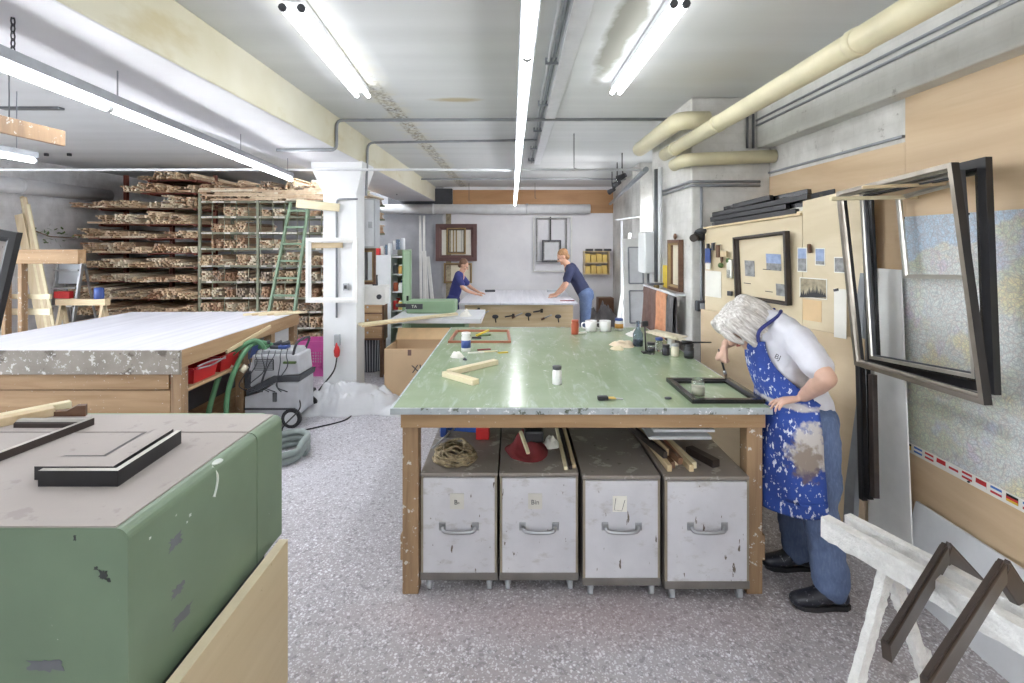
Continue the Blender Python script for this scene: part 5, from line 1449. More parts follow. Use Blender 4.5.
tag(MB().box((x0 + .0, cy + .02, 1.62), (x0 + .09, cy + .3, 1.72), .006).build('toolbox', 'red_plastic'), 'red box on the white end of the supply cabinet', 'box')

# boards leaning on the grey back wall
for k, (xa, xb, zt, w_) in enumerate(((420, 420, 3.0, .05), (423, 424, 2.6, .05), (427, 424, 1.62, .09), (434, 428, 1.5, .07))):
    tag(MB().bar((X(xa, 10.2), 10.35, 0), (X(xb, 10.8), 10.8, min(zt, 2.4)), w_, .03, up=(0, 1, 0), bev=.003).build('board', 'white_paint'), ('tallest', 'tall', 'wide short', 'narrow short')[k] + ' white board leaning at the grey back wall', 'board')

# green planer in the middle of the room
pm = thing('green_planer', 'green planing machine with pale table behind the cardboard box', 'machine', (-1.1, 6.3, 0))
MB().box((-1.30, 6.15, 0), (-.62, 6.75, .80), .015).build('base_housing', 'machine_green_mid', pm)
MB().box((-1.52, 6.02, .81), (-.40, 6.85, .87), .006).build('table_plate', 'pale_plastic', pm)
MB().box((-1.42, 6.45, .87), (-.78, 6.80, 1.03), .02).build('cutter_housing', 'machine_green_light', pm)
MB().box((-1.42, 6.43, .93), (-1.20, 6.452, 1.0), .003).build('name_plate', 'dark_grey', pm)
text_mesh('TA', .055, 'paper', (-1.31, 6.428, .965), (1, 0, 0), (0, 0, 1), pm)
MB().box((-1.30, 6.14, .5), (-.62, 6.15, .515)).build('seam', 'dark_grey', pm)
for dx in (0, .1):
    MB().tube([(-1.46 + dx * .2, 6.1 + dx, .62), (-1.34 + dx * .2, 6.1 + dx, .62)], .06, 16).build('hand_wheel', 'steel', pm)
MB().box((-1.50, 6.05, .25), (-1.31, 6.2, .55), .02).build('motor', 'grey_plastic', pm)
MB().tube([(-1.55, 6.44, .98), (-1.42, 6.44, .98)], .025, 10).build('crank', 'black', pm)
tag(MB().bar((-1.78, 5.62, .865), (-.72, 6.2, .905), .07, .03, bev=.003).build('moulding_length', 'pale_wood'), 'long pale moulding lying across the planer table', 'moulding')
tag(MB().bar((-1.72, 5.55, .855), (-.9, 6.18, .886), .05, .02, bev=.003).build('moulding_length', 'pine'), 'long yellowish moulding lying beside the pale one on the planer', 'moulding')
tag(heap((-.62, 6.25), .08, .07, .10, 14, 5.0, .87).build('rag', 'paper'), 'crumpled white cloth on the planer table', 'cloth')

# ------------------------------------------------------------------ far bench
FX0, FX1, FY0, FY1, FZ2 = -.83, .96, 7.35, 9.4, .90
ft = thing('workbench', 'far workbench with white top and wooden sides before the back wall', 'table', (.05, 8.4, 0))
MB().box((FX0, FY0, FZ2 - .03), (FX1, FY1, FZ2), .004).build('tabletop', 'white_covering', ft)
MB().box((FX0 + .08, FY0 + .12, .52), (FX1 - .06, FY0 + .15, FZ2 - .03), .003).build('front_board', 'pine', ft)
for x in (FX0 + .08, FX1 - .09):
    MB().box((x, FY0 + .15, .52), (x + .03, FY1 - .1, FZ2 - .03), .003).build('side_board', 'pine_y', ft)
for x in (FX0 + .09, FX1 - .17):
    for y in (FY0 + .16, FY1 - .2): MB().box((x, y, 0), (x + .09, y + .09, .86), .004).build('leg', 'pine_z', ft)
MB().box((.26, FY0 + .13, .30), (.82, FY0 + .16, .50), .003).build('drawer', 'pine', ft)
rg = random.Random(8)
for k in range(9):                                # hand tools hung on the front board
    x = FX0 + .25 + .16 * k + rg.uniform(-.03, .03); z = .70 + rg.uniform(-.05, .07); y = FY0 + .12
    t_ = thing('hand_tool', 'small dark hand tool hung on the far bench front', 'tool', (x, y, z), 'tools hung on the far bench')
    if k % 3 == 0:
        MB().bar((x - .07, y - .012, z), (x + .05, y - .012, z + .02), .016, .02, bev=.003).build('shank', 'dark_metal', t_); MB().box((x + .04, y - .024, z - .01), (x + .08, y, z + .05), .006).build('head', 'dark_wood', t_)
    elif k % 3 == 1:
        MB().tube([(x - .05, y - .01, z - .02), (x + .06, y - .01, z + .03)], .010, 7).build('shank', 'steel', t_); MB().tube([(x - .1, y - .012, z - .045), (x - .05, y - .012, z - .02)], .016, 8).build('grip', 'brown_wood', t_)
    else:
        MB().ball((x, y - .012, z), .04, 10, (1.3, .3, .8)).build('head', 'dark_grey', t_); MB().tube([(x, y - .012, z - .02), (x + .01, y - .012, z - .09)], .009, 7).build('grip', 'dark_wood', t_)
for px, py, m, lab in ((490, 292, 'dark_grey', 'dark tool lying on the far bench'), (552, 292, 'grey_plastic', 'grey ruler lying on the far bench')):
    q = on(px, py, FZ2); tag(MB().bar(q + V((-.09, 0, .02)), q + V((.09, .04, .02)), .05, .04, bev=.006).build('hand_tool', m), lab, 'tool')
q = on(568, 301, FZ2); tag(MB().box((q.x - .12, q.y - .02, FZ2), (q.x + .1, q.y + .01, FZ2 + .012), .002).build('ruler', 'red_cloth'), 'dark red ruler at the front corner of the far bench', 'ruler')

# ------------------------------------------------------------------ back wall things
YW = 10.86
def hung(name, label, px0, py0, px1, py1, wid, dep, mats, Y=YW, fill=None, cat='frame'):
    a, b = P(px0, py1, Y), P(px1, py0, Y)
    root = thing(name, label, cat, ((a.x + b.x) / 2, Y, a.z))
    _, inn = frame_sides(root, [V((a.x, Y, a.z)), V((b.x, Y, a.z)), V((b.x, Y, b.z)), V((a.x, Y, b.z))], wid, dep, mats, (0, -1, 0))
    if fill: MB().prism(inn, (0, .01, 0)).build('backing', fill, root)
    return root
h1 = hung('picture_frame', 'wide mauve-brown frame with white mount hung on the back wall', 436, 224, 477, 261, .13, .06, ['mauve_frame', 'mauve_frame'], fill='paper')
a, b = P(447, 256, YW), P(466, 227, YW)
frame_sides(h1, [V((P(447, 0, YW).x, YW - .002, P(0, 254, YW).z)), V((P(466, 0, YW).x, YW - .002, P(0, 254, YW).z)), V((P(466, 0, YW).x, YW - .002, P(0, 228, YW).z)), V((P(447, 0, YW).x, YW - .002, P(0, 228, YW).z))], .05, .05, ['gold', 'dark_wood'], (0, -1, 0), 'inner_frame_side')
for px in (453, 456, 461): MB().box((P(px, 0, YW).x, YW - .03, P(0, 252, YW).z), (P(px, 0, YW).x + .025, YW - .004, P(0, 229, YW).z)).build('moulding_sample', ('gold', 'brown_wood', 'silver_leaf')[px % 3], h1)
hung('picture_frame', 'small gold frame with paper hung below the mauve-brown frame', 444, 263, 472, 283, .045, .04, ['gold', 'brown_wood'], fill='paper_cream')
tag(MB().box((P(446, 0, YW).x, YW - .01, P(0, 300, YW).z), (P(451, 0, YW).x, YW + .03, P(0, 205, YW).z)).build('sample_strip', 'print_sepia'), 'tall brown moulding strip on the back wall behind the frames', 'moulding')
hung('picture_frame', 'large thin white frame hung on the white back wall', 533, 216, 572, 272, .05, .03, ['white_paint', 'pale_plastic'])
hung('picture_frame', 'narrow dark-edged frame hung inside the large white frame', 536, 218, 567, 262, .03, .03, ['print_grey', 'print_grey'], Y=YW - .035)
hung('picture_frame', 'small black-edged frame with grey print hung in the white frame', 542, 240, 561, 262, .05, .04, ['dark_grey', 'print_grey'], Y=YW - .07, fill='pale_plastic')
tag(MB().box((P(549.5, 0, YW).x, YW - .06, P(0, 240, YW).z), (P(551, 0, YW).x, YW - .03, P(0, 217, YW).z)).build('hanging_strap', 'black'), 'black strap above the small black-edged frame', 'strap')
# wooden pigeonhole box with yellow boxes
yb = thing('wall_shelf', 'small wooden wall shelf of two rows on the back wall', 'shelf', P(596, 274, YW))
ax, bx2 = X(583, YW), X(608, YW); z0, z1 = Z(274, YW), Z(251, YW)
for lo, hi in (((ax, YW - .2, z0), (bx2, YW + .03, z0 + .02)), ((ax, YW - .2, (z0 + z1) / 2 - .01), (bx2, YW + .03, (z0 + z1) / 2 + .01)), ((ax, YW - .2, z1 - .02), (bx2, YW + .03, z1))):
    MB().box(lo, hi).build('shelf_board', 'pine', yb)
for x in (ax, bx2 - .02): MB().box((x, YW - .2, z0 + .02), (x + .02, YW + .03, z1 - .02)).build('side_board', 'pine_z', yb)
hh = (z1 - z0) / 2
for r in range(2):
    for k in range(4):
        x = ax + .03 + (bx2 - ax - .06) * k / 4
        tag(MB().box((x, YW - .18, z0 + .02 + r * hh - (.01 if r else 0)), (x + .105, YW - .02, z0 + .02 + r * hh + hh * (.62 + .08 * ((k + r) % 2))), .004).build('card_box', 'yellow_box'), 'yellow card box standing in the small wall shelf', 'box', 'yellow boxes in the wall shelf')
for k in range(3): tag(MB().box((ax + .05 + .2 * k, YW - .17, z1), (ax + .2 + .2 * k, YW - .03, z1 + .05), .005).build('tin', 'dark_grey'), 'flat dark tin on top of the small wall shelf', 'tin', 'dark tins on the wall shelf')
# grey bundle at the floor and boxes by the far right corner
tag(heap((1.75, 9.6), .42, .38, .62, 5, 3.3, 0).build('tarpaulin', 'grey_cloth'), 'grey tarpaulin bundle on the floor before the brown crate', 'bundle')
tag(MB().box((X(597, 10.5), 10.3, 0), (X(612, 10.5), 10.6, Z(297, 10.5)), .006).build('wood_crate', 'brown_wood'), 'brown wooden crate behind the grey tarpaulin', 'crate')
for k, (pa, pb, zt) in enumerate(((612, 630, 1.95), (616, 633, 1.60), (609, 628, 1.35))):
    tag(MB().bar((X(pa, 6.9), 6.9, .0), (X(pb, 7.5), 7.5 + .05 * k, zt), .05, .025, up=(0, 1, 0), bev=.003).build('lath', 'white_paint'), ('tall', 'middle', 'short')[k] + ' white lath leaning beside the old panelled door', 'lath')
# old white panelled door leaning
od = thing('old_door', 'old white panelled door leaning beside the brick pillar', 'door', (1.75, 6.7, 0))
dx0, dx1, dyb, dyt, dz = 1.50, 2.08, 6.55, 6.75, 1.86
def dpt(u, z, off=0): return V((dx0 + (dx1 - dx0) * u, dyb + (dyt - dyb) * z / dz + off, z))
MB().prism([dpt(0, 0), dpt(1, 0), dpt(1, dz), dpt(0, dz)], (0, .04, 0)).build('leaf', 'white_paint', od)
for u0, u1, z0, z1 in ((.12, .88, .15, .6), (.12, .88, .72, 1.15), (.12, .45, 1.25, 1.74), (.55, .88, 1.25, 1.74)):
    MB().prism([dpt(u0, z0, -.008), dpt(u1, z0, -.008), dpt(u1, z1, -.008), dpt(u0, z1, -.008)], (0, .008, 0)).build('panel', 'pipe_white', od)
    for (ua, za), (ub, zb) in (((u0, z0), (u1, z0)), ((u1, z0), (u1, z1)), ((u1, z1), (u0, z1)), ((u0, z1), (u0, z0))):
        MB().bar(dpt(ua, za, -.008), dpt(ub, zb, -.008), .018, .018).build('panel_bead', 'conduit_grey', od)
# bracket and white box on the pillar's inner face
hb = thing('boiler_box', 'white wall box with pipes below on the pillar side', 'heater', (1.47, 5.3, 1.5))
MB().box((1.36, 5.12, 1.48), (1.52, 5.38, 1.92), .02).build('body', 'column_white', hb)
MB().tube(bez([(1.44, 5.25, 1.48), (1.44, 5.25, 1.40), (1.40, 5.05, 1.38), (1.46, 4.8, 1.40)], 5), .012, 8).build('pipe', 'conduit_dark', hb)
MB().lathe((1.44, 4.95, 1.33), [(.02, 0), (.03, .03), (.02, .07)], 10).build('valve', 'gold', hb)
tag(MB().bar((1.50, 7.2, 2.14), (1.94, 7.3, 2.20), .08, .02, bev=.003).build('shelf_bracket', 'pale_plastic'), 'narrow pale shelf arm in front of the far wall niche', 'shelf')
tag(MB().box((1.57, 7.2, 0), (1.60, 7.23, 2.13), .003).build('shelf_post', 'pipe_white'), 'thin white post under the pale shelf arm', 'post')
# narrow gilt frame on the pillar's inner face
gf = thing('picture_frame', 'narrow gilt frame hung on the pillar side above the cloths', 'frame', (1.5, 4.55, 1.36))
xg = 1.515
_, inn = frame_sides(gf, [V((xg, 4.72, 1.36)), V((xg, 4.38, 1.36)), V((xg, 4.38, 1.83)), V((xg, 4.72, 1.83))], .05, .04, ['brown_wood', 'gold'], (-1, 0, 0))
MB().prism(inn, (.008, 0, 0)).build('print', 'paper_cream', gf)
MB().ball((xg - .02, 4.55, 1.86), .03, 8, (.5, 1, 1)).build('crest', 'brown_wood', gf)
tag(MB().box((1.48, 4.74, 1.36), (1.515, 4.88, 1.58), .006).build('sign_board', 'yellow_paint'), 'plain yellow board on the pillar side beside the gilt frame', 'board')
# cloth rail
cr_ = thing('cloth_rail', 'white rail on the pillar side holding drying cloths', 'rail', (1.42, 4.8, 1.33))
MB().tube([(1.42, 4.3, 1.34), (1.42, 5.36, 1.34)], .012, 8).build('rod', 'pipe_white', cr_)
for y in (4.35, 5.3): MB().bar((1.42, y, 1.34), (1.53, y, 1.34), .03, .02).build('bracket', 'pipe_white', cr_)
def cloth(label, y0, y1, zb, mat, seed, xoff=0):
    def f(u, v):
        y = y0 + (y1 - y0) * u; k = math.sin(u * 19 + seed) * .03 + .016 * math.sin(u * 31 + seed * 2)
        z = 1.353 - (1.353 - zb - .03 * math.sin(u * 7 + seed)) * abs(2 * v - 1) ** 1.0
        side = -1 if v < .5 else 1
        return V((1.42 + xoff + side * (.016 + .012 * abs(2 * v - 1)) * min(1, abs(2 * v - 1) * 12) + k * abs(2 * v - 1), y + .01 * math.sin(z * 9 + seed), z))
    tag(MB().grid(f, 36, 24).build('hanging_cloth', mat), label, 'cloth')
cloth('dark brown cloth hanging on the pillar rail', 4.86, 5.34, .60, 'brown_cloth', 1.0)
cloth('orange-pink cloth hanging on the pillar rail beside the brown one', 4.52, 4.84, .72, 'orange_cloth', 2.4)
cloth('grey spotted cloth hanging at the near end of the pillar rail', 4.31, 4.50, .66, 'grey_cloth', 4.1)

# ------------------------------------------------------------------ right wall: pinboards
A_, B_, C_ = V((1.598, 4.10, 0)), V((1.935, 3.29, 0)), V((2.10, 2.90, 0))
nrm = (B_ - A_).cross(V((0, 0, 1))).normalized()
if nrm.x > 0: nrm = -nrm
def board(name, label, p, q, z0, z1, z2, th, mat, off=0.0, cat='board'):
    p, q = V(p) + nrm * off, V(q) + nrm * off
    return tag(MB().prism([V((p.x, p.y, z0)), V((q.x, q.y, z0)), V((q.x, q.y, z2)), V((p.x, p.y, z1))], -nrm * th).build(name, mat), label, cat)
board('pinboard', 'cream plywood pinboard standing from the pillar along the aisle', A_, B_, 0, 1.915, 1.985, .018, 'plywood_light')
board('pinboard', 'taller cream plywood sheet next to the pinboard ledge', B_ + (C_ - B_) * .01, C_, 0, 2.08, 2.14, .016, 'plywood_light', .001)
board('fibreboard', 'tan fibreboard sheet standing in front of the pinboards', A_ + (B_ - A_) * .0, C_, 0, 1.25, 1.235, .012, 'plywood_tan', .045)
lg = thing('ledge', 'narrow plywood ledge along the top of the pinboard', 'shelf', (1.8, 3.7, 1.9))
MB().prism([A_ + V((0, 0, 1.917)) + nrm * .02, B_ + V((0, 0, 1.987)) + nrm * .02, B_ + V((.25, .12, 1.987)), A_ + V((.35, .05, 1.917))], (0, 0, .015)).build('ledge_board', 'pine', lg)
MB().prism([A_ + V((.30, .05, 0)), B_ + V((.22, .12, 0)), B_ + V((.22, .12, 1.985)), A_ + V((.30, .05, 1.915))], (.012, .006, 0)).build('back_support', 'plywood', lg)
def bp(px, off=0.0):
    """point of the pinboard plane seen at photo column px"""
    k = (px - CXP) / F; d = C_ - A_ if px > 802 else B_ - A_
    s_ = A_ if px <= 802 else B_ ; d = (C_ - B_) if px > 802 else d
    t = (k * s_.y - s_.x) / (d.x - k * d.y); p = s_ + d * t; return p + nrm * off
def bpz(px, py, off=0.0): p = bp(px, off); return V((p.x, p.y, Z(py, p.y)))
def pinned(name, label, px0, py0, px1, py1, mat, cat, parent=None, off=.003, th=.0015):
    a, b = bp(px0, off), bp(px1, off); z0 = (Z(py1, a.y) + Z(py1, b.y)) / 2; z1 = (Z(py0, a.y) + Z(py0, b.y)) / 2
    mb = MB().prism([V((a.x, a.y, z0)), V((b.x, b.y, z0)), V((b.x, b.y, z1)), V((a.x, a.y, z1))], nrm * th)
    if parent is not None: return mb.build(name, mat, parent)
    return tag(mb.build(name, mat), label, cat)
def photo(label, px0, py0, px1, py1, m1, m2=None, split=.5):
    a = bpz((px0 + px1) / 2, py1)
    root = thing('photo_print', label, 'photo', a)
    pinned('paper_border', '', px0, py0, px1, py1, 'paper', '', root)
    pinned('image', '', px0 + .8, py0 + 1, px1 - .8, py1 - 1 if not m2 else py0 + (py1 - py0) * split, m1, '', root, .005, .0008)
    if m2: pinned('image', '', px0 + .8, py0 + (py1 - py0) * split, px1 - .8, py1 - 1, m2, '', root, .005, .0008)
photo('upright photo of a street with blue sky on the pinboard', 797.8, 247.5, 807.5, 272, 'print_blue', 'print_grey', .45)
photo('small upright photo of a tower against blue sky', 815.5, 248, 825.5, 265.5, 'print_blue', 'print_grey', .75)
photo('small grey photo pinned beside the hanging silver frame', 834.5, 257, 847, 273, 'print_grey')
pr = thing('photo_print', 'wide photo of dark tree tops on the pinboard', 'photo', bpz(813, 299))
pinned('paper_border', '', 800, 278, 827.5, 298.5, 'paper', '', pr); pinned('image', '', 801, 279, 826.5, 297.5, 'print_sepia', '', pr, .005, .0008)
for k in range(13):
    px = 802 + 1.95 * k; t = (6, 8, 5, 7, 11, 8, 12, 10, 13, 7, 9, 6, 5)[k]
    a, b, c_ = bpz(px - 1.6, 297.4, .0062), bpz(px + 1.6, 297.4, .0062), bpz(px, 297.4 - t, .0062)
    MB().prism([a, b, c_], nrm * .0006).build('tree_shape', 'black', pr)
pinned('paper_sheet', 'white paper sheet pinned low on the pinboard by the pillar', 705.5, 271, 721.5, 297, 'paper', 'paper')
pinned('paper_sheet', 'white calendar sheet pinned beside the hanging silver frame', 839.5, 289, 852, 338, 'paper', 'paper', off=.05)
tag(MB().bar(bpz(840, 290.5, .055), bpz(844, 289.5, .055), .012, .014).build('clip', 'dark_grey'), 'dark clip at the top of the white calendar sheet', 'clip')
pinned('paper_card', 'pale brown card pinned below the tree photo', 803, 300, 822, 321, 'cardboard_light', 'card')
tag(MB().bar(bpz(811, 244, .02), bpz(812, 253, .02), .02, .02, bev=.005).build('hook', 'brown_wood'), 'small brown hook above the photos on the pinboard', 'hook')
# dark framed board with small prints
bf = thing('picture_frame', 'dark deep frame with pale board and small prints on the pinboard', 'frame', bpz(766, 306))
p_bl, p_br = bpz(740, 297.5, .004), bpz(792.5, 305.5, .004); p_tl, p_tr = bpz(740.2, 237.5, .03), bpz(791, 233, .07)
p_tr = p_tl + (p_br - p_bl) + V((0, 0, .05)) + (p_br - p_bl) * .0
_, inn = frame_sides(bf, [p_bl, p_br, p_tr, p_tl], .024, .05, ['dark_wood', 'dark_wood'], nrm)
inn[2] = inn[1] + inn[3] - inn[0] + (inn[3] - inn[0]).normalized() * .05
MB().prism([p + nrm * .004 for p in inn], nrm * .004).build('board', 'plywood_light', bf)
ux = (inn[1] - inn[0]); uz = (inn[3] - inn[0])
for u0, v0, w_, h_, m in ((.12, .36, .22, .28, 'print_grey'), (.60, .62, .30, .16, 'print_blue'), (.60, .50, .30, .12, 'print_grey'), (.78, .08, .2, .2, 'print_grey')):
    o = inn[0] + ux * u0 + uz * v0 + nrm * .012; MB().prism([o, o + ux * w_, o + ux * w_ + uz * h_, o + uz * h_], nrm * .001).build('small_print', m, bf)
for u0, v0 in ((.52, .5), (.55, .12), (.08, .22)):
    o = inn[0] + ux * u0 + uz * v0 + nrm * .012; MB().prism([o, o + ux * .16, o + ux * .16 + uz * .012, o + uz * .012], nrm * .001).build('lettering', 'ink', bf)
# trinkets on hooks
def trinket(label, px, py, parts, cat='tool'):
    o = bpz(px, py, .004); root = thing('hanging_trinket', label, cat, o)
    MB().tube([o + nrm * 0, o + nrm * .03], .004, 6).build('nail', 'steel', root)
    for nm, dx, dz, rx, rz, m in parts:
        c_ = o + (B_ - A_).normalized() * dx + V((0, 0, dz)) + nrm * .02; d = (B_ - A_).normalized()
        mb = MB()
        if nm in ('tag', 'grip', 'handle'):
            a = c_ - d * rx - V((0, 0, rz)); mb.prism([a, a + d * 2 * rx, a + d * 2 * rx + V((0, 0, 2 * rz)), a + V((0, 0, 2 * rz))], nrm * .016)
        else: mb.ball(c_, 1.0, 10, (rx, rx, rz))
        mb.build(nm, m, root)
trinket('blue tag hanging on a black cord on the pinboard', 711, 246, [('tag', 0, -.08, .025, .06, 'label_blue'), ('grip', .0, -.005, .01, .025, 'black'), ('tag', .005, -.16, .02, .03, 'paper')])
trinket('brown scraper hanging on the pinboard', 721, 245, [('handle', 0, -.05, .014, .05, 'brown_wood')])
trinket('small grey clamp hanging beside the brown scraper', 716, 243, [('grip', 0, -.03, .012, .03, 'dark_grey')])
trinket('little tan tool and green tag on the pinboard', 724, 254, [('grip', .03, .0, .03, .022, 'pine'), ('bead', .0, -.03, .012, .05, 'brown_wood'), ('bead', -.01, -.09, .022, .022, 'leaf_green')])
trinket('black and white hand tool hanging lower on the pinboard', 733, 261, [('handle', 0, -.06, .025, .07, 'paper'), ('grip', -.01, -.1, .016, .03, 'black'), ('bead', -.02, .0, .022, .022, 'leaf_green')])
trinket('small dark grey tape piece pinned low on the pinboard', 733, 292, [('grip', 0, -.01, .02, .018, 'dark_grey')])
mk = thing('respirator_mask', 'dark respirator hung on the pillar beside the pinboard', 'mask', (1.56, 4.16, 1.85))
MB().ball((1.58, 4.15, 1.87), .06, 12, (1, .7, .9)).build('face_piece', 'black', mk)
MB().ball((1.57, 4.10, 1.90), .05, 12, (1, .5, .5)).build('visor', 'dark_grey', mk)
for s_ in (-1, 1): MB().tube([(1.58 + s_ * .05, 4.13, 1.85), (1.58 + s_ * .085, 4.09, 1.84)], .032, 12).build('filter', 'dark_wood', mk)
so = thing('wall_socket', 'dark socket box on the pillar beside the paper sheet', 'socket', (1.6, 4.18, 1.24))
MB().box((1.55, 4.14, 1.22), (1.65, 4.2, 1.31), .008).build('box', 'dark_grey', so); MB().box((1.57, 4.13, 1.24), (1.63, 4.142, 1.29), .004).build('cover', 'grey_plastic', so)
MB().tube(bez([(1.62, 4.15, 1.22), (1.64, 4.14, 1.1), (1.61, 4.15, .9)], 5), .008, 7).build('cord', 'black', so)

# black mouldings stacked on the ledge
rg = random.Random(12)
for k in range(24):
    lay = k // 6; t0 = rg.uniform(-.02, .28) + .05 * lay; t1 = rg.uniform(.7, 1.08)
    a = A_.lerp(B_, t0); b = A_.lerp(B_, t1); o = V((.012 + .046 * (k % 6), .006 + .02 * (k % 6), 0))
    za = 1.917 + .07 * t0 + .034 + .037 * lay; zb = 1.917 + .07 * t1 + .034 + .042 * lay
    m = ('black', 'black_gloss', 'dark_grey')[k % 3]
    tag(MB().bar(V((a.x, a.y, za)) + o, V((b.x, b.y, zb)) + o, .042, .036, bev=.003).build('moulding_length', m), 'black frame moulding in the stack on the pinboard ledge', 'moulding', 'black mouldings on the ledge')
for k, (t0, t1, m) in enumerate(((.5, 1.15, 'pale_wood'), (.78, 1.25, 'paper'), (.85, 1.3, 'pine_y'))):
    a, b = A_.lerp(B_, t0), A_.lerp(B_, t1); o = V((.02 + .03 * k, .0, 0)); z = 1.917 + .034 * .5 + .055
    tag(MB().bar(V((a.x, a.y, 1.935 + .07 * t0 + .03 * k)) + o, V((b.x, b.y, 1.935 + .07 * t1 + .035 * k)) + o, .03, .026, bev=.003).build('moulding_length', m), ('pale', 'white', 'yellowish')[k] + ' moulding lying in front of the black stack on the ledge', 'moulding')

# ------------------------------------------------------------------ map, boards, hanging frames
mp_ = thing('wall_map', 'large road map with a row of flags pinned to the plywood wall', 'map', (2.18, 2.2, .645))
XM = XR - .015
MB().box((XM - .002, 1.70, .70), (XM, 2.757, 1.946)).build('map_sheet', 'map_print', mp_)
MB().box((XM - .002, 1.70, .645), (XM, 2.757, .70)).build('map_margin', 'paper', mp_)
MB().box((XM - .003, 1.9, 1.70), (XM - .002, 2.0, 1.9)).build('map_inset', 'print_blue', mp_)
flags = [('flag_black', 'flag_gold', 'flag_gold'), ('flag_blue', 'flag_white', 'flag_blue'), ('flag_red', 'flag_white', 'flag_red'), ('flag_red', 'flag_red', 'flag_white'), ('flag_white', 'flag_red', 'flag_white'),
         ('flag_red', 'flag_white', 'flag_red'), ('flag_red', 'flag_red', 'flag_white'), ('flag_blue', 'flag_white', 'flag_red'), ('flag_black', 'flag_red', 'flag_gold'), ('flag_blue', 'flag_white', 'flag_red'), ('flag_gold', 'flag_red', 'flag_black')]
for k, fl in enumerate(flags):
    y1 = 2.745 - .0715 * k; y0 = y1 - .052
    fo = MB().box((XM - .0028, y0, .66), (XM - .002, y1, .692)).build('flag', fl[0], mp_)
    MB().box((XM - .0034, y0, .66), (XM - .0028, y1, .6705)).build('flag_band', fl[2], fo); MB().box((XM - .0034, y0, .6705), (XM - .0028, y1, .6815)).build('flag_band', fl[1], fo)
for y in (2.74, 2.35, 1.95):
    for z in (.655, 1.94): MB().tube([(XM - .008, y, z), (XM - .002, y, z)], .005, 8).build('pin', 'dark_metal', mp_)
# white sheet and grey-edged board leaning at the wall
def lean(name, label, y0, y1, xb, xt, zt, th, mat, zb=0.0, cat='board'):
    return tag(MB().prism([V((xb, y0, zb)), V((xb, y1, zb)), V((xt, y1, zt)), V((xt, y0, zt))], (-th, 0, 0)).build(name, mat), label, cat)
tag(MB().prism([V((2.08, 2.54, 0)), V((2.08, 2.86, 0)), V((2.165, 3.04, 1.65)), V((2.165, 2.735, 1.65))], (-.008, 0, 0)).build('board', 'white_paint'), 'big white sheet leaning against the plywood wall beside the map', 'board')
lean('board', 'low grey-white board leaning in front of the plywood wall', 1.3, 2.62, 2.04, 2.16, .42, .012, 'pale_plastic')
lean('board', 'narrow grey board edge leaning beside the tan fibreboard', 2.90, 2.985, 2.03, 2.11, 1.62, .03, 'conduit_grey')
# peg the frames hang on
pgx = thing('hanging_peg', 'pale wooden peg sticking out of the wall holding frames', 'peg', (2.0, 2.62, 2.0))
MB().bar((1.68, 2.60, 2.035), (2.185, 2.66, 2.05), .022, .02, bev=.003).build('peg_arm', 'pale_wood', pgx)
MB().bar((1.72, 2.42, 2.075), (2.185, 2.38, 2.09), .018, .016, bev=.003).build('peg_arm', 'pine', pgx)
def hframe(label, xs, corners, wid, dep, mats, faces=(1, 2)):
    pts = [V((xs[i], y, z)) for i, (y, z) in enumerate(corners)]
    # make the four points planar
    pts[2] = V((pts[1].x + pts[3].x - pts[0].x, pts[2].y, pts[2].z))
    root = thing('picture_frame', label, 'frame', pts[3], 'empty frames hanging on the wall peg')
    frame_sides(root, pts, wid, dep, mats, (-1, 0, 0), faces=faces); return root
hframe('large black frame with silver inner edge, outermost on the wall peg', (1.93, 1.93, 1.93, 1.93), [(2.885, 2.10), (2.125, 2.15), (1.975, 1.145), (2.73, 1.12)], .036, .035, ['black', 'aged_silver'], (0, 1, 2))
hframe('wide plain black frame hanging behind the silver-edged one', (2.05, 2.05, 2.05, 2.05), [(2.86, 2.13), (2.10, 2.17), (2.06, 1.16), (2.80, 1.10)], .065, .03, ['black', 'black_gloss'])
hframe('thin dark frame hanging between the two large black frames', (1.99, 1.99, 1.99, 1.99), [(2.79, 2.09), (2.16, 2.12), (2.09, 1.22), (2.71, 1.16)], .025, .025, ['dark_grey', 'silver_leaf'], (0, 1))
hframe('small silver frame hanging at the back of the wall peg', (2.12, 2.12, 2.12, 2.12), [(2.70, 2.055), (2.315, 2.10), (2.27, 1.63), (2.645, 1.61)], .022, .02, ['silver_leaf', 'silver_leaf'])
# black mouldings hanging below
for k in range(3):
    y = 2.86 - .045 * k
    tag(MB().bar((2.01 + .005 * k, y - .01, 1.10 - .02 * k), (1.985, y - .075, .34 + .03 * k), .03, .035, up=(0, 1, 0), bev=.003).build('moulding_length', ('black', 'black_gloss', 'dark_wood')[k]), ('longest dull black', 'glossy black', 'shortest brown-black')[k] + ' moulding hanging before the white sheet', 'moulding')

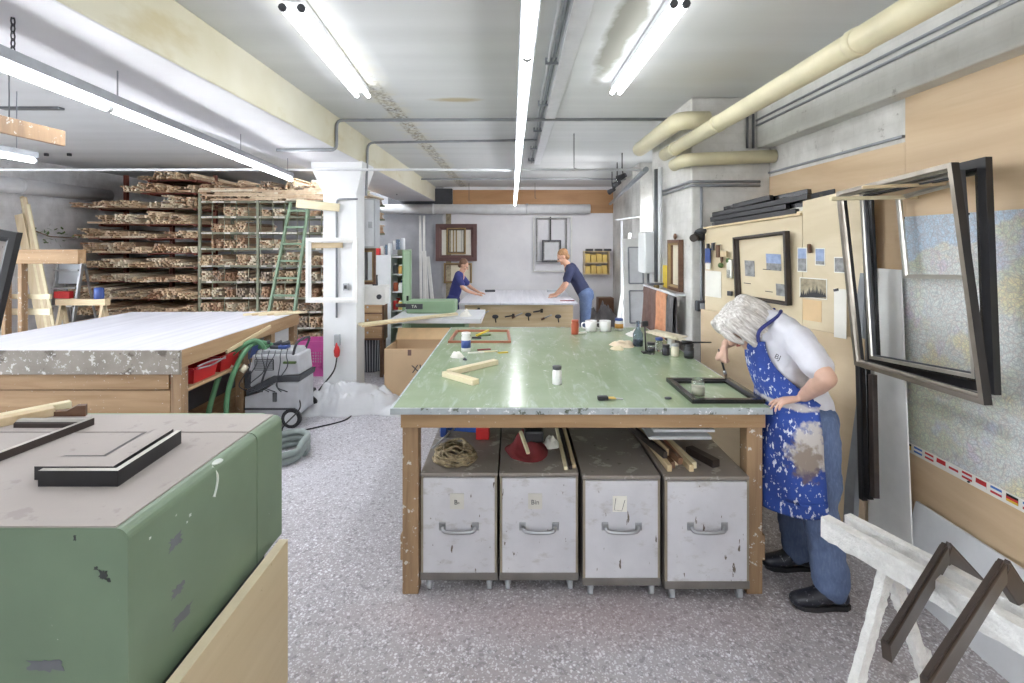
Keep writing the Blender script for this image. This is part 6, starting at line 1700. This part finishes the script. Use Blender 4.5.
# ------------------------------------------------------------------ white trestle with brown frame corners
tz = .75
d = V((.36, -.93, 0)).normalized(); s_ = V((.93, .36, 0)).normalized()
e1 = V((1.205, 1.90, tz))
ts = thing('trestle', 'white trestle thick with crusted paint drips by the wall', 'trestle', (1.4, 1.5, 0))
def crusty(a, b, w_, h_, seed, nm):
    mb = MB(); dd, sd, u = orient(V(a), V(b)); n = 46; L = (V(b) - V(a)).length
    prof = [(-.5, -.5), (.5, -.5), (.5, .5), (-.5, .5)]
    rings = []
    for k in range(n + 1):
        p = V(a) + dd * (L * k / n); ring = []
        for i in range(16):
            e = i / 16 * 4; q = int(e); fr_ = e - q; p0, p1 = prof[q], prof[(q + 1) % 4]
            su, hu = p0[0] + (p1[0] - p0[0]) * fr_, p0[1] + (p1[1] - p0[1]) * fr_
            nz = mnoise.noise(V((k * .55, i * 1.3, seed))) * .004
            drip = -.02 * max(0, mnoise.noise(V((k * .8, seed, i * .2)))) if hu <= -.45 else 0
            ring.append(p + sd * (su * w_ + nz * (1 if abs(su) >= .49 else .2) * (1 if su > 0 else -1)) + u * (hu * h_ + drip))
        rings.append(mb.verts(ring))
    for A, B in zip(rings, rings[1:]):
        for i in range(16): mb.face([A[i], A[(i + 1) % 16], B[(i + 1) % 16], B[i]])
    mb.face(rings[0]); mb.face(list(reversed(rings[-1])))
    return mb.build(nm, 'crusted_paint', ts)
crusty(e1 + V((0, 0, -.045)), e1 + d * 1.45 + V((0, 0, -.045)), .045, .075, 1, 'rail')
crusty(e1 + s_ * .10 + d * .02 + V((0, 0, -.045)), e1 + s_ * .10 + d * 1.45 + V((0, 0, -.045)), .035, .07, 5, 'rail')
for t in (.20, 1.2):
    m0 = e1 + d * t + s_ * .05
    for sg in (-1, 1):
        top = m0 + s_ * (sg * .012) + V((0, 0, -.10)); bot = V((m0.x, m0.y, 0)) + s_ * (sg * .30) + V((0, 0, 0))
        crusty(top, bot, .028, .042, 9 + sg + t, 'leg')
        q0 = top.lerp(bot, .55); crusty(q0 + s_ * (.022 * sg), bot + s_ * (.022 * sg), .02, .055, 3 + sg, 'foot_board')
    crusty(m0 - s_ * .21 + V((0, 0, -.58)), m0 + s_ * .21 + V((0, 0, -.58)), .025, .05, 2, 'brace')
def vcorner(label, ap, f, b):
    ap, f, b = V(ap), V(f), V(b); root = thing('frame_corner', label, 'frame', ap)
    n_ = (f - ap).cross(b - ap).normalized()
    for e, nm in ((f, 'front_arm'), (b, 'rear_arm')):
        o = MB().bar(ap, e, .024, .058, up=None, bev=.003).build(nm, 'bronze_brown', root)
        dd, sd, u = orient(ap, e)
        MB().bar(ap + u * .033, e + u * .033, .012, .010).build('inner_lip', 'dark_wood', o)
vcorner('dark brown frame corner propped astride the white trestle, next to the trestle end', P(945, 553, 1.62), P(886, 652, 1.36), P(982, 592, 1.74))
vcorner('dark brown frame corner propped astride the white trestle, further from the trestle end', P(1002, 571, 1.42), P(926, 690, 1.16), P(1042, 632, 1.5))

# ------------------------------------------------------------------ people
def limb(mb, pts, rs, n=14, flat=None):
    """closed tapered tube with round ends; flat=(axis, factor) squeezes it along an axis"""
    pts = [V(p) for p in pts]; c = bez(pts, 5) if len(pts) > 2 else pts
    m = len(c); r = [rs[min(len(rs) - 1, int(i * (len(rs) - 1) / (m - 1)))] + (rs[min(len(rs) - 1, int(i * (len(rs) - 1) / (m - 1)) + 1)] - rs[min(len(rs) - 1, int(i * (len(rs) - 1) / (m - 1)))]) * ((i * (len(rs) - 1) / (m - 1)) % 1) for i in range(m)]
    t = MB(); t.tube(c, r, n)
    t.ball(c[0], r[0], n); t.ball(c[-1], r[-1], n)
    if flat:
        ax, f = V(flat[0]).normalized(), flat[1]; cen = sum(c, V()) / m
        for v in t.bm.verts:
            k = (v.co - cen).dot(ax); v.co -= ax * k * (1 - f)
    mb.join(t)

def rot_to(dirv, up=(0, 0, 1)):
    """matrix whose local -Y looks along dirv, local Z as near up as possible"""
    y = -V(dirv).normalized(); x = y.cross(V(up)).normalized(); z = x.cross(y)
    return Matrix(((x.x, y.x, z.x), (x.y, y.y, z.y), (x.z, y.z, z.z)))

def head(mb, c, look, up, s=1.0):
    """skull, jaw, nose, brow, chin, ears; c = centre of the skull"""
    Rm = rot_to(look, up)
    def T(p): return V(c) + Rm @ (V(p) * s)
    mb.ball(T((0, .012, .02)), 1, 18, (.074 * s, .094 * s, .090 * s), Rm)
    mb.ball(T((0, -.022, -.05)), 1, 16, (.056 * s, .066 * s, .066 * s), Rm)
    mb.ball(T((0, -.072, -.098)), 1, 10, (.024 * s, .018 * s, .018 * s), Rm)
    mb.ball(T((0, -.082, .012)), 1, 12, (.046 * s, .014 * s, .012 * s), Rm)
    limb(mb, [T((0, -.088, .0)), T((0, -.108, -.034))], [.009 * s, .014 * s], 10)
    for sg in (-1, 1):
        mb.ball(T((sg * .076, .012, -.012)), 1, 10, (.010 * s, .022 * s, .032 * s), Rm)
        mb.ball(T((sg * .036, -.066, -.036)), 1, 10, (.026 * s, .02 * s, .022 * s), Rm)
    return T, Rm

def face_bits(root, T, Rm, s=1.0):
    for sg in (-1, 1):
        e = MB().ball(T((sg * .031, -.080, -.006)), .0125 * s, 10).build('eye', 'eye_white', root)
        MB().ball(T((sg * .031, -.090, -.007)), .0055 * s, 8).build('iris', 'eye_iris', e)
        MB().tube([T((sg * .014, -.094, .016)), T((sg * .03, -.096, .021)), T((sg * .048, -.086, .016))], .0045 * s, 6).build('eyebrow', 'grey_hair', root)
    MB().tube([T((-.022, -.087, -.066)), T((0, -.096, -.064)), T((.022, -.087, -.066))], [.004 * s, .0065 * s, .004 * s], 8).build('mouth', 'lip', root)

def fingers(mb, wrist, palm_dir, palm_n, across, curl, s=1.0, thumb_side=1, spread=.10, thumb_dir=None):
    """palm and five separate bent fingers; palm_n points out of the palm, across runs towards the thumb"""
    w_ = V(wrist); f = V(palm_dir).normalized(); a = (V(across) - f * V(across).dot(f)).normalized(); n = V(palm_n); n = (n - f * n.dot(f) - a * n.dot(a)).normalized()
    limb(mb, [w_ - f * .01, w_ + f * .045 * s, w_ + f * .085 * s], [.024 * s, .034 * s, .033 * s], 12, (n, .52))
    for k, (off, ln) in enumerate(((.027, .072), (.009, .081), (-.010, .076), (-.028, .060))):
        p = w_ + f * .084 * s + a * off * s; pts = [p - f * .02 * s]; ang = 0; cur = p
        d0 = (f + a * (off * spread / .027)).normalized()
        pts.append(cur)
        for j, fr_ in enumerate((.42, .33, .25)):
            ang += curl[k][j]; dr = d0 * math.cos(ang) + n * math.sin(ang); cur = cur + dr * ln * fr_ * s; pts.append(cur)
        t = MB(); t.tube(pts, [.0092 * s, .0095 * s, .0088 * s, .008 * s, .0068 * s], 9)
        for q, r in zip(pts[1:], (.0095, .0088, .008, .0068)): t.ball(q, r * s, 9)
        mb.join(t)
    td = V(thumb_dir).normalized() if thumb_dir is not None else (f * .62 + a * .68 + n * .35).normalized()
    p = w_ + f * .028 * s + a * .022 * s
    limb(mb, [p, p + (td + a * .2).normalized() * .034 * s, p + td * .062 * s, p + (td + f * .25 + n * .1).normalized() * .088 * s], [.0155 * s, .012 * s, .0105 * s, .0085 * s], 9)

# ---- woman bending over the bench
wo = thing('person', 'person in white shirt and paint-splashed blue apron bending over the green bench', 'person', (1.56, 2.57, 0))
hipL, hipR = V((1.53, 2.49, .86)), V((1.53, 2.68, .86))
knL, knR = V((1.53, 2.45, .47)), V((1.525, 2.71, .47)); anL, anR = V((1.57, 2.425, .085)), V((1.575, 2.715, .085))
chest = V((1.39, 2.575, 1.19)); shc = V((1.355, 2.575, 1.335)); neck = V((1.295, 2.59, 1.395))
shL, shR = V((1.395, 2.405, 1.32)), V((1.345, 2.75, 1.31))
elL, elR = V((1.40, 2.19, 1.195)), V((1.41, 3.04, 1.235)); wrL, wrR = V((1.412, 2.40, 1.045)), V((1.278, 2.955, 1.19))
hc = V((1.205, 2.62, 1.365)); look = V((-.62, .10, -.78)); hup = V((-.72, .10, .62))
bd = MB()
T, Rm = head(bd, hc, look, hup, 1.0)
limb(bd, [neck + V((.05, 0, -.04)), neck, hc + V((.05, -.01, -.01))], [.062, .056, .058])
limb(bd, [V((1.53, 2.585, .90)), V((1.48, 2.58, 1.05)), chest, shc], [.10, .10, .11, .07], 16, ((0, 1, 0), 1.15))
limb(bd, [shL, shc, shR], [.05, .07, .05])
for a, b, c_, sgn in ((shL, elL, wrL, -1), (shR, elR, wrR, 1)):
    limb(bd, [a, a.lerp(b, .5), b], [.055, .050, .040]); limb(bd, [b, b.lerp(c_, .35), c_], [.041, .043, .026])
for h_, k_, a_ in ((hipL, knL, anL), (hipR, knR, anR)):
    limb(bd, [h_, h_.lerp(k_, .5), k_, k_.lerp(a_, .4), a_], [.09, .075, .055, .055, .038])
    limb(bd, [a_ + V((.02, 0, -.03)), a_ + V((-.14, 0, -.05))], [.034, .03])
# left hand resting on the bench corner, fingers spread over the edge
fingers(bd, wrL, V((-.95, .10, -.22)), V((-.2, .05, -.97)), V((.05, .98, -.05)), [(.05, .35, .3), (.1, .45, .35), (.15, .5, .4), (.1, .45, .4)], 1.0, spread=.22)
# right hand closed round the brush
fingers(bd, wrR, V((-.55, -.18, -.80)), V((.80, -.35, -.45)), V((-.1, -.95, .25)), [(.8, 1.0, .7), (.9, 1.05, .8), (1.0, 1.1, .8), (1.05, 1.1, .8)], 1.0, thumb_dir=V((-.1, -.5, -.85)))
blob('body', bd, .0062, 'skin', wo, 3)
face_bits(wo, T, Rm)
hr = MB()
hr.ball(T((0, .028, .032)), 1, 18, (.084, .098, .084), Rm)
hr.ball(T((0, -.045, .078)), 1, 14, (.078, .05, .04), Rm)
for sg in (-1, 1):
    limb(hr, [T((sg * .075, -.03, .06)), T((sg * .094, -.02, -.03)), T((sg * .085, -.03, -.115))], [.03, .034, .022], 10)
    limb(hr, [T((sg * .072, .05, .05)), T((sg * .088, .055, -.05)), T((sg * .07, .06, -.13))], [.04, .042, .026], 10)
    limb(hr, [T((sg * .055, -.075, .085)), T((sg * .082, -.085, .03)), T((sg * .09, -.07, -.04))], [.022, .022, .012], 10)
limb(hr, [T((0, .10, .05)), T((0, .125, -.05)), T((.0, .115, -.135))], [.055, .055, .034], 12)
limb(hr, [T((-.04, .10, .0)), T((-.05, .11, -.13))], [.045, .03], 10); limb(hr, [T((.04, .10, .0)), T((.05, .11, -.13))], [.045, .03], 10)
rh = random.Random(4)
for k in range(34):
    a0 = (k / 34 - .5) * 4.7; sx_, sy_ = math.sin(a0), math.cos(a0)
    limb(hr, [T((.045 * sx_, .02 + .05 * sy_, .10)), T((.088 * sx_, .02 + .098 * sy_, .03)), T((.094 * sx_ + rh.uniform(-.01, .01), .02 + .105 * sy_, -.07)), T((.082 * sx_ + rh.uniform(-.02, .02), .02 + .09 * sy_ + rh.uniform(-.02, .02), -.15 + rh.uniform(-.02, .02)))], [.010, .011, .010, .004], 7)
blob('hair', hr, .0048, 'grey_hair', wo, 2, .0015, 18)
# white T-shirt
ts_ = MB()
limb(ts_, [V((1.545, 2.58, .865)), V((1.52, 2.58, .98)), V((1.45, 2.578, 1.08)), chest + V((.01, 0, .01)), shc + V((.01, 0, -.01))], [.128, .126, .132, .146, .112], 18, ((0, 1, 0), 1.18))
limb(ts_, [shL + V((.0, .02, 0)), shc + V((.01, 0, .015)), shR + V((0, -.02, 0))], [.07, .10, .07], 14)
limb(ts_, [neck + V((.05, 0, -.05)), neck + V((.02, 0, -.005))], [.095, .076], 12)
for a, b in ((shL, elL), (shR, elR)):
    limb(ts_, [a, a.lerp(b, .35), a.lerp(b, .70)], [.074, .072, .068], 14)
sh_o = blob('tshirt', ts_, .009, 'tshirt_white', wo, 3, .010, 9)
# little dark chest print
text_mesh('BJ', .035, 'ink', (1.305, 2.425, 1.235), (.75, -.55, -.35), (.35, -.1, .93), sh_o, 'print')
# jeans
jn = MB()
limb(jn, [V((1.53, 2.51, .88)), V((1.53, 2.66, .88))], [.118, .118], 16)
for h_, k_, a_ in ((hipL, knL, anL), (hipR, knR, anR)):
    limb(jn, [h_ + V((0, 0, .02)), h_.lerp(k_, .5) + V((.01, 0, 0)), k_, k_.lerp(a_, .5) + V((.005, 0, 0)), a_ + V((0, 0, .03))], [.106, .098, .084, .080, .080], 16)
blob('jeans', jn, .009, 'denim', wo, 3, .012, 11)
# shoes
for a_ in (anL, anR):
    sm = MB(); toe = a_ + V((-.17, 0, -.045))
    limb(sm, [a_ + V((.045, 0, -.035)), a_ + V((-.02, 0, -.015)), a_ + V((-.09, 0, -.035)), toe], [.042, .050, .044, .036], 14, ((0, 0, 1), .92))
    limb(sm, [a_ + V((.02, 0, -.02)), a_ + V((.01, 0, .04))], [.045, .05], 12)
    so_ = blob('shoe', sm, .007, 'shoe_leather', wo, 2)
    MB().prism([V((a_.x + .085 - .27 * u, a_.y + v, 0)) for u, v in ((0, -.02), (.1, -.036), (.35, -.034), (.65, -.044), (.88, -.036), (.98, -.012), (.98, .012), (.88, .036), (.65, .044), (.35, .034), (.1, .036), (0, .02))], (0, 0, .022)).build('sole', 'rubber', so_)
    for k in range(3): MB().tube([a_ + V((-.05 - .022 * k, -.028, .012 - .012 * k)), a_ + V((-.05 - .022 * k, 0, .024 - .012 * k)), a_ + V((-.05 - .022 * k, .028, .012 - .012 * k))], .004, 6).build('lace', 'dark_grey', so_)
# apron: bib and skirt laid over the front of the figure
ap = MB()
def apron_fn(u, v):
    # u runs round the front from her back-left hip over the front to the far side; v from bib top to hem
    z_of = lambda q: 1.30 + (.44 - 1.30) * q
    z = z_of(v); a = (u - .5) * 2                      # -1 near side .. 1 far side
    if v < .33:                                       # bib
        q = v / .33; cx = 1.225 + (-.02) * math.sin(q * math.pi) + .075 * q; half = .10 + .13 * q ** 1.6; dep = .05 + .17 * q ** 2
    else:
        q = (v - .33) / .67; cx = 1.30 - .012 * q + .0 * q; half = .23 + .02 * q; dep = .19 + .05 * q
    y = 2.575 + half * math.sin(a * 1.45)
    x = cx + dep * (1 - math.cos(a * 1.45)) ** 1.15
    k = .010 * math.sin(a * 9 + 2) * min(1, max(0, (v - .3) * 2.2)) + .012 * mnoise.noise(V((x * 9, y * 9, z * 7)))
    return V((x - k, y + k * .5 * a, z + (.03 * a * a if v > .9 else 0) - .02 * (a if v > .9 else 0)))
ap.grid(apron_fn, 44, 56)
me = bpy.data.meshes.new('apron'); bmesh.ops.recalc_face_normals(ap.bm, faces=list(ap.bm.faces))
ap.bm.to_mesh(me); ap.bm.free()
for p in me.polygons: p.use_smooth = True
apo = put('apron', me, 'apron_cloth', None, True)
apo.modifiers.new('thickness', 'SOLIDIFY').thickness = .006
apo.parent = wo; me.transform(INV[wo]); INV[apo] = INV[wo]
# (stain positions in the cloth are in her own frame)
for nd in M['apron_cloth'].node_tree.nodes:
    if nd.type == 'VECT_MATH' and nd.operation == 'SUBTRACT':
        v = nd.inputs[1].default_value; nd.inputs[1].default_value = (v[0] - 1.56, v[1] - 2.57, v[2])
for sg in (-1, 1):
    MB().tube(bez([V((1.235, 2.575 + sg * .10, 1.30)), V((1.24, 2.58 + sg * .11, 1.36)), neck + V((.05, sg * .09, .03)), neck + V((.10, sg * .03, .05))], 5), .009, 7).build('apron_strap', 'overall_blue', apo)
# brush in the right hand
bt_ = V((1.262, 2.912, GZ + .024)); b1 = V((1.226, 2.938, 1.165))
pb = thing('paint_brush', 'slim dark paint brush held on the black frame', 'brush', bt_)
MB().tube([b1, b1.lerp(bt_, .45), b1.lerp(bt_, .75)], [.004, .007, .006], 9).build('handle', 'dark_metal', pb)
MB().tube([b1.lerp(bt_, .75), b1.lerp(bt_, .87)], [.009, .010], 9).build('ferrule', 'steel', pb)
MB().tube([b1.lerp(bt_, .87), bt_], [.010, .006], 9).build('bristles', 'brush_hair', pb)

# ---- two people at the far bench
def far_person(label, base, face, shirt, legs, hairm, lean_, hgt, handz, voxel=.013):
    """standing figure leaning over a bench; face = unit vector it faces"""
    b = V(base); f = V(face).normalized(); s = V((-f.y, f.x, 0)); s_ = hgt / 1.72
    root = thing('person', label, 'person', b)
    hip = b + V((0, 0, .93 * s_)); sh = hip + (f * math.sin(lean_) + V((0, 0, math.cos(lean_)))) * .50 * s_
    hd = sh + (f * math.sin(lean_ * .8) + V((0, 0, math.cos(lean_ * .8)))) * .22 * s_ + f * .03
    bm1 = MB(); Tt, Rr = head(bm1, hd, f + V((0, 0, -.55)), V((0, 0, 1)), s_)
    limb(bm1, [sh, hd - V((0, 0, .03))], [.055 * s_, .055 * s_]); limb(bm1, [hip, hip.lerp(sh, .5), sh], [.11 * s_, .11 * s_, .10 * s_], 14)
    cl = MB(); lg_ = MB()
    limb(cl, [hip + V((0, 0, .02)), hip.lerp(sh, .5), sh - V((0, 0, .02))], [.135 * s_, .135 * s_, .125 * s_], 16, (f, .85))
    for sg in (-1, 1):
        h_ = hip + s * sg * .09 * s_; k_ = b + s * sg * .10 * s_ + V((0, 0, .5 * s_)) + f * .02; a_ = b + s * sg * .11 * s_ + V((0, 0, .08))
        limb(bm1, [h_, k_, a_], [.08 * s_, .055 * s_, .04 * s_]); limb(bm1, [a_ - V((0, 0, .04)), a_ + f * .14 - V((0, 0, .045))], [.035, .03])
        limb(lg_, [h_, k_, a_ + V((0, 0, .02))], [.112 * s_, .082 * s_, .07 * s_], 14)
        o = MB(); limb(o, [a_ + V((0, 0, -.03)) - f * .03, a_ + f * .15 - V((0, 0, .04))], [.045, .036], 10); blob('shoe', o, .012, 'black', root, 2)
        sp = sh + s * sg * .18 * s_ - V((0, 0, .03)); hand = b + f * (.50 * s_) + s * sg * .16 * s_; hand.z = handz + .035
        el = sp.lerp(hand, .5) + s * sg * .09 - V((0, 0, .04)) - f * .03
        limb(bm1, [sp, el, hand], [.05 * s_, .04 * s_, .026 * s_], 12)
        fingers(bm1, hand, f + V((0, 0, -.25)), V((0, 0, -1)), s * -sg, [(.15, .3, .2)] * 4, s_)
        limb(cl, [sh + s * sg * .06, sp, sp.lerp(el, .62)], [.09 * s_, .072 * s_, .066 * s_], 12)
    blob('body', bm1, voxel * .6, 'skin_far', root, 2)
    blob('shirt', cl, voxel, shirt, root, 3, .008, 8); limb(lg_, [hip + s * .06, hip - s * .06], [.13 * s_, .13 * s_], 14); blob('trousers', lg_, voxel, legs, root, 3, .008, 8)
    hr_ = MB(); hr_.ball(Tt((0, .03, .045)), 1, 14, (.084 * s_, .092 * s_, .084 * s_), Rr); hr_.ball(Tt((0, .06, -.03)), 1, 12, (.07 * s_, .05 * s_, .06 * s_), Rr)
    blob('hair', hr_, voxel * .7, hairm, root, 2, .004, 25)
    for sg in (-1, 1): MB().ball(Tt((sg * .031, -.082, -.006)), .011 * s_, 8).build('eye', 'eye_iris', root)
    return root
far_person('person in dark navy shirt and jeans leaning over the far white bench', (1.20, 8.15, 0), (-1, .1, 0), 'navy_cloth', 'denim', 'fair_hair', .55, 1.74, FZ2)
far_person('person in blue-violet overalls standing at the far bench below the frames', (-1.06, 8.5, 0), (1, -.1, 0), 'overall_blue', 'overall_blue', 'brown_hair', .28, 1.50, FZ2)
